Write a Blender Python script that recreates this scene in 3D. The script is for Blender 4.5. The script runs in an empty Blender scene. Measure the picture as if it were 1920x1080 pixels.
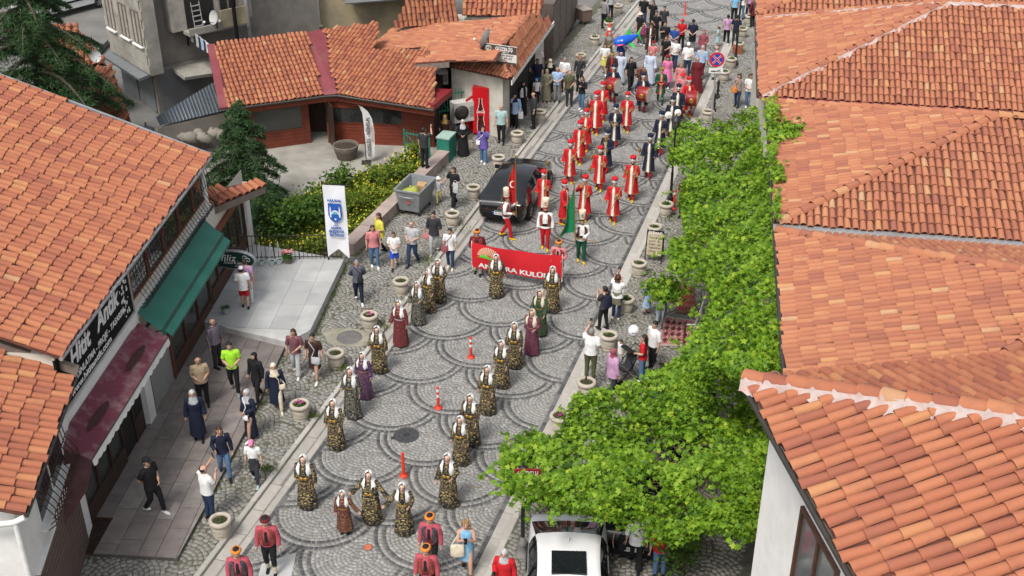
import bpy, bmesh, math, random
import numpy as np
from mathutils import Vector, Matrix
R = math.radians
rng = np.random.default_rng(7)
random.seed(7)
scene = bpy.context.scene
col = scene.collection

# ---------------------------------------------------------------- camera, sky, sun, exposure
CAM_H, PITCH, FPX = 20.5, R(30), 2220.0
cd = bpy.data.cameras.new('camera'); cam = bpy.data.objects.new('camera', cd); col.objects.link(cam)
cam.location = (0, 0, CAM_H); cam.rotation_euler = (R(90) - PITCH, 0, 0)
cd.sensor_width = 36; cd.lens = 36 * FPX / 1920; cd.clip_end = 1000; scene.camera = cam
SUN_EL, SUN_AZ = 58, 210          # direction the light comes from, degrees
w = bpy.data.worlds.new('World'); scene.world = w; w.use_nodes = True
nt = w.node_tree; bg = nt.nodes['Background']
sky = nt.nodes.new('ShaderNodeTexSky'); sky.sky_type = 'NISHITA'; sky.sun_disc = False
sky.sun_elevation = R(SUN_EL); sky.sun_rotation = R(SUN_AZ); sky.air_density = 1.0; sky.dust_density = 4.0; sky.ozone_density = 0.6
hs = nt.nodes.new('ShaderNodeHueSaturation'); hs.inputs['Saturation'].default_value = 0.35
nt.links.new(sky.outputs[0], hs.inputs['Color']); nt.links.new(hs.outputs[0], bg.inputs['Color'])
bg.inputs['Strength'].default_value = 0.135
sd = bpy.data.lights.new('sun', 'SUN'); sun = bpy.data.objects.new('sun', sd); col.objects.link(sun)
sd.energy = 1.7; sd.angle = R(14); sd.color = (1.0, 0.955, 0.89)
az, el = R(SUN_AZ), R(SUN_EL)
to_sun = Vector((math.sin(az) * math.cos(el), math.cos(az) * math.cos(el), math.sin(el)))
sun.rotation_euler = to_sun.to_track_quat('Z', 'Y').to_euler(); sun.location = (0, 30, 60)
scene.view_settings.view_transform = 'Standard'; scene.view_settings.look = 'None'
scene.view_settings.exposure = 0.58; scene.view_settings.gamma = 1.0
scene.cycles.use_denoising = True
scene.cycles.max_bounces = 5; scene.cycles.diffuse_bounces = 2; scene.cycles.glossy_bounces = 2
scene.cycles.transmission_bounces = 2; scene.cycles.transparent_max_bounces = 4

# ---------------------------------------------------------------- measuring: photo point -> place on a level or plane
_c, _s = math.cos(PITCH), math.sin(PITCH)
def ray(x, y):
    u = (x - 960) / FPX; v = (540 - y) / FPX
    return Vector((u, _c + v * _s, -_s + v * _c))
def at(x, y, z=0.0):
    d = ray(x, y); t = (z - CAM_H) / d.z
    return Vector((d.x * t, d.y * t, z))
def onplane(x, y, p0, n):
    d = ray(x, y); o = Vector((0, 0, CAM_H)); t = (Vector(p0) - o).dot(Vector(n)) / d.dot(Vector(n))
    return o + d * t

# ---------------------------------------------------------------- materials
_m = {}
def mat(name, rgb, rough=0.8, var=0.12, scale=6.0, metal=0.0, bump=0.0, bscale=40.0, spec=0.35, detail=4.0, dirt=None, dscale=1.3, damt=0.5, coat=0.0):
    if name in _m: return _m[name]
    m = bpy.data.materials.new(name); m.use_nodes = True; n = m.node_tree.nodes; l = m.node_tree.links
    b = n['Principled BSDF']; b.inputs['Roughness'].default_value = rough; b.inputs['Metallic'].default_value = metal
    b.inputs['Specular IOR Level'].default_value = spec
    if coat: b.inputs['Coat Weight'].default_value = coat; b.inputs['Coat Roughness'].default_value = 0.08
    tc = n.new('ShaderNodeTexCoord'); no = n.new('ShaderNodeTexNoise'); no.inputs['Scale'].default_value = scale; no.inputs['Detail'].default_value = detail
    l.new(tc.outputs['Object'], no.inputs['Vector'])
    rp = n.new('ShaderNodeValToRGB'); e = rp.color_ramp.elements
    e[0].position = 0.28; e[1].position = 0.72
    e[0].color = tuple(max(0, c * (1 - var)) for c in rgb) + (1,); e[1].color = tuple(min(1, c * (1 + var)) for c in rgb) + (1,)
    l.new(no.outputs['Fac'], rp.inputs['Fac']); out = rp.outputs['Color']
    if dirt:
        n2 = n.new('ShaderNodeTexNoise'); n2.inputs['Scale'].default_value = dscale; n2.inputs['Detail'].default_value = 8; n2.inputs['Roughness'].default_value = 0.65
        l.new(tc.outputs['Object'], n2.inputs['Vector'])
        r2 = n.new('ShaderNodeValToRGB'); r2.color_ramp.elements[0].position = 0.48; r2.color_ramp.elements[1].position = 0.68
        r2.color_ramp.elements[0].color = (0, 0, 0, 1); r2.color_ramp.elements[1].color = (damt, damt, damt, 1)
        l.new(n2.outputs['Fac'], r2.inputs['Fac'])
        mx = n.new('ShaderNodeMix'); mx.data_type = 'RGBA'; l.new(r2.outputs['Color'], mx.inputs['Factor']); l.new(out, mx.inputs['A'])
        mx.inputs['B'].default_value = tuple(dirt) + (1,); out = mx.outputs['Result']
    l.new(out, b.inputs['Base Color'])
    if bump:
        n3 = n.new('ShaderNodeTexNoise'); n3.inputs['Scale'].default_value = bscale; n3.inputs['Detail'].default_value = 5
        l.new(tc.outputs['Object'], n3.inputs['Vector'])
        bp = n.new('ShaderNodeBump'); bp.inputs['Strength'].default_value = bump; bp.inputs['Distance'].default_value = 0.02
        l.new(n3.outputs['Fac'], bp.inputs['Height']); l.new(bp.outputs['Normal'], b.inputs['Normal'])
    _m[name] = m; return m

def mat_pieces(name, stops, from_object, rough=0.85, wear=(0.1, 0.08, 0.07), wamt=0.4, wscale=5.0, bump=0.3, patch=0.0, patch_rgb=(0.3, 0.3, 0.3), sss=0.0):
    """many like pieces: colour picked per piece (object random, or the 'tint' attribute of a joined mesh)"""
    if name in _m: return _m[name]
    m = bpy.data.materials.new(name); m.use_nodes = True; n = m.node_tree.nodes; l = m.node_tree.links
    b = n['Principled BSDF']; b.inputs['Roughness'].default_value = rough; b.inputs['Specular IOR Level'].default_value = 0.25
    if from_object:
        src = n.new('ShaderNodeObjectInfo').outputs['Random']
    else:
        a = n.new('ShaderNodeAttribute'); a.attribute_name = 'tint'; src = a.outputs['Fac']
    rp = n.new('ShaderNodeValToRGB'); rp.color_ramp.interpolation = 'LINEAR'; el_ = rp.color_ramp.elements
    while len(el_) < len(stops): el_.new(0.5)
    for i, (p, c) in enumerate(stops): el_[i].position = p; el_[i].color = tuple(c) + (1,)
    l.new(src, rp.inputs['Fac']); out = rp.outputs['Color']
    ge = n.new('ShaderNodeNewGeometry')
    no = n.new('ShaderNodeTexNoise'); no.inputs['Scale'].default_value = wscale; no.inputs['Detail'].default_value = 7; no.inputs['Roughness'].default_value = 0.7
    l.new(ge.outputs['Position'], no.inputs['Vector'])
    r2 = n.new('ShaderNodeValToRGB'); r2.color_ramp.elements[0].position = 0.5; r2.color_ramp.elements[1].position = 0.75
    r2.color_ramp.elements[0].color = (0, 0, 0, 1); r2.color_ramp.elements[1].color = (wamt,) * 3 + (1,)
    l.new(no.outputs['Fac'], r2.inputs['Fac'])
    mx = n.new('ShaderNodeMix'); mx.data_type = 'RGBA'; l.new(r2.outputs['Color'], mx.inputs['Factor']); l.new(out, mx.inputs['A']); mx.inputs['B'].default_value = tuple(wear) + (1,)
    out = mx.outputs['Result']
    if patch:
        n2 = n.new('ShaderNodeTexNoise'); n2.inputs['Scale'].default_value = 0.55; n2.inputs['Detail'].default_value = 6
        l.new(ge.outputs['Position'], n2.inputs['Vector'])
        r3 = n.new('ShaderNodeValToRGB'); r3.color_ramp.elements[0].position = 0.45; r3.color_ramp.elements[1].position = 0.7
        r3.color_ramp.elements[0].color = (0, 0, 0, 1); r3.color_ramp.elements[1].color = (patch,) * 3 + (1,)
        l.new(n2.outputs['Fac'], r3.inputs['Fac'])
        m2 = n.new('ShaderNodeMix'); m2.data_type = 'RGBA'; l.new(r3.outputs['Color'], m2.inputs['Factor']); l.new(out, m2.inputs['A']); m2.inputs['B'].default_value = tuple(patch_rgb) + (1,)
        out = m2.outputs['Result']
    l.new(out, b.inputs['Base Color'])
    if bump:
        n3 = n.new('ShaderNodeTexNoise'); n3.inputs['Scale'].default_value = 60; n3.inputs['Detail'].default_value = 4
        l.new(ge.outputs['Position'], n3.inputs['Vector'])
        bp = n.new('ShaderNodeBump'); bp.inputs['Strength'].default_value = bump; bp.inputs['Distance'].default_value = 0.01
        l.new(n3.outputs['Fac'], bp.inputs['Height']); l.new(bp.outputs['Normal'], b.inputs['Normal'])
    if sss:
        # leaves let light through
        tr = n.new('ShaderNodeBsdfTranslucent'); l.new(out, tr.inputs['Color'])
        ms = n.new('ShaderNodeMixShader'); ms.inputs['Fac'].default_value = sss
        l.new(b.outputs[0], ms.inputs[1]); l.new(tr.outputs[0], ms.inputs[2]); l.new(ms.outputs[0], n['Material Output'].inputs['Surface'])
    _m[name] = m; return m

def mat_embroidery(name, base, thread, scale=9.0, density=0.5, band=None):
    """dark velvet with mirrored flourishes of metal thread"""
    if name in _m: return _m[name]
    m = bpy.data.materials.new(name); m.use_nodes = True; n = m.node_tree.nodes; l = m.node_tree.links
    b = n['Principled BSDF']; b.inputs['Roughness'].default_value = 0.7
    tc = n.new('ShaderNodeTexCoord'); sp = n.new('ShaderNodeSeparateXYZ'); l.new(tc.outputs['Object'], sp.inputs[0])
    ab = n.new('ShaderNodeMath'); ab.operation = 'ABSOLUTE'; l.new(sp.outputs['X'], ab.inputs[0])
    cb = n.new('ShaderNodeCombineXYZ'); l.new(ab.outputs[0], cb.inputs['X']); l.new(sp.outputs['Y'], cb.inputs['Y']); l.new(sp.outputs['Z'], cb.inputs['Z'])
    no = n.new('ShaderNodeTexNoise'); no.inputs['Scale'].default_value = scale; no.inputs['Detail'].default_value = 2; no.inputs['Distortion'].default_value = 2.2
    l.new(cb.outputs[0], no.inputs['Vector'])
    d = n.new('ShaderNodeMath'); d.operation = 'SUBTRACT'; l.new(no.outputs['Fac'], d.inputs[0]); d.inputs[1].default_value = 0.5
    a2 = n.new('ShaderNodeMath'); a2.operation = 'ABSOLUTE'; l.new(d.outputs[0], a2.inputs[0])
    lt = n.new('ShaderNodeMath'); lt.operation = 'LESS_THAN'; l.new(a2.outputs[0], lt.inputs[0]); lt.inputs[1].default_value = 0.019 * density / 0.5
    vo = n.new('ShaderNodeTexVoronoi'); vo.inputs['Scale'].default_value = scale * 1.7; l.new(cb.outputs[0], vo.inputs['Vector'])
    v2 = n.new('ShaderNodeMath'); v2.operation = 'LESS_THAN'; l.new(vo.outputs['Distance'], v2.inputs[0]); v2.inputs[1].default_value = 0.10 + 0.12 * density
    mxx = n.new('ShaderNodeMath'); mxx.operation = 'MAXIMUM'; l.new(lt.outputs[0], mxx.inputs[0]); l.new(v2.outputs[0], mxx.inputs[1])
    mx = n.new('ShaderNodeMix'); mx.data_type = 'RGBA'; l.new(mxx.outputs[0], mx.inputs['Factor'])
    mx.inputs['A'].default_value = tuple(base) + (1,); mx.inputs['B'].default_value = tuple(thread) + (1,)
    l.new(mx.outputs['Result'], b.inputs['Base Color'])
    rr = n.new('ShaderNodeMapRange'); l.new(mxx.outputs[0], rr.inputs['Value']); rr.inputs['To Min'].default_value = 0.85; rr.inputs['To Max'].default_value = 0.42
    l.new(rr.outputs[0], b.inputs['Roughness'])
    _m[name] = m; return m

def mat_stripes(name, a_rgb, b_rgb, scale=14.0, axis='Z', check=False):
    if name in _m: return _m[name]
    m = bpy.data.materials.new(name); m.use_nodes = True; n = m.node_tree.nodes; l = m.node_tree.links
    b = n['Principled BSDF']; b.inputs['Roughness'].default_value = 0.85
    tc = n.new('ShaderNodeTexCoord')
    def wave(ax):
        wv = n.new('ShaderNodeTexWave'); wv.bands_direction = ax; wv.inputs['Scale'].default_value = scale; l.new(tc.outputs['Object'], wv.inputs['Vector'])
        g = n.new('ShaderNodeMath'); g.operation = 'GREATER_THAN'; g.inputs[1].default_value = 0.5; l.new(wv.outputs['Fac'], g.inputs[0]); return g
    g = wave(axis)
    if check:
        g2 = wave('X'); s2 = n.new('ShaderNodeMath'); s2.operation = 'ADD'; l.new(g.outputs[0], s2.inputs[0]); l.new(g2.outputs[0], s2.inputs[1])
        g = n.new('ShaderNodeMath'); g.operation = 'MULTIPLY'; g.inputs[1].default_value = 0.5; l.new(s2.outputs[0], g.inputs[0])
    mx = n.new('ShaderNodeMix'); mx.data_type = 'RGBA'; l.new(g.outputs[0], mx.inputs['Factor'])
    mx.inputs['A'].default_value = tuple(a_rgb) + (1,); mx.inputs['B'].default_value = tuple(b_rgb) + (1,)
    l.new(mx.outputs['Result'], b.inputs['Base Color']); _m[name] = m; return m

def mat_glass(name='window_glass', rgb=(0.03, 0.035, 0.035), rough=0.06, alpha=None):
    if name in _m: return _m[name]
    m = mat(name, rgb, rough=rough, var=0.25, scale=1.2, spec=0.6)
    if alpha is not None: m.node_tree.nodes['Principled BSDF'].inputs['Alpha'].default_value = alpha
    return m

# ---------------------------------------------------------------- mesh building
def setp(o, label=None, cat=None, group=None, kind=None):
    if label: o['label'] = label
    if cat: o['category'] = cat
    if group: o['group'] = group
    if kind: o['kind'] = kind
    return o
_world = {}
def link(o, parent=None):
    col.objects.link(o)
    if parent is not None:
        o.parent = parent
        if parent.name in _world: o.matrix_parent_inverse = _world[parent.name]   # parts built at their place
    return o
def wempty(name, loc, label=None, cat=None, group=None, rz=0.0):
    """an Empty at a thing's base whose parts are built straight at their place in the world"""
    o = empty(name, loc, rz, label, cat, group)
    _world[o.name] = (Matrix.Translation(Vector(loc)) @ Matrix.Rotation(rz, 4, 'Z')).inverted(); return o
def worldly(o): _world[o.name] = Matrix.Identity(4); return o
def empty(name, loc=(0, 0, 0), rz=0.0, label=None, cat=None, group=None, scale=1.0):
    o = bpy.data.objects.new(name, None); o.empty_display_size = 0.1; col.objects.link(o); o.location = loc; o.rotation_euler = (0, 0, rz)
    o.scale = (scale,) * 3
    return setp(o, label, cat, group)
def put(name, me, parent=None, mats=None, loc=None, rot=None, scale=None):
    """an object of (shared) mesh data; mats override per object"""
    o = bpy.data.objects.new(name, me); link(o, parent)
    if mats is not None:
        mats = mats if isinstance(mats, (list, tuple)) else [mats]
        while len(me.materials) < len(mats): me.materials.append(None)
        for i, mt in enumerate(mats): o.material_slots[i].link = 'OBJECT'; o.material_slots[i].material = mt
    if loc is not None: o.location = loc
    if rot is not None: o.rotation_euler = rot
    if scale is not None: o.scale = scale
    return o

class MB:
    def __init__(s): s.v = []; s.f = []; s.m = []; s.sm = []
    def add(s, vs, fs, mi=0, smooth=False):
        b = len(s.v); s.v += [tuple(p) for p in vs]
        for f in fs: s.f.append(tuple(i + b for i in f)); s.m.append(mi); s.sm.append(smooth)
        return s
    def box(s, c, d, mi=0, rz=0.0, taper=1.0, M=None):
        x, y, z = d[0] / 2, d[1] / 2, d[2] / 2; vs = []
        for k, tz in ((-1, 1.0), (1, taper)):
            for i, j in ((-1, -1), (1, -1), (1, 1), (-1, 1)): vs.append(Vector((i * x * tz, j * y * tz, k * z)))
        mt = M if M is not None else Matrix.Rotation(rz, 3, 'Z')
        vs = [mt @ p + Vector(c) for p in vs]
        return s.add(vs, [(3, 2, 1, 0), (4, 5, 6, 7), (0, 1, 5, 4), (1, 2, 6, 5), (2, 3, 7, 6), (3, 0, 4, 7)], mi)
    def rings(s, rs, mi=0, cap=(True, True), smooth=True, closed=True):
        n = len(rs[0]); vs = [p for r in rs for p in r]; fs = []
        for i in range(len(rs) - 1):
            for j in range(n if closed else n - 1):
                k = (j + 1) % n; fs.append((i * n + j, i * n + k, (i + 1) * n + k, (i + 1) * n + j))
        s.add(vs, fs, mi, smooth)
        if closed and cap[0]: s.add(rs[0], [tuple(reversed(range(n)))], mi)
        if closed and cap[1]: s.add(rs[-1], [tuple(range(n))], mi)
        return s
    def tube(s, path, rad, n=8, mi=0, smooth=True, cap=True, flat=1.0):
        path = [Vector(p) for p in path]; rs = []
        if not isinstance(rad, (list, tuple)): rad = [rad] * len(path)
        prev = None
        for i, p in enumerate(path):
            d = (path[min(i + 1, len(path) - 1)] - path[max(i - 1, 0)])
            d = d.normalized() if d.length > 1e-9 else Vector((0, 0, 1))
            ref = prev if prev is not None else (Vector((1, 0, 0)) if abs(d.x) < 0.8 else Vector((0, 1, 0)))
            a = (ref - d * ref.dot(d)).normalized(); b = d.cross(a); prev = a
            rs.append([p + (a * math.cos(2 * math.pi * k / n) + b * flat * math.sin(2 * math.pi * k / n)) * rad[i] for k in range(n)])
        return s.rings(rs, mi, (cap, cap), smooth)
    def lathe(s, prof, n=16, c=(0, 0, 0), mi=0, smooth=True, cap=(True, True)):
        rs = [[Vector((c[0] + r * math.cos(2 * math.pi * k / n), c[1] + r * math.sin(2 * math.pi * k / n), c[2] + z)) for k in range(n)] for r, z in prof]
        return s.rings(rs, mi, cap, smooth)
    def ell(s, zs, n=12, mi=0, smooth=True, cap=(True, True)):
        """rings given as (cx, cy, z, rx, ry)"""
        rs = [[Vector((cx + rx * math.cos(2 * math.pi * k / n), cy + ry * math.sin(2 * math.pi * k / n), z)) for k in range(n)] for cx, cy, z, rx, ry in zs]
        return s.rings(rs, mi, cap, smooth)
    def ball(s, c, r, n=10, m=6, mi=0):
        r = (r, r, r) if not isinstance(r, (tuple, list)) else r
        rs = [[Vector((c[0] + r[0] * math.sin(math.pi * i / m) * math.cos(2 * math.pi * k / n), c[1] + r[1] * math.sin(math.pi * i / m) * math.sin(2 * math.pi * k / n), c[2] - r[2] * math.cos(math.pi * i / m))) for k in range(n)] for i in range(m + 1)]
        rs[0] = [p + Vector((1e-4 * math.cos(k), 1e-4 * math.sin(k), 0)) for k, p in enumerate(rs[0])]
        return s.rings(rs, mi, (False, False))
    def prism(s, poly, z0, z1, mi=0):
        n = len(poly); vs = [(p[0], p[1], z0) for p in poly] + [(p[0], p[1], z1) for p in poly]
        return s.add(vs, [tuple(reversed(range(n))), tuple(range(n, 2 * n))] + [(i, (i + 1) % n, n + (i + 1) % n, n + i) for i in range(n)], mi)
    def slab(s, pts, th, mi=0):
        """polygon of 3-D points given thickness along its normal (downwards)"""
        pts = [Vector(p) for p in pts]; nn = (pts[1] - pts[0]).cross(pts[2] - pts[0]).normalized()
        n = len(pts); vs = pts + [p - nn * th for p in pts]
        return s.add(vs, [tuple(range(n)), tuple(reversed(range(n, 2 * n)))] + [((i + 1) % n, i, n + i, n + (i + 1) % n) for i in range(n)], mi)
    def mesh(s, name, mats=()):
        me = bpy.data.meshes.new(name); me.from_pydata([tuple(p) for p in s.v], [], s.f)
        for m in (mats if isinstance(mats, (list, tuple)) else [mats]): me.materials.append(m)
        me.polygons.foreach_set('material_index', s.m); me.polygons.foreach_set('use_smooth', s.sm); me.update(); return me
    def build(s, name, mats=(), parent=None, loc=None, rz=None):
        o = bpy.data.objects.new(name, s.mesh(name, mats)); link(o, parent)
        if loc is not None: o.location = loc
        if rz is not None: o.rotation_euler = (0, 0, rz)
        return o
def big_mesh(name, V, F, mats, tint=None, mi=None, smooth=False):
    """numpy arrays (verts, equal-size faces) to a mesh; tint is one value per vertex"""
    me = bpy.data.meshes.new(name); nv, nf, k = len(V), len(F), F.shape[1]
    me.vertices.add(nv); me.vertices.foreach_set('co', V.astype(np.float32).ravel())
    me.loops.add(nf * k); me.loops.foreach_set('vertex_index', F.astype(np.int32).ravel())
    me.polygons.add(nf); me.polygons.foreach_set('loop_start', np.arange(0, nf * k, k, dtype=np.int32)); 
    for m in (mats if isinstance(mats, (list, tuple)) else [mats]): me.materials.append(m)
    if mi is not None: me.polygons.foreach_set('material_index', mi.astype(np.int32))
    if smooth: me.polygons.foreach_set('use_smooth', np.ones(nf, dtype=bool))
    me.update(calc_edges=True)
    if tint is not None:
        a = me.attributes.new('tint', 'FLOAT', 'POINT'); a.data.foreach_set('value', tint.astype(np.float32))
    return me
def inpoly(P, poly):
    P = np.asarray(P, float); x, y = P[:, 0], P[:, 1]; r = np.zeros(len(P), bool); n = len(poly)
    for i in range(n):
        x0, y0 = poly[i][0], poly[i][1]; x1, y1 = poly[(i + 1) % n][0], poly[(i + 1) % n][1]
        if y0 == y1: continue
        cnd = ((y0 > y) != (y1 > y)) & (x < (x1 - x0) * (y - y0) / (y1 - y0) + x0); r ^= cnd
    return r
_txt = {}
def text_mesh(s, size, extrude=0.004, shear=0.0, bold=0.0, align='CENTER', space=1.0):
    cu = bpy.data.curves.new('lettering', 'FONT'); cu.body = s; cu.size = size; cu.extrude = extrude; cu.shear = shear; cu.offset = bold
    cu.align_x = align; cu.align_y = 'CENTER'; cu.space_character = space; cu.resolution_u = 3
    o = bpy.data.objects.new('lettering', cu); col.objects.link(o)
    bpy.context.view_layer.update()
    me = bpy.data.meshes.new_from_object(o.evaluated_get(bpy.context.evaluated_depsgraph_get()))
    bpy.data.objects.remove(o); bpy.data.curves.remove(cu); return me
def frame(o, xdir, ydir, zoff=0.0):
    """matrix whose X, Y axes lie in a surface (for lettering and flat marks)"""
    x = Vector(xdir).normalized(); y = Vector(ydir); y = (y - x * y.dot(x)).normalized(); z = x.cross(y)
    return Matrix(((x.x, y.x, z.x, o[0] + z.x * zoff), (x.y, y.y, z.y, o[1] + z.y * zoff), (x.z, y.z, z.z, o[2] + z.z * zoff), (0, 0, 0, 1)))
def lettering(s, size, M, material, parent, fit=None, **kw):
    me = text_mesh(s, size, **kw); 
    co = np.empty(len(me.vertices) * 3); me.vertices.foreach_get('co', co); co = co.reshape(-1, 3)
    if fit and len(co):
        wd = np.ptp(co[:, 0]); co[:, 0] *= fit / max(wd, 1e-6)
    co = np.c_[co, np.ones(len(co))] @ np.array(M).T
    me.vertices.foreach_set('co', co[:, :3].ravel()); me.materials.clear(); me.materials.append(material); me.update()
    o = bpy.data.objects.new('lettering', me); link(o, parent); return o
# ================================================================ the ground, the street and its paving
def xL(y): return 2.469e-4 * y * y + 0.29232 * y - 13.953          # kerb line on the side of the antique shops
def xR(y): return -3.871e-4 * y * y + 0.33959 * y - 7.768          # kerb line on the side of the vine
ZS = 0.08                                                           # pavements stand this much above the street
def atS(x, y): return at(x, y, ZS)
STREET_A = math.atan2(0.961, 0.277)                                 # direction up the street
M_asph = mat('old_asphalt', (0.16, 0.155, 0.145), 0.95, 0.18, 0.8, bump=0.3, bscale=30, dirt=(0.10, 0.095, 0.085), dscale=0.3)
M_conc = mat('worn_concrete', (0.30, 0.285, 0.25), 0.92, 0.16, 1.5, bump=0.35, bscale=12, dirt=(0.17, 0.155, 0.13), dscale=0.6, damt=0.7)
M_joint = mat('joint_sand', (0.18, 0.172, 0.155), 0.98, 0.3, 9, dirt=(0.28, 0.26, 0.22), dscale=0.5)
M_moss = mat('mossy_joint', (0.10, 0.095, 0.072), 0.98, 0.4, 5, dirt=(0.085, 0.10, 0.045), dscale=0.7, damt=0.7)
M_kerb = mat('kerb_granite', (0.36, 0.345, 0.31), 0.85, 0.14, 3, bump=0.2, dirt=(0.2, 0.19, 0.165), dscale=1.1)
M_gut = mat('gutter_stone', (0.34, 0.32, 0.29), 0.85, 0.16, 2.5, bump=0.2, dirt=(0.19, 0.175, 0.15), dscale=0.9)
g = MB().add([(-300, -60, -0.4), (300, -60, -0.4), (300, 600, -0.4), (-300, 600, -0.4)], [(0, 1, 2, 3)]).build('ground', M_asph); setp(g, kind='structure')
ys = np.linspace(14, 84, 71)
def strip(name, f0, f1, z, m, ys=ys, th=0.3):
    b = MB(); n = len(ys)
    V = [(f0(y), y, z) for y in ys] + [(f1(y), y, z) for y in ys] + [(f0(y), y, z - th) for y in ys] + [(f1(y), y, z - th) for y in ys]
    F = []
    for i in range(n - 1):
        F += [(i, n + i, n + i + 1, i + 1), (2 * n + i, i, i + 1, 2 * n + i + 1), (n + i, 3 * n + i, 3 * n + i + 1, n + i + 1)]
    F += [(0, 2 * n, 3 * n, n), (n - 1, 2 * n - 1, 4 * n - 1, 3 * n - 1)]
    return setp(b.add(V, F).build(name, m), kind='structure')
road = strip('road', lambda y: xL(y), lambda y: xR(y), -0.014, M_joint)
LB = [(-11.3, 14), (-11.0, 22), (-10.3, 32), (-7.9, 32.3), (-6.1, 37.6), (-3.0, 46.4), (-1.2, 49.6), (0.6, 54), (2.9, 61), (7.0, 74), (9.5, 82)]
def lb(y): return float(np.interp(y, [p[1] for p in LB], [p[0] for p in LB]))
pavL = strip('pavement_left', lambda y: lb(y) - 0.5, lambda y: xL(y) - 0.16, ZS - 0.014, M_moss)
pavR = strip('pavement_right', lambda y: xR(y) + 0.16, lambda y: xR(y) + 7.0, ZS - 0.014, M_moss)

def fan_setts(name, parent, poly, origin, ang, Rr, row, ring, lng, z, darks, mats, gap, maxy=90, tone=(0.0, 1.0)):
    """scallops of small paving stones laid in rings, each stone with its own edges"""
    ea = np.array([math.cos(ang), math.sin(ang)]); el_ = np.array([ea[1], -ea[0]]); o = np.array(origin[:2])
    P = np.array([p[:2] for p in poly]); q = (P - o) @ np.c_[ea, el_]
    r0, r1 = int(q[:, 0].min() / row) - 2, int(q[:, 0].max() / row) + 2; l0, l1 = int(q[:, 1].min() / Rr) - 2, int(q[:, 1].max() / Rr) + 2
    C = {(a, b): o + ea * (a * row + rng.normal(0, 0.03)) + el_ * (b * Rr + rng.normal(0, 0.03)) for a in range(r0, r1 + 1) for b in range(l0, l1 + 1) if (a + b) % 2 == 1}
    Vs, Ts, Dk = [], [], []
    for (a, b), c in C.items():
        if not inpoly([c], poly)[0] and np.min(np.linalg.norm(P - c, axis=1)) > 60: continue
        ups = [C[k] for k in ((a + 1, b - 1), (a + 1, b + 1), (a + 2, b), (a + 3, b - 1), (a + 3, b + 1)) if k in C]
        for k in range(int(Rr / ring)):
            r = Rr - ring * (k + 0.5)
            if r < 0.09: break
            n = max(4, int(2 * math.pi * r / lng)); th = (np.arange(n) + rng.random()) * 2 * math.pi / n + rng.normal(0, 0.012 / r, n)
            p = c + np.c_[np.cos(th), np.sin(th)] * r
            ok = inpoly(p, poly) & (p[:, 1] < maxy)
            for u in ups: ok &= np.linalg.norm(p - u, axis=1) > Rr + 0.01
            th = th[ok]; n2 = len(th)
            if not n2: continue
            hw = math.pi / n - gap / (2 * r) + rng.normal(0, 0.006 / r, n2); hr = ring / 2 - gap / 2
            zz = z + rng.normal(0, 0.003, n2); rj = r + rng.normal(0, 0.004, n2)
            cor = []
            for dz, ins in ((0.0, 0.007), (-0.02, 0.0)):
                for sa, sr in ((-1, -1), (1, -1), (1, 1), (-1, 1)):
                    t2 = th + sa * (hw - ins / r); rr = rj + sr * (hr - ins)
                    cor.append(np.c_[c[0] + rr * np.cos(t2), c[1] + rr * np.sin(t2), zz + dz + rng.normal(0, 0.0015, n2)])
            Vs.append(np.stack(cor, 1)); Ts.append(np.clip(rng.normal(0.5, 0.2, n2), tone[0], tone[1])); Dk.append(np.full(n2, k in darks))
    V = np.concatenate(Vs); T = np.concatenate(Ts); D = np.concatenate(Dk); n = len(V)
    quad = np.array([(3, 2, 1, 0), (0, 1, 5, 4), (1, 2, 6, 5), (2, 3, 7, 6), (3, 0, 4, 7)])
    F = (np.arange(n)[:, None, None] * 8 + quad[None]).reshape(-1, 4)
    me = big_mesh(name, V.reshape(-1, 3), F, mats, tint=np.repeat(T, 8), mi=np.repeat(D.astype(int), 5))
    ob = bpy.data.objects.new(name, me); link(ob, parent); setp(ob, kind='stuff'); return n
M_sett = mat_pieces('sett_grey', [(0.0, (0.18, 0.177, 0.17)), (0.5, (0.25, 0.246, 0.237)), (1.0, (0.34, 0.334, 0.322))], False, 0.88, wear=(0.12, 0.115, 0.105), wamt=0.6, wscale=4, patch=0.5, patch_rgb=(0.31, 0.3, 0.28))
M_dark = mat_pieces('sett_basalt', [(0.0, (0.05, 0.052, 0.056)), (0.5, (0.078, 0.08, 0.083)), (1.0, (0.13, 0.13, 0.13))], False, 0.8, wear=(0.2, 0.195, 0.185), wamt=0.35, wscale=9, patch=0.3, patch_rgb=(0.17, 0.165, 0.155))
M_sett2 = mat_pieces('sett_pavement', [(0.0, (0.175, 0.17, 0.155)), (0.5, (0.24, 0.232, 0.215)), (1.0, (0.32, 0.308, 0.285))], False, 0.9, wear=(0.13, 0.125, 0.1), wamt=0.55, wscale=7, patch=0.4, patch_rgb=(0.2, 0.18, 0.145))
yy = np.linspace(19.2, 80, 60)
o0 = at(709.5, 801.5)
fan_setts('road_setts', road, [(xL(y) + 0.72, y) for y in yy] + [(xR(y) - 0.5, y) for y in yy[::-1]], o0, STREET_A, 1.465, 1.265, 0.106, 0.122, 0.0, (0, 2), [M_sett, M_dark], 0.01)
fan_setts('pavement_setts', pavL, [(lb(y), y) for y in yy] + [(xL(y) - 0.17, y) for y in yy[::-1]], at(655, 560), STREET_A + math.pi, 1.0, 0.82, 0.128, 0.15, ZS, (), [M_sett2, M_dark], 0.016, maxy=76)
fan_setts('pavement_setts', pavR, [(xR(y) + 0.17, y) for y in yy] + [(xR(y) + 6.2, y) for y in yy[::-1]], at(1180, 620), STREET_A + math.pi, 1.0, 0.82, 0.128, 0.15, ZS, (), [M_sett2, M_dark], 0.016, maxy=76)

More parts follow.
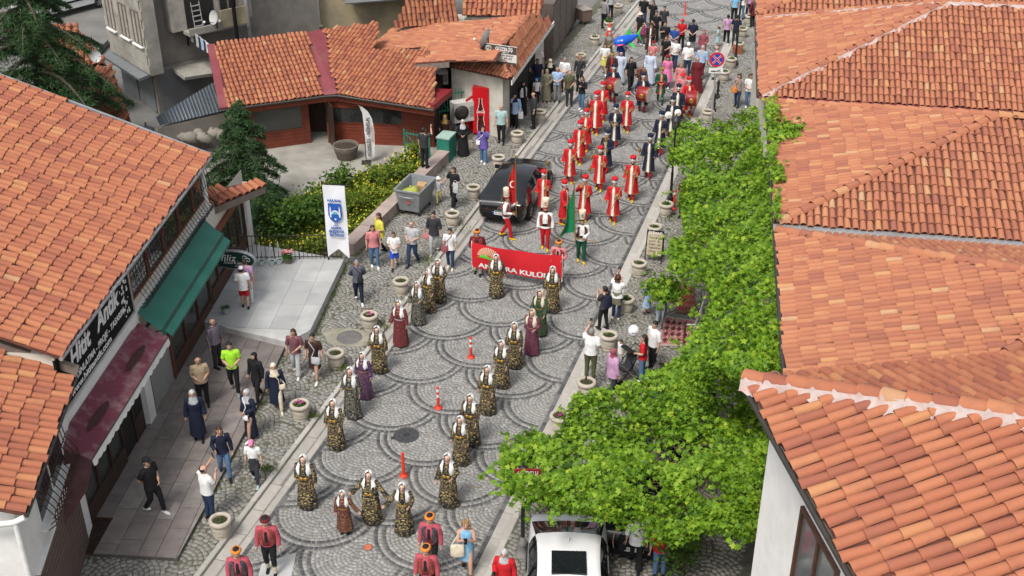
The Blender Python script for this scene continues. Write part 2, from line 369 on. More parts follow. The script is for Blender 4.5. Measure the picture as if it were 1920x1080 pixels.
# straight courses beside the gutters, gutter stones and kerb stones
def course(name, parent, fx, w, ln, y0, y1, z, h, mats, gap=0.012, kind=None, tilt=0.0):
    y = y0; sh = None
    while y < y1:
        L = ln * (0.9 + 0.2 * random.random()); x0, x1 = fx(y), fx(y + L); d = Vector((x1 - x0, L, 0)); ll = d.length - gap
        d.normalize(); a = math.atan2(d.y, d.x)
        b = MB(); hw = w / 2 - gap / 2; hl = ll / 2; e = min(0.012, w * 0.08)
        vs = [(sx * (hl - i), sy * (hw - i), zz) for zz, i in ((0, e), (-e, 0), (-h, 0)) for sx, sy in ((-1, -1), (1, -1), (1, 1), (-1, 1))]
        b.add(vs, [(0, 1, 2, 3)] + [(k * 4 + (j + 1) % 4, k * 4 + j, k * 4 + 4 + j, k * 4 + 4 + (j + 1) % 4) for k in (0, 1) for j in range(4)])
        o = b.build(name, mats[random.randrange(len(mats))], parent)
        o.location = ((x0 + x1) / 2, y + L / 2, z + random.uniform(-0.003, 0.003)); o.rotation_euler = (tilt, 0, a); y += L
kerbL = strip('kerb_left', lambda y: xL(y) - 0.16, lambda y: xL(y) + 0.6, -0.06, M_kerb, th=0.2)
kerbR = strip('kerb_right', lambda y: xR(y) - 0.34, lambda y: xR(y) + 0.16, -0.06, M_kerb, th=0.2)
M_kerb2 = mat('kerb_granite_pale', (0.42, 0.40, 0.365), 0.85, 0.12, 3, bump=0.2, dirt=(0.23, 0.215, 0.19), dscale=1.1)
M_gut2 = mat('gutter_stone_pale', (0.38, 0.355, 0.32), 0.85, 0.14, 2.5, bump=0.2, dirt=(0.2, 0.185, 0.16), dscale=0.9)
course('kerb_stone', kerbL, lambda y: xL(y) - 0.08, 0.16, 0.8, 18, 80, ZS + 0.005, 0.2, [M_kerb, M_kerb2])
course('gutter_stone', kerbL, lambda y: xL(y) + 0.20, 0.38, 1.0, 18, 80, -0.012, 0.1, [M_gut, M_gut2], tilt=0.03)
course('gutter_stone', kerbL, lambda y: xL(y) + 0.49, 0.20, 1.0, 18, 80, 0.004, 0.1, [M_gut, M_gut2])
course('kerb_stone', kerbR, lambda y: xR(y) + 0.08, 0.17, 0.8, 18, 80, ZS + 0.005, 0.2, [M_kerb2, M_gut2])
course('gutter_stone', kerbR, lambda y: xR(y) - 0.17, 0.32, 1.0, 18, 80, -0.004, 0.1, [M_gut2, M_kerb2])
M_bas = [mat('basalt_%s' % k, (v, v * 1.01, v * 1.04), 0.8, 0.2, 8, bump=0.3, bscale=50) for k, v in (('dark', 0.07), ('mid', 0.095), ('pale', 0.13))]
course('border_sett', road, lambda y: xL(y) + 0.655, 0.12, 0.2, 19, 60, 0.0, 0.02, M_bas)
course('border_sett', road, lambda y: xR(y) - 0.40, 0.13, 0.2, 19, 60, 0.0, 0.02, M_bas)

# the low paved step in front of the shops, slab by slab
FD = Vector((0.08, 1, 0)).normalized(); FO = Vector((FD.y, -FD.x, 0)); F0 = Vector((-10.85, 22.4, 0))       # along the shop fronts, out to the street
def fac(t, o=0.0, z=0.0): return F0 + FD * t + FO * o + Vector((0, 0, z))
def facp(x, y, o=0.0): return onplane(x, y, fac(0, o), FO)
def fac_to(p): d = Vector(p) - F0; return d.dot(FD), d.dot(FO)
def clip(poly, clipper):
    out = list(poly); n = len(clipper)
    for i in range(n):
        a, b = clipper[i], clipper[(i + 1) % n]; res = []
        side = lambda p: (b[0] - a[0]) * (p[1] - a[1]) - (b[1] - a[1]) * (p[0] - a[0])
        for j in range(len(out)):
            p, q = out[j], out[(j + 1) % len(out)]; sp, sq = side(p), side(q)
            if sp >= 0: res.append(p)
            if sp * sq < 0: k = sp / (sp - sq); res.append((p[0] + (q[0] - p[0]) * k, p[1] + (q[1] - p[1]) * k))
        out = res
        if len(out) < 3: return []
    return out
def area(p): return sum(p[i][0] * p[(i + 1) % len(p)][1] - p[(i + 1) % len(p)][0] * p[i][1] for i in range(len(p))) / 2
ZP, ZT = 0.2, 0.42
step_px = [(150, 1036), (332, 1046), (382, 954), (466, 795), (537, 643), (383, 636)]
sp_ = [at(x, y, ZP) for x, y in step_px]; sp_[0] = fac(-0.3, 0.02, ZP); sp_[5] = fac(10.2, 0.02, ZP)
spoly = [fac_to(p) for p in sp_]; spoly = spoly if area(spoly) > 0 else spoly[::-1]
M_slab = [mat('slab_%s' % k, c, 0.85, 0.16, 3, bump=0.25, bscale=25, dirt=(0.11, 0.1, 0.092), dscale=1.2, damt=0.6) for k, c in (('umber', (0.185, 0.16, 0.148)), ('brown', (0.215, 0.185, 0.168)), ('grey', (0.235, 0.21, 0.195)))]
b = MB(); b.prism([fac(*p)[:2] for p in spoly] if area([fac(*p)[:2] for p in spoly]) > 0 else [fac(*p)[:2] for p in spoly][::-1], -0.1, ZP - 0.02)
shop_step = setp(b.build('shop_pavement', mat('slab_bed', (0.11, 0.105, 0.09), 0.95, 0.3, 5)), kind='structure')
o_ = 0.02; ri = 0
while o_ < 4.0:
    wd = random.choice((0.46, 0.52, 0.58)); t = -0.6 - random.random()
    while t < 11:
        ln = random.uniform(0.7, 1.35); pc = clip([(t + 0.008, o_ + 0.008), (t + ln - 0.008, o_ + 0.008), (t + ln - 0.008, o_ + wd - 0.008), (t + 0.008, o_ + wd - 0.008)], spoly)
        if len(pc) >= 3 and abs(area(pc)) > 0.03:
            pts = [fac(p[0], p[1]) for p in pc]; a2 = area([(p.x, p.y) for p in pts]); pts = pts if a2 > 0 else pts[::-1]
            dz = random.uniform(-0.004, 0.004)
            MB().prism([(p.x, p.y) for p in pts], ZP - 0.05, ZP + dz).build('paving_slab', random.choice(M_slab), shop_step)
        t += ln
    o_ += wd
# the raised terrace of pale tiles
terr = [at(x, y, ZT) for x, y in ((467, 488), (645, 486), (582, 618), (537, 640), (381, 630))]
terr[0] = fac(15.7, 0.0, ZT); terr[4] = fac(10.25, 0.0, ZT)
tp = [(p.x, p.y) for p in terr]; tp = tp if area(tp) > 0 else tp[::-1]
M_tile = [mat('terrace_tile_%d' % i, c, 0.6, 0.1, 1.6, dirt=(0.33, 0.335, 0.33), dscale=1.5, damt=0.55, spec=0.3) for i, c in enumerate(((0.38, 0.385, 0.378), (0.41, 0.415, 0.408), (0.35, 0.355, 0.35)))]
M_riser = mat('terrace_stone', (0.45, 0.45, 0.43), 0.85, 0.2, 3, bump=0.4, bscale=9, dirt=(0.22, 0.22, 0.2), dscale=1.5)
terrace = setp(MB().prism(tp, -0.1, ZT - 0.02).build('terrace', M_riser), kind='structure')
tl = [fac_to(p) for p in terr]; tl = tl if area(tl) > 0 else tl[::-1]
for i in range(9):
    for j in range(6):
        t, o_ = 10.0 + i * 0.78, -0.05 + j * 0.78 
        pc = clip([(t + 0.004, o_ + 0.004), (t + 0.776, o_ + 0.004), (t + 0.776, o_ + 0.776), (t + 0.004, o_ + 0.776)], tl)
        if len(pc) >= 3 and abs(area(pc)) > 0.02:
            pts = [fac(p[0], p[1]) for p in pc]; pts = pts if area([(p.x, p.y) for p in pts]) > 0 else pts[::-1]
            MB().prism([(p.x, p.y) for p in pts], ZT - 0.03, ZT + random.uniform(-0.001, 0.001)).build('terrace_tile', random.choice(M_tile), terrace)
# yard in front of the wooden house, the planted bank, the back lane
yard_px = [(380, 420), (372, 285), (470, 255), (620, 250), (800, 235), (835, 262), (806, 316), (760, 365), (690, 420), (600, 480), (470, 486)]
setp(MB().prism([at(x, y, 0)[:2] for x, y in yard_px][::-1], -0.3, 0.02).build('yard', M_conc), kind='structure')
lane = [(-60, 50), (-40, 38), (-17.2, 39.5), (-12.2, 46.5), (-13, 52), (-16, 51), (-22, 60), (-22, 120), (-60, 120)]
setp(MB().prism(lane if area(lane) > 0 else lane[::-1], -0.3, -0.02).build('back_lane', M_asph), kind='structure')
# ================================================================ tiled roofs
TERRA = [(0.0, (0.27, 0.094, 0.06)), (0.2, (0.325, 0.114, 0.064)), (0.6, (0.37, 0.136, 0.072)), (0.9, (0.395, 0.155, 0.08)), (0.97, (0.43, 0.195, 0.09)), (1.0, (0.42, 0.235, 0.13))]
TERRA_P = [(p, (c[0] * 1.04, c[1] * 1.12, c[2] * 1.15)) for p, c in TERRA]
TERRA_O = [(p, (c[0] * 0.85, c[1] * 0.85, c[2] * 0.85)) for p, c in TERRA]
RT = {k: (mat_pieces('roof_tile_' + k, st, True, wear=wr, wamt=wa, wscale=3), mat_pieces('roof_tiles_' + k, st, False, wear=wr, wamt=wa, wscale=3))
      for k, st, wr, wa in (('red', TERRA, (0.2, 0.09, 0.07), 0.45), ('pale', TERRA_P, (0.26, 0.12, 0.09), 0.4), ('old', TERRA_O, (0.1, 0.065, 0.05), 0.75))}
M_deck = mat('roof_bed', (0.11, 0.04, 0.028), 0.95, 0.3, 3, dirt=(0.08, 0.05, 0.04), dscale=1.0)
M_flash = mat('maroon_flashing', (0.20, 0.045, 0.055), 0.55, 0.1, 2, dirt=(0.25, 0.11, 0.1), dscale=0.8)
M_wood = mat('grey_timber', (0.17, 0.14, 0.115), 0.9, 0.2, 5, bump=0.3, bscale=20)
M_mortar = mat('white_mortar', (0.44, 0.365, 0.34), 0.95, 0.12, 8, bump=0.5, bscale=18, dirt=(0.45, 0.25, 0.2), dscale=5, damt=0.8)
def tile_mesh(w, L, n=6):
    """one barrel tile: hollow half-round, wider at its lower end; X across, Y up the slope"""
    b = MB(); T = 0.014
    def arc(r, y, z): return [Vector((-r * math.cos(math.pi * k / n), y, z + 0.95 * r * math.sin(math.pi * k / n))) for k in range(n + 1)]
    r0, r1 = w * 0.5, w * 0.42
    o0_, o1_, i0 = arc(r0, 0, 0.022), arc(r1, L, -0.004), arc(r0 - T, 0.0, 0.022)
    V = o0_ + o1_ + i0; m = n + 1; F = []
    for k in range(n): F += [(k, k + 1, m + k + 1, m + k)]
    for k in range(n): F += [(k + 1, k, 2 * m + k, 2 * m + k + 1)]
    b.add(V, F[:n], 0, True); b.add(V, F[n:], 0, False)
    return b
class Roof:
    """faces of one building's roof: bed, tiles (the nearest 300 single, the rest joined), ridge caps"""
    def __init__(s, root, kind='red', pitchx=0.25, expo=0.36, label=None):
        s.kind, s.px, s.ex = kind, pitchx, expo; s.T = []
        s.root = root; s.part = None; s.bed = MB()
    def face(s, poly, px=None, ex=None, stagger=None, jit=1.0):
        poly = [Vector(p) for p in poly]; n = (poly[1] - poly[0]).cross(poly[2] - poly[0]).normalized()
        if n.z < 0: poly = poly[::-1]; n = -n
        up = (Vector((0, 0, 1)) - n * n.z).normalized(); ea = up.cross(n).normalized(); o = poly[0]
        P2 = [((p - o).dot(ea), (p - o).dot(up)) for p in poly]
        px = px or s.px; ex = ex or s.ex
        a0, a1 = min(p[0] for p in P2), max(p[0] for p in P2); b0, b1 = min(p[1] for p in P2), max(p[1] for p in P2)
        s.bed.slab([p - n * 0.005 for p in poly], 0.05)
        A = np.arange(a0 + px / 2, a1, px)
        for ia, a in enumerate(A):
            off = (stagger if stagger is not None else 0.0) + random.uniform(-0.5, 0.5) * 0.22 * ex
            Bs = np.arange(b0 + off - 0.03, b1, ex)
            c = np.c_[np.full(len(Bs), a), Bs + ex * 0.6]; ok = inpoly(c, P2)
            for b_, k in zip(Bs, ok):
                if k:
                    aj = a + random.gauss(0, 0.006 * jit); sk = random.gauss(0, 0.025 * jit)
                    s.T.append((o + ea * aj + up * b_ + n * random.uniform(0, 0.008 * jit), (ea + up * sk).normalized(), up, n, px, ex))
        return s
    def finish(s, single=300, caps=(), fascia=None):
        root = s.root
        part = s.bed.build('roof', M_deck, root); worldly(part) if root.name not in _world else None
        inv = _world.get(root.name, Matrix.Identity(4))
        T = sorted(s.T, key=lambda t: (t[0] - cam.location).length if seen(t[0]) else 1e6 + (t[0] - cam.location).length)
        cache = {}
        for k, (o, ea, up, n, px, ex) in enumerate(T[:single]):
            key = (round(px, 3), round(ex, 3))
            if key not in cache: cache[key] = tile_mesh(px * 0.89, ex + 0.06).mesh('roof_tile', RT[s.kind][0])
            ob = bpy.data.objects.new('roof_tile', cache[key]); col.objects.link(ob); ob.parent = part
            up2 = n.cross(ea)
            ob.matrix_local = Matrix(((ea.x, up2.x, n.x, o.x), (ea.y, up2.y, n.y, o.y), (ea.z, up2.z, n.z, o.z), (0, 0, 0, 1)))
        rest = T[single:]
        if rest:
            Vs, Fs, Ts = [], [], []; nb = 0; tm = {}
            for (o, ea, up, n, px, ex) in rest:
                key = (round(px, 3), round(ex, 3))
                if key not in tm:
                    b = tile_mesh(px * 0.89, ex + 0.06, 5); V = np.array([tuple(v) for v in b.v]); tm[key] = (V, np.array(b.f))
                V, F = tm[key]; up2 = n.cross(ea)
                W = V @ np.array([tuple(ea), tuple(up2), tuple(n)]) + np.array(tuple(o)); Vs.append(W); Fs.append(F + nb); nb += len(V); Ts.append(np.full(len(V), random.random()))
            me = big_mesh('roof_tiles', np.concatenate(Vs), np.concatenate(Fs), RT[s.kind][1], tint=np.concatenate(Ts))
            ob = bpy.data.objects.new('roof_tiles', me); col.objects.link(ob); ob.parent = part; setp(ob, kind='stuff')
        for (p, q, r, mort) in caps: cap_row(part, Vector(p), Vector(q), r, s.kind, mort)
        s.part = part; return part
def seen(p):
    d = p - cam.location; zc = d.y * _c - d.z * _s; 
    if zc < 1: return False
    x = FPX * d.x / zc; y = FPX * (d.y * _s + d.z * _c) / zc
    return abs(x) < 970 and abs(y) < 550
_cap = {}
def cap_row(part, p, q, r, kind, mortar):
    d = (q - p); L = d.length; d.normalize(); side = d.cross(Vector((0, 0, 1))).normalized(); upv = side.cross(d)
    n = max(1, int(L / 0.38)); st = L / n
    key = (kind, round(r, 3), round(st, 2))
    if key not in _cap: _cap[key] = tile_mesh(r * 2, st + 0.05).mesh('ridge_tile', RT[kind][0])
    for i in range(n):
        o = p + d * (i * st) + upv * (0.015 + random.uniform(0, 0.01)) + side * random.gauss(0, 0.01)
        sd = (side + d * random.gauss(0, 0.03)).normalized(); u2 = sd.cross(d).normalized(); d2 = u2.cross(sd)
        ob = bpy.data.objects.new('ridge_tile', _cap[key]); col.objects.link(ob); ob.parent = part
        ob.matrix_local = Matrix(((sd.x, d2.x, u2.x, o.x), (sd.y, d2.y, u2.y, o.y), (sd.z, d2.z, u2.z, o.z), (0, 0, 0, 1)))
    if mortar:
        b = MB(); m = int(L / 0.05); ring = []
        for sgn in (1, -1):
            if mortar == 1 and sgn < 0: continue
            rows = []
            w1 = 0.0
            for i in range(m + 1):
                w1 = 0.75 * w1 + random.gauss(0, 0.02)
                c = p + d * (L * i / m); w_ = r * (1.25 if mortar == 1 else 1.0) * (1.6 - 0.55 * (mortar == 1) + 0.35 * math.sin(i * 0.3) + w1 * 3); h_ = r * (0.62 + 1.2 * w1 + 0.3 * (math.sin(i * 0.83) > 0.9))
                rows.append([c + side * sgn * r * 0.9 + upv * max(h_, 0.02), c + side * sgn * (r * 1.04) + upv * (h_ * 0.5), c + side * sgn * w_ - upv * (0.36 * abs(w_) - 0.05 - 0.03 * math.sin(i * 0.9) - 0.02 * math.sin(i * 0.37))])
            b.rings(rows if sgn > 0 else [x[::-1] for x in rows], 0, (False, False), True, closed=False)
        ob = b.build('mortar', M_mortar); ob.parent = part
def plane_up(e0, e1, pitch, inward):
    e0, e1 = Vector(e0), Vector(e1); d = (e1 - e0).normalized(); h = Vector(inward); h = (h - d * h.dot(d)); h.z = 0; h.normalize()
    up = h * math.cos(pitch) + Vector((0, 0, math.sin(pitch))); return e0, d.cross(up).normalized()

# ---------------------------------------------------------------- the row of tiled houses on the vine side
M_cream = mat('cream_plaster', (0.62, 0.58, 0.50), 0.9, 0.06, 3, bump=0.15, bscale=60, dirt=(0.4, 0.36, 0.3), dscale=0.7, damt=0.4)
M_white = mat('white_plaster', (0.74, 0.73, 0.70), 0.9, 0.05, 3, bump=0.2, bscale=50, dirt=(0.5, 0.48, 0.44), dscale=0.8, damt=0.35)
M_metal = mat('gutter_metal', (0.055, 0.05, 0.045), 0.5, 0.2, 5, metal=0.3)
M_zinc = mat('zinc', (0.42, 0.43, 0.44), 0.45, 0.12, 4, metal=0.5, dirt=(0.25, 0.2, 0.17), dscale=1.5)
def hip_house(label, NW, SW, depth, ze, k, h, kind, px, ex, wallm, frac=0.5, caps=0.13, mort=0, single=300, gutter=True, wbase=0.0):
    NW, SW = Vector((NW.x, NW.y, ze)), Vector((SW.x, SW.y, ze)); dn = (NW - SW); L = dn.length; dn.normalize(); de = Vector((dn.y, -dn.x, 0))
    root = wempty('tiled_house', (SW.x + de.x, SW.y + de.y, 0), label, 'house')
    NE, SE = NW + de * depth, SW + de * depth; apex = SW + dn * L * frac + de * k + Vector((0, 0, h)); ap2 = SW + dn * L * frac + de * (depth - k) + Vector((0, 0, h))
    i = 0.35; b = MB(); w4 = [SW + de * i + dn * i, NW + de * i - dn * i, NE - de * i - dn * i, SE - de * i + dn * i]
    b.prism([(p.x, p.y) for p in w4][::-1], wbase, ze - 0.02); wall = b.build('wall', wallm, root)
    rf = Roof(root, kind, px, ex)
    rf.face([NW, SW, apex]); rf.face([SW, SE, ap2, apex]); rf.face([NE, NW, apex, ap2]); rf.face([SE, NE, ap2])
    part = rf.finish(single, caps=[(SW, apex, caps, mort), (NW, apex, caps, mort), (apex, ap2, caps, mort), (SE, ap2, caps, 0), (NE, ap2, caps, 0)])
    if gutter:
        g = MB(); p, q = SW - de * 0.06 - Vector((0, 0, 0.03)), NW - de * 0.06 - Vector((0, 0, 0.03)); g.tube([p, q], 0.06, 8); g.build('gutter', M_metal, root)
    f_ = MB(); f_.slab([SW + Vector((0, 0, -0.055)), NW + Vector((0, 0, -0.055)), NW + de * i + Vector((0, 0, -0.055)), SW + de * i + Vector((0, 0, -0.055))][::-1], 0.05); f_.build('soffit', M_wood, root)
    return root, wall, SW, NW, dn, de
ZE = 6.5
def win_on(root, wall_o, xdir, t0, t1, z0, z1, frm, glass, mull=1, sill=True, out=0.03, bars=0):
    """a window on a wall: frame, panes, sill. wall_o base point on the wall face, xdir along it; the outside is xdir x up"""
    x = Vector(xdir).normalized(); up = Vector((0, 0, 1)); no = x.cross(up); o = Vector(wall_o)
    P = lambda t, z, d=0.0: o + x * t + up * z + no * d
    b = MB(); fw = 0.07
    def bar(ta, tb, za, zb, d=out):
        b.slab([P(ta, za, d), P(tb, za, d), P(tb, zb, d), P(ta, zb, d)], d + 0.01)
    bar(t0, t1, z0, z0 + fw); bar(t0, t1, z1 - fw, z1); bar(t0, t0 + fw, z0 + fw, z1 - fw); bar(t1 - fw, t1, z0 + fw, z1 - fw)
    for i in range(1, mull + 1):
        c = t0 + (t1 - t0) * i / (mull + 1); bar(c - fw / 2, c + fw / 2, z0 + fw, z1 - fw)
    wo = b.build('window', frm, root)
    for i in range(mull + 1):
        a_, c_ = t0 + (t1 - t0) * i / (mull + 1), t0 + (t1 - t0) * (i + 1) / (mull + 1)
        gl = MB().add([P(a_ + 0.03, z0 + 0.03, 0.012), P(c_ - 0.03, z0 + 0.03, 0.012), P(c_ - 0.03, z1 - 0.03, 0.012), P(a_ + 0.03, z1 - 0.03, 0.012)], [(0, 1, 2, 3)]).build('pane', glass); gl.parent = wo
    if sill:
        s_ = MB(); s_.slab([P(t0 - 0.08, z0 - 0.0, 0.16), P(t1 + 0.08, z0 - 0.0, 0.16), P(t1 + 0.08, z0, 0.0), P(t0 - 0.08, z0, 0.0)][::1], 0.06)
        so = s_.build('sill', M_white); so.parent = wo
    return wo
G_dark = mat_glass()
M_brown = mat('brown_frame', (0.075, 0.035, 0.022), 0.55, 0.2, 6)
hA = hip_house('tiled house farthest up the row, its hip capped with white mortar', at(1420, 35, ZE), at(1425, 180, ZE), 22, ZE, 6.13, 2.17, 'pale', 0.18, 0.34, M_cream, caps=0.13, mort=1)
hB = hip_house('middle tiled house of the row, vine shoots lying over its eaves', at(1440, 192, ZE), at(1457, 420, ZE), 20, ZE, 6.0, 1.63, 'pale', 0.19, 0.35, M_cream, caps=0.14)
cN = at(1457, 434, ZE)
hC = hip_house('nearer tiled house beside the big vine canopy, roof between two valleys', cN, Vector((cN.x - 0.16 * 10.4, cN.y - 0.987 * 10.4, ZE)), 20, ZE, 6.4, 1.9, 'pale', 0.19, 0.36, M_cream, caps=0.14)
aN = at(1420, 28, ZE)
hZ = hip_house('last tiled house at the top of the row, mostly out of view', Vector((aN.x + 0.166 * 8, aN.y + 8 * 0.986, ZE)), aN, 22, ZE, 6, 1.7, 'pale', 0.21, 0.40, M_cream, single=120)
# sheet-metal valleys between the roofs
for a_, b_, m_ in ((hA, hB, M_flash), (hB, hC, M_zinc)):
    SWa, NWb, de = a_[2], b_[3], a_[5]; v = MB()
    p = [SWa - de * 0.1 + a_[4] * 0.12, NWb - de * 0.1 - a_[4] * 0.12]; up3 = Vector((0, 0, -0.0))
    v.slab([p[1] + up3, p[1] + de * 18 + up3, p[0] + de * 18 + up3, p[0] + up3], 0.03); v.build('valley_gutter', m_, a_[0])
# the near white house on the right
C0 = at(1398, 714, 9.5); C1 = at(1605, 1080, 9.5); wd = (C1 - C0).normalized(); ed = Vector((-wd.y, wd.x, 0)); ZD = 9.5
rootD = wempty('white_house', (C0.x + ed.x * 0.5, C0.y + ed.y * 0.5 , 0), 'white plastered house at lower right with large orange barrel tiles', 'house')
LW, DE = 9.0, 9.0; pt = 0.37; NWd, SWd = C0, C0 + wd * LW; NEd, SEd = C0 + ed * DE, C0 + ed * DE + wd * LW
apx = C0 + (ed + wd) * 4.5 + Vector((0, 0, 4.5 * pt))
i = 0.38; b = MB(); w4 = [NWd + (ed + wd) * i, SWd + (ed - wd) * i, SEd - (ed + wd) * i, NEd + (wd - ed) * i]
b.prism([(p.x, p.y) for p in w4], 0, ZD - 0.04); b.build('wall', M_white, rootD)
rf = Roof(rootD, 'red', 0.215, 0.43); rf.face([NWd, SWd, apx], jit=1.2); rf.face([NEd, NWd, apx], jit=1.2); rf.face([SWd, SEd, apx]); rf.face([SEd, NEd, apx])
pD = rf.finish(300, caps=[(NWd, apx, 0.17, 2), (SWd, apx, 0.15, 0)])
g = MB(); g.tube([NWd - ed * 0.06 + Vector((0, 0, -0.05)), SWd - ed * 0.06 + Vector((0, 0, -0.05))], 0.05, 8); g.tube([NWd - wd * 0.06 + Vector((0, 0, -0.05)), NEd - wd * 0.06 + Vector((0, 0, -0.05))], 0.05, 8); g.build('gutter', M_metal, rootD)
f_ = MB(); dn_ = Vector((0, 0, -0.06)); f_.slab([NWd + dn_, SWd + dn_, SWd + ed * i + dn_, NWd + ed * i + dn_], 0.04); f_.build('soffit', M_wood, rootD)
wl = NWd + (ed + wd) * i; wl.z = 0
t0 = (onplane(1508, 1000, wl, ed) - wl).dot(wd)
win_on(rootD, wl - ed * 0.0, wd, t0 - 0.15, t0 + 1.3, 6.9, 8.5, M_brown, mat_glass('pale_glass', (0.12, 0.13, 0.13), 0.08), 1, True, 0.06)
# ================================================================ the antique shops (left foreground)
UP = Vector((0, 0, 1))
M_maroon = mat('awning_maroon', (0.14, 0.03, 0.05), 0.75, 0.15, 2, dirt=(0.30, 0.22, 0.21), dscale=2.2, damt=0.6)
M_green = mat('awning_green', (0.015, 0.13, 0.095), 0.55, 0.12, 1.5, dirt=(0.05, 0.17, 0.14), dscale=0.8)
M_black = mat('black_board', (0.009, 0.009, 0.01), 0.8, 0.2, 3, spec=0.15)
M_ink = mat('white_letters', (0.78, 0.77, 0.74), 0.6, 0.04, 9)
M_iron = mat('wrought_iron', (0.02, 0.015, 0.013), 0.6, 0.3, 8)
M_rust = mat('rusty_iron', (0.06, 0.028, 0.018), 0.8, 0.3, 8)
M_redw = mat('red_brown_timber', (0.17, 0.055, 0.03), 0.7, 0.2, 6, bump=0.2, bscale=15)
M_shut = mat('steel_shutter', (0.33, 0.335, 0.325), 0.5, 0.1, 1.5, metal=0.3, dirt=(0.2, 0.19, 0.17), dscale=1.5)
shop = wempty('antique_shop', fac(6, -4), 'long antique shop with orange tiled roof, black sign and two awnings', 'shop building')
def fq(t0, t1, z0, z1, o): return [fac(t0, o, z0), fac(t1, o, z0), fac(t1, o, z1), fac(t0, o, z1)]
def fbox(b, t0, t1, o0, o1, z0, z1, mi=0): b.prism([fac(t0, o0)[:2], fac(t0, o1)[:2], fac(t1, o1)[:2], fac(t1, o0)[:2]], z0, z1, mi); return b
fbox(fbox(MB(), 0.95, 12.3, -9, -0.03, 0, 5.2), -0.25, 0.95, -1, -0.03, 0, 3.4).build('wall', M_cream, shop)
# roof: one long slope to the street, a second behind the ridge
e0, e1 = fac(0.75, 0.22, 5.28), fac(12.45, 0.22, 5.28); pit = R(20); upv = (-FO * math.cos(pit) + UP * math.sin(pit)); r0, r1 = e0 + upv * 9.6 , e1 + upv * 9.6 + FD * 0.35
rf = Roof(shop, 'red', 0.235, 0.40); rf.face([e0, e1, r1, r0], jit=1.3)
bk = (-FO * math.cos(pit) - UP * math.sin(pit)); rf.bed.slab([r0, r1, r1 + bk * 6, r0 + bk * 6], 0.05)
rf.finish(300)
b = MB(); b.slab([e1 + FD * 0.02 + UP * 0.05, e1 + FD * 0.12 + UP * 0.05, r1 + FD * 0.12 + UP * 0.05, r1 + FD * 0.02 + UP * 0.05], 0.12); b.build('verge_flashing', M_zinc, shop)
b = MB(); b.tube([e0 + FO * 0.03 - UP * 0.06, e1 + FO * 0.03 - UP * 0.06], 0.055, 8); b.build('gutter', M_zinc, shop)
# black sign board
sg = wempty('shop_sign', fac(3.1, 0.06, 3.78), 'long black shop sign with white blackletter lettering under the eaves', 'sign')
fbox(MB(), 0.8, 5.4, 0.0, 0.06, 3.74, 5.16).build('board', M_black, sg)
fb = MB(); fbox(fb, 0.76, 5.44, 0.0, 0.075, 5.16, 5.21); fbox(fb, 0.76, 5.44, 0.0, 0.075, 3.69, 3.74); fbox(fb, 5.4, 5.47, 0.0, 0.075, 3.69, 5.21); fb.build('frame', M_gut2, sg)
def on_fac(t, z, o): return frame(fac(t, o, z), FD, UP)
lettering('Hitit', 0.66, on_fac(2.05, 4.64, 0.066), M_ink, sg, fit=1.25, shear=0.25, bold=0.02)
lettering('Antik', 0.72, on_fac(3.85, 4.68, 0.066), M_ink, sg, fit=1.55, shear=0.25, bold=0.022)
lettering('AYDINLATMA - PROJE - TASARIM', 0.24, on_fac(3.05, 4.13, 0.066), M_ink, sg, fit=3.5, shear=0.2, bold=0.004)
lettering('www.hititantik.com', 0.24, on_fac(2.5, 3.88, 0.066), M_ink, sg, fit=2.6, bold=0.006)
b = MB()
for k in range(46):      # pale scrollwork at the end of the board
    a = k * 0.55; t = 4.98 + 0.16 * math.sin(a) + random.uniform(-0.1, 0.1); z = 3.9 + k * 0.025 + random.uniform(-0.05, 0.05); r = random.uniform(0.02, 0.07)
    pl = [fac(t + r * math.cos(q) * random.uniform(0.5, 1.1), 0.067, z + r * math.sin(q) * random.uniform(0.6, 1.4)) for q in np.linspace(0, 2 * math.pi, 7)[:-1]]; b.add(pl, [tuple(range(6))])
b.build('scrollwork', M_ink, sg)
fbox(fbox(MB(), -0.25, 12.3, -0.02, 0.12, 3.42, 3.66), 12.0, 12.3, -0.02, 0.04, 3.66, 5.1).build('ledge', M_white, shop)
# upper windows and the bellied iron grille
for i_, (a_, c_) in enumerate(((5.55, 6.9), (6.95, 8.25), (8.3, 9.6), (9.65, 10.95), (11.0, 12.2))):
    win_on(shop, fac(0, -0.02), FD, a_, c_, 3.95, 5.1, M_redw, G_dark, 0, False, 0.05)
gr = MB()
for k in range(34):
    t = 5.6 + k * 0.2; gr.tube([fac(t, 0.1, 5.08), fac(t, 0.16, 4.7), fac(t, 0.2, 4.35), fac(t, 0.36, 4.05), fac(t, 0.42, 3.85), fac(t, 0.3, 3.74), fac(t, 0.14, 3.74)], 0.011, 4, smooth=False)
for z_, o_ in ((5.05, 0.1), (4.5, 0.18), (3.95, 0.4), (3.74, 0.28)): gr.tube([fac(5.55, o_, z_), fac(12.3, o_, z_)], 0.013, 4)
for k in range(17):
    c = 5.8 + k * 0.39; gr.tube([fac(c + 0.13 * math.cos(q) * (1 - q / 12), 0.43 - 0.02 * q, 3.86 + 0.1 * math.sin(q) * (1 - q / 12)) for q in np.linspace(0, 7.5, 12)], 0.011, 4)
gr.build('window_grille', M_iron, shop)
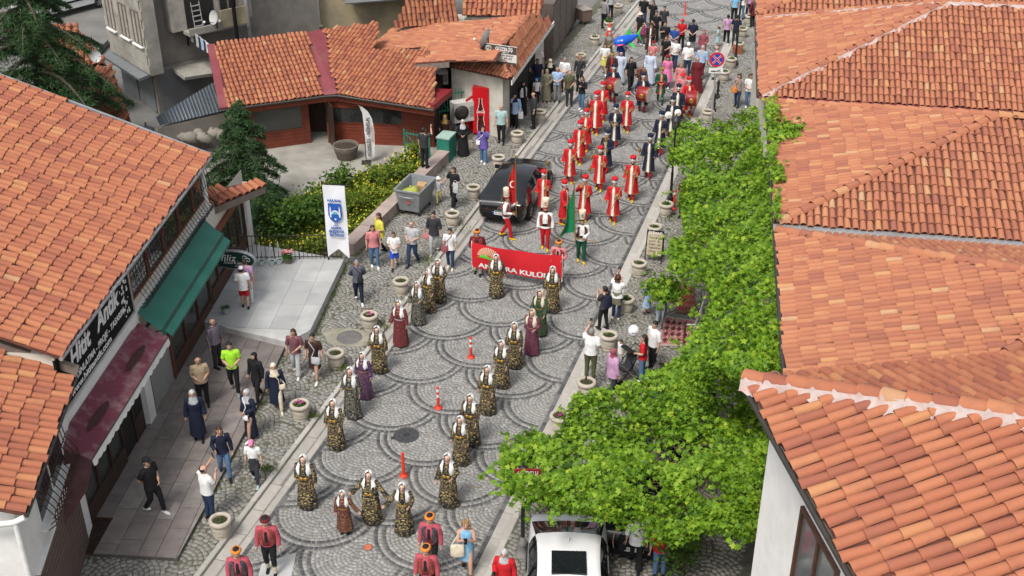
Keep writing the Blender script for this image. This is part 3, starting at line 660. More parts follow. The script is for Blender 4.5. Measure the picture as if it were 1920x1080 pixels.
# shop fronts
M_sg = mat_glass('shop_glass', (0.045, 0.05, 0.045), 0.05)
def glazing(t0, t1, n, z0, z1, frm, base):
    b = MB(); fbox(b, t0, t1, 0.0, 0.09, z0, base); fbox(b, t0, t1, 0.0, 0.07, z1, z1 + 0.1)
    for k in range(n + 1):
        c = t0 + (t1 - t0) * k / n; fbox(b, c - 0.045, c + 0.045, 0.0, 0.08, base, z1)
    fr = b.build('shop_front', frm, shop)
    for k in range(n):
        a_, c_ = t0 + (t1 - t0) * k / n + 0.05, t0 + (t1 - t0) * (k + 1) / n - 0.05
        o = MB().add(fq(a_, c_, base, z1, 0.03), [(0, 1, 2, 3)]).build('pane', M_sg); o.parent = fr
M_dbrown = mat('dark_brown_frame', (0.045, 0.027, 0.02), 0.5, 0.2, 6)
glazing(-0.1, 3.3, 4, ZP, 2.75, M_dbrown, 0.75); glazing(7.4, 11.2, 3, ZP, 2.55, M_brown, 0.7); glazing(11.3, 15.5, 5, ZT, 2.5, M_brown, 0.95)
b = MB(); fbox(b, 3.4, 4.9, -0.02, 0.02, ZP, 2.7); b.build('doorway', mat('dark_interior', (0.02, 0.017, 0.015), 0.9), shop)
b = MB(); fbox(b, 4.15, 4.22, 0.0, 0.06, ZP, 2.6); fbox(b, 4.22, 4.85, 0.0, 0.05, ZP, 0.9); fbox(b, 3.4, 4.9, 0.0, 0.06, 2.2, 2.28); b.build('door', M_dbrown, shop)
fbox(MB(), 5.0, 5.45, -0.02, 0.14, 0.0, 3.4).build('pillar', M_white, shop)
b = MB()
for k in range(16): b.add([fac(5.5, 0.06, ZP + k * 0.16), fac(7.3, 0.06, ZP + k * 0.16), fac(7.3, 0.045, ZP + k * 0.16 + 0.14), fac(5.5, 0.045, ZP + k * 0.16 + 0.14), fac(5.5, 0.06, ZP + k * 0.16 + 0.16), fac(7.3, 0.06, ZP + k * 0.16 + 0.16)], [(0, 1, 2, 3), (3, 2, 5, 4)])
b.build('shutter', M_shut, shop)
for a_ in (5.46, 7.28): fbox(MB(), a_, a_ + 0.09, 0.0, 0.12, ZP, 2.9).build('shutter_frame', M_redw, shop)
# awnings
def awning(name, label, t0, t1, zt, zb, out, m, drop, vm, n=40):
    r_ = wempty(name, fac((t0 + t1) / 2, 0, zb), label, 'awning'); b = MB(); rows = []
    for k in range(n + 1):
        t = t0 + (t1 - t0) * k / n; s_ = 0.012 * math.sin(k * 1.3)
        rows.append([fac(t, 0.13, zt), fac(t, out * 0.45, zt - (zt - zb) * 0.38 - 0.03 + s_), fac(t, out * 0.8, zt - (zt - zb) * 0.75 - 0.04 - s_), fac(t, out, zb)])
    b.rings(rows, 0, (False, False), True, closed=False); b.build('canvas', m, r_)
    v = MB(); rows = []
    for k in range(2 * n + 1):
        t = t0 + (t1 - t0) * k / (2 * n); ph = abs(math.sin(k * math.pi / 4)); rows.append([fac(t, out, zb), fac(t, out + 0.03 + 0.012 * math.sin(k * 0.9), zb - drop * (0.78 + 0.22 * ph))])
    v.rings(rows, 0, (False, False), True, closed=False); v.build('valance', vm, r_)
    p = MB(); p.tube([fac(t0, out, zb - 0.01), fac(t1, out, zb - 0.01)], 0.02, 6)
    for t in (t0 + 0.05, t1 - 0.05): p.tube([fac(t, 0.05, zb - 0.2), fac(t, out, zb - 0.02)], 0.018, 6)
    p.build('frame', M_metal, r_); return r_
aw = awning('awning', 'faded maroon awning with pale scalloped valance over the near shop front', -0.1, 5.35, 3.4, 2.98, 0.92, M_maroon, 0.24, M_white)
aw2 = awning('awning', 'green canvas awning with stepped lower edge over the second shop', 5.45, 11.3, 3.66, 3.1, 0.72, M_green, 0.2, M_green)
b = MB(); b.add([fac(5.6, 0.75, 3.0), fac(11.3, 0.75, 3.0), fac(11.3, 0.93, 2.86), fac(5.6, 0.93, 2.86), fac(5.6, 0.93, 2.78), fac(11.3, 0.93, 2.78)], [(0, 1, 2, 3), (3, 2, 5, 4)]); b.build('front_flap', M_green, aw2)
b = MB()      # sagging side cloth at the near end of the maroon awning
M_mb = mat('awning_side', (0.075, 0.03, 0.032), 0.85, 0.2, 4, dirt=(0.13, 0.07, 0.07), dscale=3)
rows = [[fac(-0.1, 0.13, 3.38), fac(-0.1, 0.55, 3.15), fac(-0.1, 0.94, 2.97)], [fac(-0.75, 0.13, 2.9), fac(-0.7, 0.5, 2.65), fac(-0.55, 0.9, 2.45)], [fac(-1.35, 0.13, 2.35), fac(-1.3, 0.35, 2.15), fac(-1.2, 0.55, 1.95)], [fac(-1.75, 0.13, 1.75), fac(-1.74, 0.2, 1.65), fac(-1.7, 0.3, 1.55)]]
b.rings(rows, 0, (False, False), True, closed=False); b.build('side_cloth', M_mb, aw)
for t_ in (1.35, 3.95):   # stained oval cut-outs in the canvas
    pl = [fac(t_ + 0.62 * math.cos(q) + 0.1 * math.sin(q), 0.55 + 0.09 * math.sin(q), 3.2 - 0.045 * math.sin(q)) for q in np.linspace(0, 2 * math.pi, 17)[:-1]]
    MB().add(pl, [tuple(range(16))]).build('vent_opening', mat('awning_hole', (0.05, 0.02, 0.018), 0.9), aw)
fbox(MB(), -0.5, -0.38, -0.02, 0.12, 0.05, 2.4).build('post', M_redw, shop)
# the oval hanging sign of the second shop
c = onplane(437, 487, fac(12.6, 0), -FD); os_ = wempty('hanging_sign', c, 'oval dark green hanging sign with white script lettering', 'sign')
b = MB(); b.rings([[c + FO * 0.78 * math.cos(q) * k + UP * 0.36 * math.sin(q) * k - FD * d_ for q in np.linspace(0, 2 * math.pi, 25)[:-1]] for k, d_ in ((0.98, -0.1), (1.0, -0.08), (1.0, 0.0), (0.96, 0.03))], 0); b.build('rim', M_zinc, os_)
b = MB(); b.add([c + FO * 0.72 * math.cos(q) + UP * 0.31 * math.sin(q) - FD * 0.036 for q in np.linspace(0, 2 * math.pi, 25)[:-1]], [tuple(range(24))]); b.build('face', mat('sign_green', (0.01, 0.045, 0.035), 0.4, 0.1), os_)
fm = lambda u, v: frame(c + FO * u + UP * v - FD * 0.042, FO, UP)
lettering('filiz', 0.36, fm(-0.16, 0.07), M_ink, os_, fit=0.52, shear=0.2); lettering('Antika & Sanat', 0.13, fm(0.02, -0.1), M_ink, os_, fit=0.72, shear=0.3); lettering('Galerisi', 0.1, fm(0.22, -0.21), M_ink, os_, fit=0.34, shear=0.3)
b = MB(); 
for cx, cz, sgn in ((0.4, 0.1, 1), (0.52, 0.02, -1), (-0.52, 0.0, 1)): b.tube([c + FO * (cx + sgn * 0.1 * math.cos(q) * (1 - q / 9)) + UP * (cz + 0.1 * math.sin(q) * (1 - q / 9)) - FD * 0.042 for q in np.linspace(0, 7, 14)], 0.009, 4)
b.build('flourish', M_ink, os_)
MB().tube([c - FO * 0.9 + UP * 0.42 - FD * -0.05, c + FO * 0.3 + UP * 0.42 - FD * -0.05], 0.025, 6).build('bracket', M_metal, os_)
# small porch roof past the awnings
A_, B_ = at(385, 396, 3.35), at(497, 349, 3.35); C_ = at(486, 342, 3.35); 
p0_, n0_ = plane_up(A_, B_, R(16), Vector((-0.4, 1, 0)))
porch = wempty('shop_porch', fac(14, 0.5), 'small tiled porch roof with timber edge beside the green awning', 'porch')
D_, E_ = onplane(352, 362, p0_, n0_), onplane(492, 338, p0_, n0_)
rf = Roof(porch, 'red', 0.26, 0.42); rf.face([A_, B_, E_, D_]); rf.finish(100)
b = MB(); ab = (B_ - A_).normalized(); b.slab([A_ - UP * 0.26, B_ - UP * 0.26, B_ - UP * 0.02, A_ - UP * 0.02], 0.06); b.build('fascia', M_wood, porch)
b = MB(); q0 = fac(11.35, 0.02, 2.55); b.add([fac(11.3, 0.06, 2.6), fac(15.8, 0.06, 2.6), fac(15.8, 0.06, 3.3), fac(11.3, 0.06, 3.6)], [(0, 1, 2, 3)]); b.build('gable_wall', M_cream, porch)
fbox(MB(), 11.3, 15.9, 0.02, 0.16, 2.45, 2.68).build('beam', M_redw, porch)
fbox(MB(), 15.55, 15.95, -0.25, 0.18, ZT - 0.3, 2.75).build('pillar', M_white, porch)
fbox(MB(), 12.3, 15.5, -1.0, -0.02, 0, 2.5).build('wall', M_cream, porch)

# ---------------------------------------------------------------- the white house in the lower left corner
E0, E1 = at(140, 706, 4.6), at(62, 920, 4.6); ev = (E1 - E0).normalized(); inn = Vector((ev.y, -ev.x, 0)); inn = inn if inn.x < 0 else -inn
hs_ = wempty('corner_house', E1 + inn * 2 - UP * 4.6, 'white walled house in the lower left corner with curled iron grille', 'house')
E2 = E0 + ev * 4.95; upn = inn * math.cos(R(20)) + UP * math.sin(R(20))
Q0 = onplane(-60, 640, E0, ev.cross(upn)); rf = Roof(hs_, 'red', 0.235, 0.41); rf.face([E2, E0, Q0, E2 + upn * 7], jit=1.2); rf.finish(170)
b = MB(); b.slab([E0 + UP * 0.02 - inn * 0.05 - ev * 0.16, E0 + UP * 0.02 - inn * 0.05, Q0 + UP * 0.05, Q0 + UP * 0.05 - ev * 0.16], 0.2); b.build('verge_board', M_wood, hs_)
W0, W1 = E0 + inn * 0.3 + ev * 0.25, E2 + inn * 0.3 - ev * 0.25; W0.z = W1.z = 0
MB().prism([(p.x, p.y) for p in (W0, W0 + inn * 6 + ev * 1.9, W1 + inn * 6, W1)], 0, 4.55).build('wall', M_white, hs_)
b = MB(); b.tube([E0 - inn * 0.03 - UP * 0.05, E2 - inn * 0.03 - UP * 0.05], 0.05, 8); b.build('gutter', M_metal, hs_)
G_ = E2 - UP * 0.08; b = MB(); b.tube([G_, G_ + inn * 0.25 - UP * 0.12, G_ + inn * 2.4 - UP * 0.2], 0.07, 8); b.tube([G_ + inn * 0.22 - UP * 0.1, G_ + inn * 0.25 - UP * 4.4], 0.06, 8); b.build('drain_pipe', mat('white_plastic', (0.66, 0.66, 0.64), 0.4), hs_)
wx = -ev; wo = W1 + Vector((0, 0, 0)); nrm = -inn
b = MB()
for k in range(13):
    t = 1.15 + 0.2 * k; bp = W1 - ev * t + nrm * 0.0
    b.tube([bp + UP * 4.25 + nrm * 0.02, bp + UP * 4.1 + nrm * 0.12, bp + UP * 3.7 + nrm * 0.16, bp + UP * 3.35 + nrm * 0.36, bp + UP * 3.1 + nrm * 0.36, bp + UP * 2.95 + nrm * 0.16, bp + UP * 2.95 + nrm * 0.02], 0.013, 5)
    if k < 12: b.tube([bp - ev * (0.1 + 0.09 * math.cos(q)) + UP * (3.3 + 0.13 * math.sin(q)) + nrm * 0.37 for q in np.linspace(0, 6, 9)], 0.011, 4)
for z_, d_ in ((4.2, 0.05), (3.75, 0.16), (3.1, 0.36)): b.tube([W1 - ev * 1.1 + UP * z_ + nrm * d_, W1 - ev * 3.7 + UP * z_ + nrm * d_], 0.014, 5)
b.build('window_grille', M_rust, hs_)
win_on(hs_, W1, -ev, 1.2, 3.6, 3.0, 4.2, M_white, G_dark, 1, True, 0.02)
b = MB()
for k in range(14): b.slab([W1 - ev * (0.2) + nrm * 0.03 + UP * (0.15 + k * 0.17), W1 - ev * 3.9 + nrm * 0.03 + UP * (0.15 + k * 0.17), W1 - ev * 3.9 + nrm * 0.03 + UP * (0.29 + k * 0.17), W1 - ev * 0.2 + nrm * 0.03 + UP * (0.29 + k * 0.17)], 0.05)
b.build('slatted_shutter', mat('brown_slats', (0.12, 0.085, 0.07), 0.7, 0.15), hs_)
b = MB(); b.slab([W1 - ev * 0.2 + nrm * 0.0 + UP * 2.62, W1 - ev * 4.2 + UP * 2.62, W1 - ev * 4.2 + nrm * 0.12 + UP * 2.62, W1 - ev * 0.2 + nrm * 0.12 + UP * 2.62][::-1], 0.08); b.build('ledge', M_white, hs_)
# floor grating by the shop front
gc = at(170, 1005, ZP + 0.01); gr = wempty('floor_grating', gc, 'rusty iron floor grating at the foot of the near shop window', 'grating'); tg, og = fac_to(gc)
b = MB()
for k in range(18): fbox(b, tg - 0.62 + k * 0.072, tg - 0.60 + k * 0.072, og - 0.3, og + 0.3, ZP + 0.004, ZP + 0.02)
fbox(b, tg - 0.66, tg - 0.62, og - 0.32, og + 0.32, ZP + 0.004, ZP + 0.022); fbox(b, tg + 0.66, tg + 0.7, og - 0.32, og + 0.32, ZP + 0.004, ZP + 0.022); b.build('bars', M_rust, gr)
fbox(MB(), tg - 0.64, tg + 0.68, og - 0.3, og + 0.3, ZP + 0.003, ZP + 0.006).build('pit', mat('pit_dark', (0.015, 0.013, 0.012), 0.9), gr)

# ================================================================ the wooden house across the yard
M_plank = mat('varnished_cladding', (0.15, 0.032, 0.016), 0.5, 0.25, 2.2, bump=0.1, spec=0.4)
wood = wempty('wooden_house', at(600, 262), 'low red brown timber house with orange tiled roof across the yard', 'house')
P1, P2, P3, P4 = at(470, 284), at(584, 268), at(616, 268), at(762, 274); P5 = P4 + (P4 - P3).normalized() * 1.25
HW = 2.32
def clad(a, c_, z0, z1, n=None, name='board'):
    d = (c_ - a); d.z = 0; L = d.length; d.normalize(); nn = d.cross(UP); k = max(1, int((z1 - z0) / 0.15)); h = (z1 - z0) / k
    for i in range(k):
        z = z0 + i * h; b = MB(); a2, c2 = Vector((a.x, a.y, 0)), Vector((c_.x, c_.y, 0))
        b.slab([a2 + nn * 0.03 + UP * (z + 0.004), c2 + nn * 0.03 + UP * (z + 0.004), c2 + nn * 0.022 + UP * (z + h - 0.004), a2 + nn * 0.022 + UP * (z + h - 0.004)], 0.03); b.build(name, M_plank, wood)
clad(P1, P2, 0.0, 0.72); clad(P1 + (P2 - P1) * 0.0, P1 + (P2 - P1) * 0.09, 0.72, 1.85); clad(P1 + (P2 - P1) * 0.9, P2, 0.72, 1.85)
clad(P3, P5, 0.0, 0.95); clad(P3 + (P5 - P3) * 0.72, P5, 0.95, 1.75); clad(P1, P2, 1.85, HW); clad(P3, P5, 1.75, HW)
d1 = (P2 - P1).normalized(); d2 = (P5 - P3).normalized()
win_on(wood, P1, d1, (P2 - P1).length * 0.09, (P2 - P1).length * 0.9, 0.72, 1.85, M_plank, mat_glass('dim_glass', (0.05, 0.052, 0.05), 0.05), 0, False, 0.05)
win_on(wood, P3, d2, 0.1, (P5 - P3).length * 0.38, 0.95, 1.75, M_plank, G_dark, 0, False, 0.05); win_on(wood, P3, d2, (P5 - P3).length * 0.385, (P5 - P3).length * 0.72, 0.95, 1.75, M_plank, G_dark, 0, False, 0.05)
b = MB(); n2 = d2.cross(UP)
for k in range(30):
    t = 0.15 + k * 0.1
    for sg_ in (1, -1): b.tube([P3 + d2 * t + n2 * 0.07 + UP * 0.97, P3 + d2 * (t + sg_ * 0.16) + n2 * 0.07 + UP * 1.35, P3 + d2 * t + n2 * 0.07 + UP * 1.73], 0.006, 3, smooth=False)
b.build('lattice', M_iron, wood)
# body behind the cladding, door opening between the two fronts
i1 = d1.cross(UP) * -1; i2 = d2.cross(UP) * -1
b = MB(); b.prism([(p.x, p.y) for p in (P1, P2, P2 + i1 * 5, P1 + i1 * 5)], 0, HW); b.prism([(p.x, p.y) for p in (P3, P5, P5 + i2 * 5, P3 + i2 * 5)], 0, HW); b.prism([(p.x, p.y) for p in (P2 + i1 * 1.2, P3 + i2 * 1.2, P3 + i2 * 4.9, P2 + i1 * 4.9)], 0, HW + 0.02); b.build('wall', mat('dark_room', (0.05, 0.03, 0.022), 0.9, 0.2), wood)
b = MB(); dp = P3 + Vector((0.03, 0, 0)); b.slab([dp + UP * 0.05, dp + Vector((0.35, -0.75, 0.05)), dp + Vector((0.35, -0.75, 2.0)), dp + UP * 2.0], 0.05); b.build('door', M_dbrown, wood)
b = MB(); b.prism([(p.x, p.y) for p in (P2 + i1 * 0.05, P3 + i2 * 0.05, P3 + i2 * 1.2, P2 + i1 * 1.2)], -0.1, 0.06); b.build('threshold', M_conc, wood)
# roof in two wings with a maroon valley strip
ze_ = 2.35; v1 = onplane(428, 201, P1 - i1 * 0.5, i1); v2 = onplane(606, 178, P1 - i1 * 0.5, i1); v1.z = v2.z = ze_
v1 = at(427, 203, ze_); v2 = at(606, 179, ze_); v3 = at(632, 177, ze_); v4 = at(813, 205, ze_)
pa, na = plane_up(v1, v2, R(19), i1); pb, nb = plane_up(v3, v4, R(19), i2)
rf = Roof(wood, 'red', 0.195, 0.32); rf.face([v1, v2, onplane(578, 61, pa, na), onplane(403, 84, pa, na)])
rf.face([v3, v4, onplane(818, 120, pb, nb), onplane(800, 92, pb, nb), onplane(700, 95, pb, nb), onplane(712, 42, pb, nb), onplane(608, 55, pb, nb)]); rf.finish(300)
b = MB(); t1, t2 = onplane(577, 61, pa, na), onplane(609, 55, pb, nb); b.slab([v2 + UP * 0.03, v3 + UP * 0.03, t2 + UP * 0.03, t1 + UP * 0.03], 0.03); b.build('valley_flashing', M_flash, wood)
t0_ = onplane(403, 84, pa, na); sd_ = -(d1); b = MB(); b.slab([v1 + sd_ * 0.34 + UP * 0.06, v1 + UP * 0.06, t0_ + UP * 0.06, t0_ + sd_ * 0.34 + UP * 0.06], 0.12); b.build('verge_flashing', M_flash, wood)
b = MB()
for p, q, ii in ((v1, v2, i1), (v3, v4, i2)):
    b.slab([p + ii * 0.05 - UP * 0.32, q + ii * 0.05 - UP * 0.32, q + ii * 0.05 - UP * 0.07, p + ii * 0.05 - UP * 0.07], 0.06)
b.slab([v2 + i1 * 0.05 - UP * 0.32, v3 + i2 * 0.05 - UP * 0.32, v3 + i2 * 0.05 - UP * 0.07, v2 + i1 * 0.05 - UP * 0.07], 0.06); b.build('fascia', M_plank, wood)
b = MB(); b.tube([v1 - i1 * 0.05 - UP * 0.04, v2 - i1 * 0.05 - UP * 0.04, v3 - i2 * 0.05 - UP * 0.04, v4 - i2 * 0.05 - UP * 0.04], 0.055, 7); b.build('gutter', M_metal, wood)
b = MB(); b.prism([(p.x, p.y) for p in (v4 + i2 * 0.1, v4 + i2 * 2 + d2 * 0.5, v4 + i2 * 2 - d2 * 0.2, v4 + i2 * 0.2 - d2 * 0.3)], ze_ - 0.1, ze_ + 0.16); b.build('corner_flashing', mat('red_tin', (0.2, 0.02, 0.025), 0.45, 0.1), wood)

# ================================================================ the kiosk with the fridge, up the street
kio = wempty('corner_shop', at(900, 215), 'small corner shop with pale orange hipped roof and satellite dish', 'shop building')
ZK = 3.0; S0, S1 = at(957, 149, ZK), at(1037, 37, ZK); F_ = at(838, 124, ZK); sd = (S1 - S0).normalized(); sin_ = Vector((-sd.y, sd.x, 0)); fd = (F_ - S0).normalized()
apK = at(992, 31, ZK + 1.15); mid = at(943, 86, ZK + 0.95)
rf = Roof(kio, 'pale', 0.19, 0.33); rf.face([S0, S1, apK, mid], ex=0.4)
ps, ns = plane_up(F_, S0, R(20), Vector((0, 1, 0))); k0, k1 = onplane(850, 107, ps, ns), onplane(945, 118, ps, ns)
rf.face([F_, S0, k1, k0])
L0, L1 = at(690, 96, ZK - 0.15), at(738, 54, ZK - 0.15); pl_, nl_ = plane_up(L0, L1, R(9), Vector((1, 0, 0)))
W_ = lambda x, y: onplane(x, y, pl_, nl_)
mpoly = [W_(690, 96), W_(812, 87), W_(778, 119), W_(842, 114), W_(930, 114), W_(945, 84), W_(992, 30), W_(738, 54)]
rf.face(mpoly[:1] + mpoly[1:2] + [mpoly[6], mpoly[7]]); rf.face([mpoly[1], mpoly[2], mpoly[3], mpoly[4], mpoly[5], mpoly[6]])
rf.finish(300, caps=[(mid, apK, 0.11, 0), (S0, k1, 0.11, 0)])
b = MB(); 
for p, q in ((mpoly[0], mpoly[1]), (mpoly[2], mpoly[3])): b.slab([p - UP * 0.3, q - UP * 0.3, q - UP * 0.03, p - UP * 0.03], 0.05)
b.build('fascia', M_wood, kio)
wi = 0.45; K0 = S0 + sin_ * wi + sd * 0.45; K1 = S1 + sin_ * wi; K2 = F_ + sd * 0.35 + fd * -0.1; K0.z = K1.z = K2.z = 0
b = MB(); pk = [(p.x, p.y) for p in (K0, K1, K1 + sin_ * 5, K2 + sd * 2.6 - Vector((0.1, 0, 0)), K2)]; b.prism(pk if area(pk) > 0 else pk[::-1], 0, ZK - 0.08); b.build('wall', mat('stained_plaster', (0.55, 0.52, 0.45), 0.92, 0.08, 2, bump=0.2, dirt=(0.33, 0.3, 0.24), dscale=0.9, damt=0.7), kio)
b = MB(); b.slab([S0 + UP * -0.06 - sin_ * 0.03, S1 - UP * 0.06 - sin_ * 0.03, S1 - UP * 0.26 - sin_ * 0.03, S0 - UP * 0.26 - sin_ * 0.03], 0.04); b.build('fascia', M_white, kio)
b = MB(); st_ = K0 - sin_ * 0.02; b.slab([st_ + sd * 1.2 + UP * 0.1, st_ + sd * 6 + UP * 0.1, st_ + sd * 6 + UP * 2.4, st_ + sd * 1.2 + UP * 2.4], 0.02); b.build('doorway', mat('dark_interior', (0.02, 0.017, 0.015), 0.9), kio)
b = MB()
for k in range(5): b.slab([st_ - sin_ * 0.03 + sd * (1.2 + k * 1.2) + UP * 0.1, st_ - sin_ * 0.03 + sd * (1.28 + k * 1.2) + UP * 0.1, st_ - sin_ * 0.03 + sd * (1.28 + k * 1.2) + UP * 2.4, st_ - sin_ * 0.03 + sd * (1.2 + k * 1.2) + UP * 2.4], 0.03)
b.build('door_frame', M_dbrown, kio)
# sign, dish and boxes on that roof
sc = at(938, 103, ZK + 0.75); sr = wempty('roof_sign', sc - UP * 0.45, 'white and dark shop sign board standing on the pale tiled roof', 'sign'); sx = Vector((0.92, -0.38, 0)).normalized(); sn = sx.cross(UP)
b = MB(); b.slab([sc - sx * 0.75 - UP * 0.4, sc + sx * 0.75 - UP * 0.4, sc + sx * 0.75 + UP * 0.42, sc - sx * 0.75 + UP * 0.42], 0.06); b.build('board', mat('sign_white', (0.66, 0.65, 0.62), 0.6, 0.08), sr)
b = MB(); b.slab([sc - sx * 0.75 + UP * 0.08 + sn * 0.005, sc + sx * 0.75 + UP * 0.08 + sn * 0.005, sc + sx * 0.75 + UP * 0.42 + sn * 0.005, sc - sx * 0.75 + UP * 0.42 + sn * 0.005], 0.004); b.slab([sc - sx * 0.75 - UP * 0.4 + sn * 0.005, sc + sx * 0.75 - UP * 0.4 + sn * 0.005, sc + sx * 0.75 - UP * 0.28 + sn * 0.005, sc - sx * 0.75 - UP * 0.28 + sn * 0.005], 0.004); b.build('band', mat('sign_umber', (0.07, 0.055, 0.045), 0.6), sr)
sf = lambda u, v: frame(sc + sx * u + UP * v + sn * 0.012, sx, UP)
M_brn = mat('sign_text', (0.06, 0.045, 0.04), 0.6)
lettering('GÜZELİŞ', 0.2, sf(0.18, 0.27), M_ink, sr, fit=0.8, bold=0.004); lettering('MOBİLYA', 0.09, sf(0.2, 0.14), M_ink, sr, fit=0.42)
lettering('ANTİKA ALIM SATIM', 0.1, sf(0, 0.0), M_brn, sr, fit=1.2); lettering('0532 311 20 50', 0.1, sf(0, -0.12), M_brn, sr, fit=1.1); lettering('TAMİR', 0.09, sf(0, -0.22), mat('sign_red', (0.4, 0.03, 0.03), 0.6), sr, fit=0.5)
b = MB(); b.tube([sc - sx * 0.55 + sx * 0.13 * math.cos(q) + UP * (0.26 + 0.1 * math.sin(q)) + sn * 0.015 for q in np.linspace(0, 6.283, 17)], 0.012, 4); b.tube([sc - sx * 0.57 + sx * 0.06 * math.cos(q) + UP * (0.26 + 0.05 * math.sin(q)) + sn * 0.015 for q in np.linspace(0, 6.283, 13)], 0.01, 4); b.build('emblem', M_ink, sr)
b = MB(); b.tube([sc - sx * 0.6 - UP * 0.62 - sn * 0.05, sc - sx * 0.6 + UP * 0.3 - sn * 0.08], 0.025, 5); b.tube([sc + sx * 0.6 - UP * 0.62 - sn * 0.05, sc + sx * 0.6 + UP * 0.3 - sn * 0.08], 0.025, 5); b.build('post', M_metal, sr)
def dish(c, rz, r, label):
    o = empty('satellite_dish', c, rz, label, 'satellite dish')
    b = MB(); b.rings([[Vector((r * k * math.cos(q), -0.12 * r + 0.35 * r * k * k * -1 + 0.3 * r, r * k * math.sin(q) * 1.05)) for q in np.linspace(0, 2 * math.pi, 21)[:-1]] for k in (0.02, 0.4, 0.75, 1.0)][::-1], 0, (False, True)); 
    for v_ in range(len(b.v)): x_, y_, z_ = b.v[v_]; b.v[v_] = (x_, y_ + z_ * 0.3, z_ + r + 0.25)
    b.build('reflector', mat('dish_grey', (0.42, 0.43, 0.42), 0.5, 0.08), o)
    MB().tube([(0, 0.1, 0), (0, 0.1, r + 0.3)], 0.03, 6).build('mast', M_metal, o); MB().tube([(0, 0.05, 0.3), (0, -0.55, r * 0.8 + 0.2)], 0.015, 5).build('arm', M_metal, o); MB().ball((0, -0.57, r * 0.85 + 0.2), 0.06).build('receiver', M_white, o); return o
dish(at(912, 100, ZK + 0.7), R(-115), 0.42, 'round grey satellite dish on a mast beside the roof sign')
b = MB(); bx = at(907, 96, ZK + 0.72); bo = wempty('roof_lamp_box', bx, 'small dark box mounted at the foot of the satellite dish', 'box'); b.box(bx + UP * 0.25, (0.3, 0.25, 0.42)); b.build('case', M_metal, bo); MB().tube([bx - UP * 0.15, bx + UP * 0.05], 0.04, 6).build('foot', M_wood, bo)
# air conditioners
def aircon(c, rz, label, size=(0.85, 0.32, 0.62)):
    o = empty('air_conditioner', c, rz, label, 'air conditioner'); w_, d_, h_ = size
    MB().box((0, 0, h_ / 2), (w_, d_, h_)).build('case', mat('ac_white', (0.55, 0.54, 0.5), 0.6, 0.06, dirt=(0.35, 0.33, 0.28)), o)
    MB().lathe([(h_ * 0.38, 0), (h_ * 0.38, 0.02), (h_ * 0.1, 0.03)], 18).build('fan_grille', M_metal, o, loc=(-w_ * 0.16, -d_ / 2 - 0.0, h_ / 2)).rotation_euler = (R(90), 0, 0)
    b = MB()
    for i_ in range(7): b.box((w_ * 0.33, -d_ / 2 - 0.005, h_ * (0.25 + 0.08 * i_)), (w_ * 0.22, 0.01, 0.02))
    b.build('louvres', M_metal, o); return o
aircon(at(822, 157, 1.85), R(12), 'white air conditioner unit under the corner shop eaves')
aircon(at(868, 225, 0.75) , R(25), 'weathered air conditioner boxed in slats beside the red fridge', (1.0, 0.5, 0.9)); aircon(at(868, 240, 0.1), R(25), 'lower white air conditioner standing behind the green gate', (0.9, 0.4, 0.75))
# ================================================================ people
_arm = {  # elbow, wrist for the left arm (+X); right is mirrored. Figures face -Y.
    'down': ((0.245, 0.03, 1.14), (0.262, -0.03, 0.89)), 'fwd': ((0.245, -0.05, 1.14), (0.25, -0.2, 0.95)), 'aft': ((0.25, 0.12, 1.15), (0.27, 0.12, 0.9)),
    'hold': ((0.25, 0.02, 1.14), (0.075, -0.22, 1.06)), 'phone': ((0.215, -0.12, 1.17), (0.06, -0.3, 1.36)), 'high': ((0.235, -0.22, 1.40), (0.13, -0.33, 1.64)),
    'out': ((0.335, -0.01, 1.17), (0.50, -0.06, 0.99)), 'back': ((0.27, 0.1, 1.15), (0.07, 0.17, 1.0)), 'staff': ((0.25, -0.02, 1.16), (0.17, -0.24, 1.22)),
    'bent': ((0.255, 0.04, 1.15), (0.2, -0.19, 1.11)), 'chest': ((0.25, -0.03, 1.17), (0.06, -0.2, 1.27)), 'face': ((0.25, -0.16, 1.26), (0.06, -0.17, 1.52)), 'drum': ((0.3, -0.03, 1.18), (0.3, -0.26, 1.06)), 'pole': ((0.26, -0.12, 1.22), (0.24, -0.28, 1.36))}
_leg = {'stand': (((0.1, -0.015, 0.5), (0.105, 0.02, 0.085)), ((0.1, -0.015, 0.5), (0.105, 0.02, 0.085))),
        'walkl': (((0.095, -0.15, 0.51), (0.095, -0.2, 0.09)), ((0.1, 0.0, 0.49), (0.1, 0.24, 0.13))),
        'walkr': (((0.1, 0.0, 0.49), (0.1, 0.24, 0.13)), ((0.095, -0.15, 0.51), (0.095, -0.2, 0.09))),
        'step': (((0.1, -0.08, 0.5), (0.1, -0.1, 0.085)), ((0.1, 0.0, 0.5), (0.1, 0.1, 0.095)))}
def joints(legs, aL, aR):
    J = {'hip': 0.93}
    for s, nm, a in ((1, 'L', aL), (-1, 'R', aR)):
        e, w_ = _arm[a]; J['e' + nm] = Vector((s * e[0], e[1], e[2])); J['w' + nm] = Vector((s * w_[0], w_[1], w_[2])); J['s' + nm] = Vector((s * 0.175, 0.005, 1.405))
    for s, nm, i in ((1, 'L', 0), (-1, 'R', 1)):
        k, a = _leg[legs][i]; J['k' + nm] = Vector((s * k[0], k[1], k[2])); J['a' + nm] = Vector((s * a[0], a[1], a[2])); J['h' + nm] = Vector((s * 0.088, 0, 0.9))
    return J
_pc = {}
def cached(key, fn):
    if key not in _pc: _pc[key] = fn()
    return _pc[key]
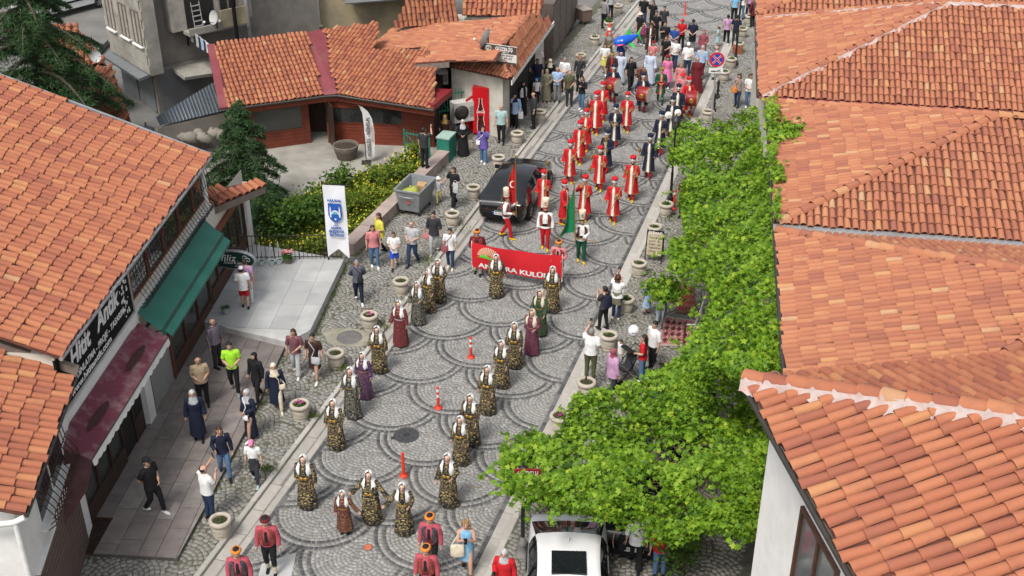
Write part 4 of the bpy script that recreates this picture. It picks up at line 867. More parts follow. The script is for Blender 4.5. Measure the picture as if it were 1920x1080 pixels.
def body_mesh(legs, aL, aR):
    J = joints(legs, aL, aR)
    V = [(0, 0, 0.95), (0, 0.0, 1.1), (0, 0.0, 1.27), (0, 0.005, 1.40), (0, 0.008, 1.485), (0, -0.018, 1.56), (0, -0.012, 1.635), (0, 0.002, 1.70)]
    Rr = [(0.12, 0.10), (0.105, 0.085), (0.115, 0.09), (0.085, 0.075), (0.05, 0.052), (0.068, 0.078), (0.085, 0.104), (0.066, 0.084)]; E_ = [(i_, i_ + 1) for i_ in range(7)]
    for nm in 'LR':
        b0 = len(V); s = 1 if nm == 'L' else -1
        V += [(s * 0.11, 0.005, 1.405), J['s' + nm], J['s' + nm].lerp(J['e' + nm], 0.5), J['e' + nm], J['e' + nm].lerp(J['w' + nm], 0.45), J['w' + nm]]; Rr += [(0.07, 0.07), (0.062, 0.062), (0.05, 0.05), (0.042, 0.042), (0.04, 0.04), (0.027, 0.027)]
        E_ += [(3, b0)] + [(b0 + i_, b0 + i_ + 1) for i_ in range(5)]
        b0 = len(V); V += [J['h' + nm], J['h' + nm].lerp(J['k' + nm], 0.5), J['k' + nm], J['k' + nm].lerp(J['a' + nm], 0.4), J['a' + nm]]; Rr += [(0.09, 0.09), (0.082, 0.082), (0.06, 0.06), (0.058, 0.058), (0.038, 0.038)]
        E_ += [(0, b0)] + [(b0 + i_, b0 + i_ + 1) for i_ in range(4)]
    me = bpy.data.meshes.new('body'); me.from_pydata([tuple(v) for v in V], E_, []); o = bpy.data.objects.new('body', me); col.objects.link(o)
    sk = o.modifiers.new('skin', 'SKIN'); sk.use_smooth_shade = True; 
    sv = me.skin_vertices[0].data if me.skin_vertices else None
    if sv is None:
        bm = bmesh.new(); bm.from_mesh(me); bm.verts.layers.skin.verify(); bm.to_mesh(me); bm.free(); sv = me.skin_vertices[0].data
    for i_, r in enumerate(Rr): sv[i_].radius = (r[0] * 1.08, r[1] * 1.08); sv[i_].use_root = (i_ == 0)
    o.modifiers.new('sub', 'SUBSURF').levels = 1
    bpy.context.view_layer.update(); out = bpy.data.meshes.new_from_object(o.evaluated_get(bpy.context.evaluated_depsgraph_get()))
    bpy.data.objects.remove(o); bpy.data.meshes.remove(me); out.name = 'body'; return out
def hand_mesh(curl):
    """palm, four unequal bent fingers and a thumb leaving the side of the palm; runs along -Z from the wrist"""
    b = MB(); b.ell([(0, 0, 0.012, 0.022, 0.018), (0, 0, -0.02, 0.034, 0.016), (0, 0, -0.06, 0.041, 0.015), (0, 0, -0.088, 0.04, 0.013)], 8)
    for i_, (x, L) in enumerate(((-0.029, 0.068), (-0.010, 0.078), (0.010, 0.074), (0.028, 0.058))):
        p = Vector((x, 0, -0.08)); path = [p]; a = 0.15
        for k, fr in enumerate((0.42, 0.32, 0.26)): p = p + Vector((0, -math.sin(a), -math.cos(a))) * L * fr; path.append(p); a += curl
        b.tube(path, [0.0098, 0.0094, 0.0088, 0.007], 5)
    p = Vector((0.032, -0.004, -0.03)); path = [p, p + Vector((0.022, -0.014, -0.024)), p + Vector((0.03, -0.03, -0.05)), p + Vector((0.024, -0.042 - 0.01 * curl, -0.068))]; b.tube(path, [0.012, 0.0115, 0.0105, 0.008], 5)
    return b.mesh('hand')
H_relax, H_grip = hand_mesh(0.28), hand_mesh(0.95)
TOR = {'m': [(0.86, 0.158, 0.112), (0.98, 0.158, 0.116), (1.1, 0.152, 0.112), (1.24, 0.166, 0.116), (1.35, 0.17, 0.108), (1.415, 0.145, 0.09), (1.46, 0.098, 0.074), (1.495, 0.064, 0.06)],
       'f': [(0.86, 0.172, 0.122), (0.97, 0.162, 0.114), (1.09, 0.132, 0.1), (1.22, 0.152, 0.125), (1.33, 0.158, 0.112), (1.41, 0.142, 0.09), (1.455, 0.088, 0.07), (1.49, 0.06, 0.058)]}
def top_mesh(legs, aL, aR, sex, sleeve, w_, hem, loose=0.014, cuff=0.0, neck=1.495):
    J = joints(legs, aL, aR); b = MB(); T = [t for t in TOR[sex] if t[0] > hem + 0.02 and t[0] <= neck]; f0 = TOR[sex][0] if hem > 0.8 else TOR[sex][0]
    T = [(hem, np.interp(hem, [t[0] for t in TOR[sex]], [t[1] for t in TOR[sex]]) + (0.01 if hem < 0.9 else 0), np.interp(hem, [t[0] for t in TOR[sex]], [t[2] for t in TOR[sex]]) + 0.012)] + T
    b.ell([(0, 0.0, z, rx * (w_ if z < 1.4 else (w_ + 1) / 2) + loose, ry * (w_ if z < 1.4 else 1) + loose) for z, rx, ry in T], 16, cap=(False, False))
    if sleeve > 0:
        for nm in 'LR':
            s = 1 if nm == 'L' else -1; S, E_, W_ = J['s' + nm], J['e' + nm], J['w' + nm]; I = Vector((s * 0.1, 0, 1.40))
            k = 1.0 if sleeve >= 1 else sleeve
            if k <= 0.5: pts = [I, S + Vector((s * 0.012, 0, 0.0)), S.lerp(E_, k * 1.0), S.lerp(E_, k * 2.0)]; rr = [0.075, 0.078, 0.07, 0.066]
            else: pts = [I, S + Vector((s * 0.012, 0, 0)), S.lerp(E_, 0.5), E_, E_.lerp(W_, 0.5 * (k - 0.5) * 2), E_.lerp(W_, (k - 0.5) * 2 * 0.98)]; rr = [0.075, 0.078, 0.066, 0.06, 0.052 + cuff * 0.6, 0.044 + cuff]
            b.tube(pts, [r + loose * 0.4 for r in rr], 10, cap=True)
    return b.mesh('top')
def trouser_mesh(legs, aL, aR, length, w_, flare):
    J = joints(legs, aL, aR); b = MB(); b.ell([(0, 0, 0.80, 0.135 * w_, 0.1 * w_), (0, 0, 0.87, 0.172 * w_, 0.125 * w_), (0, 0, 0.95, 0.166 * w_, 0.122 * w_), (0, 0, 1.04, 0.15 * w_, 0.112 * w_)], 14)
    for nm in 'LR':
        h, k, a = J['h' + nm], J['k' + nm], J['a' + nm]
        if length < 0.6: pts = [h, h.lerp(k, 0.5), h.lerp(k, length * 2 * 0.9)]; rr = [0.1 * w_, 0.096 * w_, 0.092 * w_]
        else: pts = [h, h.lerp(k, 0.5), k, k.lerp(a, 0.5), k.lerp(a, 0.97 if length >= 1 else (length - 0.5) * 2)]; rr = [0.1 * w_, 0.09 * w_, 0.072 + flare * 0.3, 0.064 + flare * 0.7, 0.058 + flare]
        b.tube(pts, rr, 10)
    return b.mesh('trousers')
def skirt_mesh(z0, z1, r0, r1, ripple, n=28, waves=7, seed=0, front=0.0):
    b = MB(); rs = []; rg = np.random.default_rng(seed); ph = rg.random() * 6
    for i_ in range(8):
        t = i_ / 7; z = z0 + (z1 - z0) * t; r = r0 + (r1 - r0) * (t ** 0.8); A = ripple * t
        rs.append([Vector(((r * (1 + A * math.sin(waves * q + ph) + A * 0.5 * math.sin((waves * 2 - 3) * q))) * math.cos(q), (r * 0.82 * (1 + A * math.sin(waves * q + ph + 0.5))) * math.sin(q) - front * t, z + 0.012 * t * math.sin(3 * q + ph))) for q in np.linspace(0, 2 * math.pi, n + 1)[:-1]])
    b.rings(rs, 0, (False, False)); return b.mesh('skirt')
def robe_mesh(aL, aR, hem, w_, wide, seed=0, gap=1, cuff=0.05, legs='step'):
    """open-fronted long coat: cloth, inner front strip, trimmed edges and hem"""
    J = joints(legs, aL, aR); b = MB(); n = 32; rg = np.random.default_rng(seed); ph = rg.random() * 6; rs = []
    zs = [hem, hem + 0.03, hem + 0.15, 0.55, 0.75, 0.9, 1.0, 1.1, 1.24, 1.35, 1.415, 1.46, 1.49]; zs = sorted(set(round(max(z, hem), 3) for z in zs))
    for z in zs:
        if z < 0.95: t = (0.95 - z) / 0.75; rx, ry = 0.178 * w_ + (0.085 + wide) * t, 0.135 * w_ + (0.07 + wide) * t; A = 0.07 * t
        else: rx, ry = [np.interp(z, [q[0] for q in TOR['m']], [q[i_] for q in TOR['m']]) * (w_ if z < 1.4 else 1) + 0.022 for i_ in (1, 2)]; A = 0
        rs.append([Vector((rx * (1 + A * math.sin(6 * q + ph)) * math.cos(q), ry * (1 + A * math.sin(6 * q + ph)) * math.sin(q), z)) for q in np.linspace(0, 2 * math.pi, n + 1)[:-1]])
    b.rings(rs, 0, (False, False))
    for fi in range(len(b.f)):
        j = fi % n; i_ = fi // n; d = abs(((j + 0.5) - n * 0.75 + n / 2) % n - n / 2)
        if d < 1.2 * gap: b.m[fi] = 1
        elif d < 2.2 * gap or i_ == 0: b.m[fi] = 2
    for nm in 'LR':
        s = 1 if nm == 'L' else -1; S, E_, W_ = J['s' + nm], J['e' + nm], J['w' + nm]; I = Vector((s * 0.1, 0, 1.40))
        b.tube([I, S + Vector((s * 0.015, 0, 0)), S.lerp(E_, 0.5), E_, E_.lerp(W_, 0.5), E_.lerp(W_, 0.85)], [0.08, 0.085, 0.078, 0.072, 0.066 + cuff * 0.5, 0.06 + cuff], 10)
        b.tube([E_.lerp(W_, 0.83), E_.lerp(W_, 0.92)], [0.063 + cuff, 0.064 + cuff], 10, mi=2)
    return b.mesh('robe')
def cut_ball(c, r, keep, n=18, m=12):
    b = MB(); b.ball(c, r, n, m); F = []; M_ = []; S_ = []
    for f in b.f:
        p = sum((Vector(b.v[k]) for k in f), Vector()) / len(f)
        if keep(p): F.append(f); M_.append(0); S_.append(True)
    b.f, b.m, b.sm = F, M_, S_; return b
def hair_mesh(style):
    if style == 'bald': b = cut_ball((0, 0.012, 1.63), (0.083, 0.1, 0.1), lambda p: p.y > 0.0 and 1.56 < p.z < 1.66)
    else: b = cut_ball((0, 0.012, 1.638), (0.09, 0.108, 0.108), lambda p: (p.z > 1.69 or p.y > -0.035 or (p.z > 1.665 and p.y < 0)) and p.z > (1.565 if style == 'short' else 1.54))
    if style == 'long': b.ell([(0, 0.05, 1.66, 0.085, 0.06), (0, 0.06, 1.55, 0.1, 0.062), (0, 0.075, 1.42, 0.115, 0.05), (0, 0.09, 1.28, 0.09, 0.036), (0, 0.09, 1.2, 0.04, 0.02)], 12)
    if style == 'bun': b.ball((0, 0.13, 1.68), (0.045, 0.045, 0.045), 8, 6)
    if style == 'tail': b.tube([(0, 0.11, 1.68), (0, 0.15, 1.62), (0, 0.14, 1.5), (0, 0.12, 1.38)], [0.025, 0.035, 0.03, 0.012], 7)
    if style == 'curly':
        for k in range(26):
            q = random.random() * 6.28; z = random.uniform(1.52, 1.74); 
            if math.sin(q) < -0.35 and z < 1.69: continue
            b.ball((0.085 * math.cos(q) * (1.15 if z < 1.68 else 0.7), 0.015 + 0.1 * math.sin(q) * (1.1 if z < 1.68 else 0.7), z), 0.038, 6, 4)
    return b.mesh('hair')
def scarf_mesh():
    b = cut_ball((0, 0.012, 1.636), (0.098, 0.118, 0.122), lambda p: not (p.y < -0.045 and 1.545 < p.z < 1.7 and abs(p.x) < 0.066))
    b.ell([(0, 0.005, 1.575, 0.088, 0.098), (0, 0.0, 1.52, 0.095, 0.1), (0, -0.004, 1.47, 0.125, 0.11), (0, -0.004, 1.40, 0.175, 0.125), (0, -0.01, 1.33, 0.168, 0.138)], 16, cap=(False, False)); return b.mesh('headscarf')
def veil_mesh(long_=1.0, seed=0):
    b = MB(); rs = []; n = 26; rg = np.random.default_rng(seed); ph = rg.random() * 6
    for z, rx, ry, gp, A in ((1.768, 0.02, 0.02, 4, 0), (1.757, 0.06, 0.068, 40, 0), (1.725, 0.09, 0.1, 56, 0), (1.68, 0.108, 0.12, 58, 0.01), (1.61, 0.116, 0.126, 54, 0.02), (1.54, 0.12, 0.122, 44, 0.03), (1.48, 0.155, 0.132, 32, 0.03), (1.42, 0.225, 0.152, 24, 0.02), (1.34, 0.235, 0.18, 22, 0.03), (1.26, 0.22, 0.19, 27, 0.05), (1.4 - 0.22 * long_, 0.2, 0.185, 36, 0.09)):
        qs = np.linspace(R(-90 + gp), R(270 - gp), n); 
        # shoulders stay under the cloth, the arms leave from beneath its sides
        rs.append([Vector((rx * (1 + A * math.sin(9 * q + ph)) * math.cos(q), 0.01 + ry * (1 + A * math.sin(11 * q + ph)) * math.sin(q), z + (0.0 if z > 1.25 else 0.07 * math.sin(2 * q + 0.3) * (0.6 if z < 1.15 else 0.2)))) for q in qs])
    b.rings(rs, 0, (False, False), True, closed=False); return b.mesh('veil')
def face_mesh():
    b = MB()
    for s in (-1, 1): b.ball((s * 0.031, -0.093, 1.648), (0.012, 0.008, 0.0075), 6, 4, 0); b.box((s * 0.031, -0.098, 1.668), (0.03, 0.01, 0.006), 0)
    b.box((0, -0.094, 1.572), (0.04, 0.012, 0.009), 1)
    b.add([(-0.014, -0.094, 1.6), (0.014, -0.094, 1.6), (0, -0.122, 1.606), (0, -0.098, 1.65)], [(0, 1, 2), (1, 3, 2), (3, 0, 2)], 2)
    for s in (-1, 1): b.ball((s * 0.083, 0.005, 1.625), (0.012, 0.02, 0.03), 6, 4, 2)
    return b.mesh('face')
FACE = face_mesh()
def shoe_mesh():
    b = MB(); rs = []
    for y, wx, h in ((0.075, 0.024, 0.05), (0.05, 0.036, 0.075), (0.0, 0.038, 0.085), (-0.06, 0.043, 0.062), (-0.13, 0.045, 0.048), (-0.175, 0.034, 0.038), (-0.19, 0.012, 0.025)):
        rs.append([Vector((wx * c_, y, max(0.0, h * s_))) for c_, s_ in ((-0.9, 0), (0.9, 0), (1, 0.35), (0.75, 0.8), (0, 1.0), (-0.75, 0.8), (-1, 0.35))])
    b.rings(rs[::-1], 0); return b.mesh('shoe')
SHOE = shoe_mesh()
def band_ring(b, z, r, ry, tube_r, mi=0, n=18, twist=0.0):
    b.tube([Vector((r * math.cos(q), 0.005 + ry * math.sin(q), z + twist * math.sin(7 * q))) for q in np.linspace(0, 2 * math.pi, n + 1)], tube_r, 6, mi, cap=False); return b
def hat_mesh(kind):
    b = MB()
    if kind == 'mehter':
        b.ell([(0, 0.004, 1.675, 0.098, 0.115), (0, 0.004, 1.70, 0.112, 0.128), (0, 0.004, 1.755, 0.115, 0.131)], 18, 1, cap=(False, False)); b.ell([(0, 0.004, 1.75, 0.106, 0.122), (0, 0.004, 1.80, 0.118, 0.132), (0, 0.004, 1.85, 0.128, 0.142), (0, 0.004, 1.87, 0.112, 0.125), (0, 0.004, 1.877, 0.04, 0.05)], 18, 0)
        b.box((0, -0.132, 1.745), (0.035, 0.014, 0.09), 1)
    elif kind == 'bork':
        b.ell([(0, 0.004, 1.68, 0.098, 0.112), (0, 0.004, 1.72, 0.108, 0.12), (0, 0.004, 1.735, 0.108, 0.12)], 18, 1, cap=(False, False)); b.ell([(0, 0.004, 1.735, 0.104, 0.117), (0, 0.004, 1.78, 0.108, 0.12), (0, 0.006, 1.795, 0.108, 0.12)], 18, 0, cap=(False, False)); b.ell([(0, 0.006, 1.795, 0.107, 0.119), (0, 0.006, 1.81, 0.108, 0.12)], 18, 1, cap=(False, False))
        b.ell([(0, 0.006, 1.81, 0.106, 0.118), (0, 0.012, 1.95, 0.122, 0.118), (0, 0.02, 2.05, 0.132, 0.105), (0, 0.02, 2.06, 0.12, 0.09)], 18, 0)
        for k in range(3): b.ball(((k - 1) * 0.03, -0.115, 1.9), (0.009, 0.012, 0.05 + 0.02 * (k == 1)), 6, 5, 1)
        b.add([(-0.1, 0.1, 2.0), (0.1, 0.1, 2.0), (0.12, 0.17, 1.7), (0.1, 0.19, 1.45), (-0.1, 0.19, 1.45), (-0.12, 0.17, 1.7)], [(0, 1, 2, 5), (5, 2, 3, 4)], 0, True)
    elif kind == 'turban':
        b.add(*[(lambda q: (q.v, q.f))(cut_ball((0, 0.01, 1.66), (0.1, 0.115, 0.12), lambda p: p.z > 1.68))][0], 1, True); band_ring(b, 1.695, 0.098, 0.115, 0.03, 0, twist=0.006); band_ring(b, 1.715, 0.092, 0.108, 0.026, 0, twist=-0.006)
        b.tube([(-0.09, 0.06, 1.69), (-0.12, 0.09, 1.6), (-0.13, 0.09, 1.5)], [0.02, 0.024, 0.01], 5)
    elif kind == 'cap':
        b.add(*[(lambda q: (q.v, q.f))(cut_ball((0, 0.008, 1.66), (0.096, 0.112, 0.105), lambda p: p.z > 1.675))][0], 0, True); b.add([(-0.075, -0.08, 1.69), (0.075, -0.08, 1.69), (0.06, -0.19, 1.675), (0, -0.205, 1.672), (-0.06, -0.19, 1.675)], [(0, 1, 2, 3, 4)], 0); b.add([(-0.075, -0.08, 1.682), (0.075, -0.08, 1.682), (0.06, -0.19, 1.667), (0, -0.205, 1.664), (-0.06, -0.19, 1.667)], [(4, 3, 2, 1, 0)], 0)
    elif kind == 'brim':
        b.ell([(0, 0.005, 1.685, 0.165, 0.175), (0, 0.005, 1.692, 0.16, 0.17), (0, 0.005, 1.70, 0.1, 0.115), (0, 0.005, 1.76, 0.095, 0.11), (0, 0.005, 1.785, 0.06, 0.075)], 18, 0)
    elif kind == 'crown':
        b.ell([(0, 0.005, 1.69, 0.1, 0.115), (0, 0.005, 1.74, 0.11, 0.122)], 18, 0, cap=(False, True)); 
        for k in range(9): q = k * 0.7; b.ball((0.1 * math.cos(q), 0.005 + 0.115 * math.sin(q), 1.76), 0.028, 6, 4, 1)
    return b.mesh('hat')
HATS = {k: hat_mesh(k) for k in ('mehter', 'bork', 'turban', 'cap', 'brim', 'crown')}
HAIR = {k: hair_mesh(k) for k in ('short', 'long', 'bun', 'tail', 'curly', 'bald')}
SCARF = scarf_mesh(); VEILS = [veil_mesh(l_, i_) for i_, l_ in enumerate((1.0, 0.85, 1.1, 0.95))]
BEARD = cut_ball((0, -0.008, 1.572), (0.078, 0.095, 0.062), lambda p: p.y < 0.0 and p.z < 1.60 and not (abs(p.x) < 0.022 and 1.565 < p.z < 1.58)).mesh('beard')
SK = [mat('skin_%d' % i_, c, 0.6, 0.06, 20, spec=0.3) for i_, c in enumerate(((0.50, 0.30, 0.215), (0.56, 0.36, 0.27), (0.42, 0.24, 0.165)))]
HC = {'black': mat('hair_black', (0.014, 0.011, 0.01), 0.55, 0.3, 30), 'brown': mat('hair_brown', (0.045, 0.026, 0.016), 0.55, 0.3, 30), 'grey': mat('hair_grey', (0.2, 0.195, 0.185), 0.6, 0.3, 30), 'blond': mat('hair_blond', (0.26, 0.16, 0.075), 0.55, 0.3, 30), 'auburn': mat('hair_auburn', (0.075, 0.028, 0.014), 0.55, 0.3, 30)}
M_eye = mat('eye_dark', (0.02, 0.015, 0.012), 0.4); M_lip = mat('lips', (0.30, 0.10, 0.09), 0.5)
CL = dict(white=(0.72, 0.72, 0.71), black=(0.014, 0.014, 0.016), navy=(0.014, 0.018, 0.04), red=(0.47, 0.014, 0.02), jeans=(0.085, 0.16, 0.28), djeans=(0.025, 0.045, 0.095), grey=(0.23, 0.235, 0.24), lgrey=(0.42, 0.43, 0.44), pink=(0.55, 0.20, 0.21), rose=(0.40, 0.075, 0.1), yellow=(0.62, 0.56, 0.08), olive=(0.085, 0.085, 0.045), beige=(0.42, 0.32, 0.21), neon=(0.36, 0.75, 0.04), maroon=(0.12, 0.014, 0.02), mauve=(0.17, 0.07, 0.085), brown=(0.045, 0.022, 0.018), teal=(0.33, 0.46, 0.46), purple=(0.13, 0.09, 0.33), lblue=(0.34, 0.47, 0.68), blue=(0.02, 0.07, 0.27), sky=(0.2, 0.42, 0.62), lilac=(0.46, 0.27, 0.42), hotpink=(0.62, 0.17, 0.33), cream=(0.62, 0.55, 0.42), khaki=(0.19, 0.175, 0.12), green=(0.01, 0.075, 0.04), orange=(0.62, 0.2, 0.03), gold=(0.42, 0.27, 0.07), shoe_y=(0.62, 0.38, 0.01), charcoal=(0.035, 0.036, 0.042), dpink=(0.27, 0.075, 0.095), rust=(0.16, 0.07, 0.04), silver=(0.4, 0.41, 0.44), royal=(0.02, 0.07, 0.5), fuchsia=(0.34, 0.03, 0.17))
def cloth(c):
    if isinstance(c, bpy.types.Material): return c
    shine = {'gold': (0.4, 0.5), 'hotpink': (0.4, 0)}.get(c, (0.85, 0))
    return mat('cloth_' + c, CL[c], shine[0], 0.16, 9, bump=0.6, bscale=11, metal=shine[1], spec=0.25)
EMB = {'bg': mat_embroidery('black_gold_velvet', (0.012, 0.011, 0.012), (0.62, 0.46, 0.19), 5.2, 0.42), 'bs': mat_embroidery('black_silver_velvet', (0.013, 0.013, 0.014), (0.45, 0.42, 0.32), 8, 0.45),
       'vred': mat_embroidery('red_velvet', (0.11, 0.006, 0.014), (0.42, 0.3, 0.2), 10, 0.16), 'vpurple': mat_embroidery('purple_velvet', (0.05, 0.012, 0.085), (0.42, 0.27, 0.08), 9, 0.3), 'mag': mat_embroidery('plum_velvet', (0.10, 0.012, 0.05), (0.38, 0.25, 0.12), 11, 0.22), 'vgreen': mat_embroidery('green_velvet', (0.006, 0.035, 0.018), (0.34, 0.27, 0.08), 11, 0.22),
       'trim': mat_embroidery('gold_braid', (0.34, 0.02, 0.02), (0.50, 0.33, 0.09), 26, 0.95), 'ntrim': mat_embroidery('gold_braid_navy', (0.015, 0.018, 0.03), (0.46, 0.36, 0.14), 26, 0.8), 'vest': mat_embroidery('blue_gold_vest', (0.012, 0.018, 0.06), (0.38, 0.25, 0.07), 13, 0.42), 'rvest': mat_embroidery('red_gold_vest', (0.2, 0.012, 0.022), (0.42, 0.28, 0.08), 13, 0.4), 'wf': mat_embroidery('white_front', (0.72, 0.71, 0.67), (0.40, 0.27, 0.10), 22, 0.2), 'flor': mat_embroidery('patterned_blouse', (0.35, 0.3, 0.28), (0.06, 0.05, 0.06), 14, 0.8), 'leo': mat_embroidery('brown_print', (0.20, 0.16, 0.11), (0.04, 0.03, 0.025), 18, 0.6), 'kef': mat_embroidery('chequered_scarf', (0.5, 0.5, 0.5), (0.05, 0.05, 0.06), 30, 0.8), 'ylw': mat_embroidery('yellow_print', (0.5, 0.45, 0.1), (0.6, 0.6, 0.55), 20, 0.5), 'dark_red': mat_embroidery('dark_red_gold', (0.07, 0.008, 0.012), (0.42, 0.28, 0.1), 10, 0.4),
       'str': mat_stripes('navy_stripes', (0.05, 0.055, 0.085), (0.11, 0.115, 0.15), 9), 'plaid': mat_stripes('plaid', (0.035, 0.03, 0.05), (0.3, 0.24, 0.28), 6, check=True), 'plaid2': mat_stripes('plaid_grey', (0.04, 0.04, 0.05), (0.42, 0.4, 0.38), 6, check=True), 'rst': mat_stripes('striped_robe', (0.62, 0.65, 0.7), (0.32, 0.42, 0.58), 6, 'X')}
def col_(c): return EMB[c] if c in EMB else cloth(c)
PEOPLE = []
def person(px, py, h, face, label, group=None, legs='stand', aL='down', aR='down', sex='m', top=('short', 'white'), bot=('trousers', 'black'), dress=None, robe=None, hair=('short', 'black'), scarf=None, veil=None, hat=None, shoes='black', skin=0, w=1.0, z=None, beard=None, apron=None, vest=None, sash=None, socks=None):
    p = at(px, py, 0)
    if z is None: z = 0.0 if xL(p.y) < p.x < xR(p.y) else ZS
    p = at(px, py, z); rz = R(face); s = h / 1.745
    root = empty('person', p, rz, label, 'person', group, s)
    o = put('body', cached(('body', legs, aL, aR), lambda: body_mesh(legs, aL, aR)), root, SK[skin])
    put('face', FACE, root, [M_eye, M_lip, SK[skin]])
    J = joints(legs, aL, aR)
    for nm in 'LR':
        pose = aL if nm == 'L' else aR; grip = pose in ('hold', 'phone', 'high', 'staff', 'drum', 'pole', 'out', 'bent', 'chest')
        ho = put('hand', H_grip if grip else H_relax, root, SK[skin]); d = (J['w' + nm] - J['e' + nm]).normalized()
        q = (-d).to_track_quat('Z', 'X' if nm == 'L' else 'X'); side = 1 if nm == 'R' else -1
        ho.matrix_local = Matrix.Translation(J['w' + nm]) @ q.to_matrix().to_4x4() @ Matrix.Diagonal((side, 1, 1, 1))
        sh = put('shoe', SHOE, root, cloth(shoes)); a = J['a' + nm]; sh.location = (a.x, a.y - 0.0, a.z - 0.085 if a.z > 0.1 else a.z - 0.085)
        if a.y > 0.2: sh.rotation_euler = (R(-24), 0, 0); sh.location.z = 0.055
    if hair: put('hair', HAIR[hair[0]], root, HC[hair[1]])
    if beard: put('beard', BEARD, root, HC[beard])
    if scarf: put('headscarf', SCARF, root, col_(scarf))
    if veil is not None: put('veil', VEILS[veil[1]], root, cloth(veil[0]))
    if hat: put('hat', HATS[hat[0]], root, [cloth(c) for c in hat[1:]])
    if robe:   # (cloth, inner, trim, hem, wide)
        put('robe', cached(('robe', aL, aR, robe[3], round(w, 2), robe[4], len(PEOPLE) % 3), lambda: robe_mesh(aL, aR, robe[3], w, robe[4], len(PEOPLE) % 3)), root, [col_(robe[0]), col_(robe[1]), col_(robe[2])])
    if dress:  # (cloth, hem, width at hem, sleeve, ripple)
        m_ = col_(dress[0]); sx_ = 'f'
        put('dress_top', cached(('top', 'stand', aL, aR, sx_, dress[3], round(w, 2), 0.9, 0.02, 0.025), lambda: top_mesh('stand', aL, aR, sx_, dress[3], w, 0.9, 0.02, 0.025)), root, m_)
        put('skirt', cached(('skirt', 1.08, dress[1], dress[2], round(w, 2), len(PEOPLE) % 4, dress[4]), lambda: skirt_mesh(1.08, dress[1], 0.158 * w, dress[2], dress[4], seed=len(PEOPLE) % 4)), root, m_)
    if top and not dress and not (robe and bot is None):
        hem = top[2] if len(top) > 2 else 0.88; sl = {'short': 0.36, 'long': 1.0, 'none': 0.0, 'elbow': 0.5, 'roll': 0.72}[top[0]]; lo = top[3] if len(top) > 3 else 0.014
        if not robe or sl: put('top', cached(('top', legs, aL, aR, sex, sl, round(w, 2), hem, lo), lambda: top_mesh(legs, aL, aR, sex, sl, w, hem, lo, 0.01 if lo > 0.02 else 0.0)), root, col_(top[1]))
    if bot:
        if bot[0] in ('trousers', 'shorts', 'capri', 'wide'):
            L_ = {'trousers': 1.0, 'shorts': 0.5, 'capri': 0.78, 'wide': 1.0}[bot[0]]; fl = 0.035 if bot[0] == 'wide' else 0.0
            put('trousers', cached(('tr', legs, L_, round(w, 2), fl), lambda: trouser_mesh(legs, aL, aR, L_, w, fl)), root, col_(bot[1]))
        elif bot[0] == 'skirt': put('skirt', cached(('sk', bot[2], bot[3], round(w, 2)), lambda: skirt_mesh(1.06, bot[2], 0.155 * w, bot[3], 0.04)), root, col_(bot[1]))
    if vest: put('waistcoat', cached(('vest', sex, round(w, 2)), lambda: vest_mesh(w)), root, [col_(vest)])
    if sash: put('sash', cached(('sash', round(w, 2)), lambda: sash_mesh(w)), root, cloth(sash))
    if socks:
        b_ = cached(('socks', legs), lambda: socks_mesh(legs, aL, aR)); put('socks', b_, root, cloth(socks))
    if apron: put('apron', cached(('apron',), lambda: skirt_mesh(1.1, 0.62, 0.165, 0.19, 0.02)), root, col_(apron))
    root['hh'] = h; PEOPLE.append(root); del root['hh']
    return root
def vest_mesh(w_):
    b = MB(); n = 24; rs = []
    for z in (0.98, 1.1, 1.24, 1.35, 1.41, 1.45):
        rx, ry = [np.interp(z, [q[0] for q in TOR['m']], [q[i_] for q in TOR['m']]) * w_ + 0.04 for i_ in (1, 2)]; rs.append([Vector((rx * math.cos(q), ry * math.sin(q), z)) for q in np.linspace(R(-90 + 24), R(270 - 24), n)])
    b.rings(rs, 0, (False, False), True, closed=False)
    for s in (-1, 1): b.ball((s * 0.185 * w_, 0.01, 1.385), (0.06, 0.075, 0.055), 8, 6)
    return b.mesh('waistcoat')
def sash_mesh(w_): return MB().ell([(0, 0, 0.955, 0.178 * w_, 0.135 * w_), (0, 0, 1.0, 0.19 * w_, 0.147 * w_), (0, 0, 1.07, 0.188 * w_, 0.145 * w_), (0, 0, 1.12, 0.175 * w_, 0.132 * w_)], 18, cap=(False, False)).mesh('sash')
def socks_mesh(legs, aL, aR):
    J = joints(legs, aL, aR); b = MB()
    for nm in 'LR': b.tube([J['k' + nm].lerp(J['a' + nm], 0.05), J['k' + nm].lerp(J['a' + nm], 0.5), J['a' + nm]], [0.062, 0.064, 0.047], 9)
    return b.mesh('socks')
def in_person(root, v):
    """a point in a figure's own frame, in the world"""
    s = root.scale[0]; return root.location + Matrix.Rotation(root.rotation_euler.z, 3, 'Z') @ (Vector(v) * s)
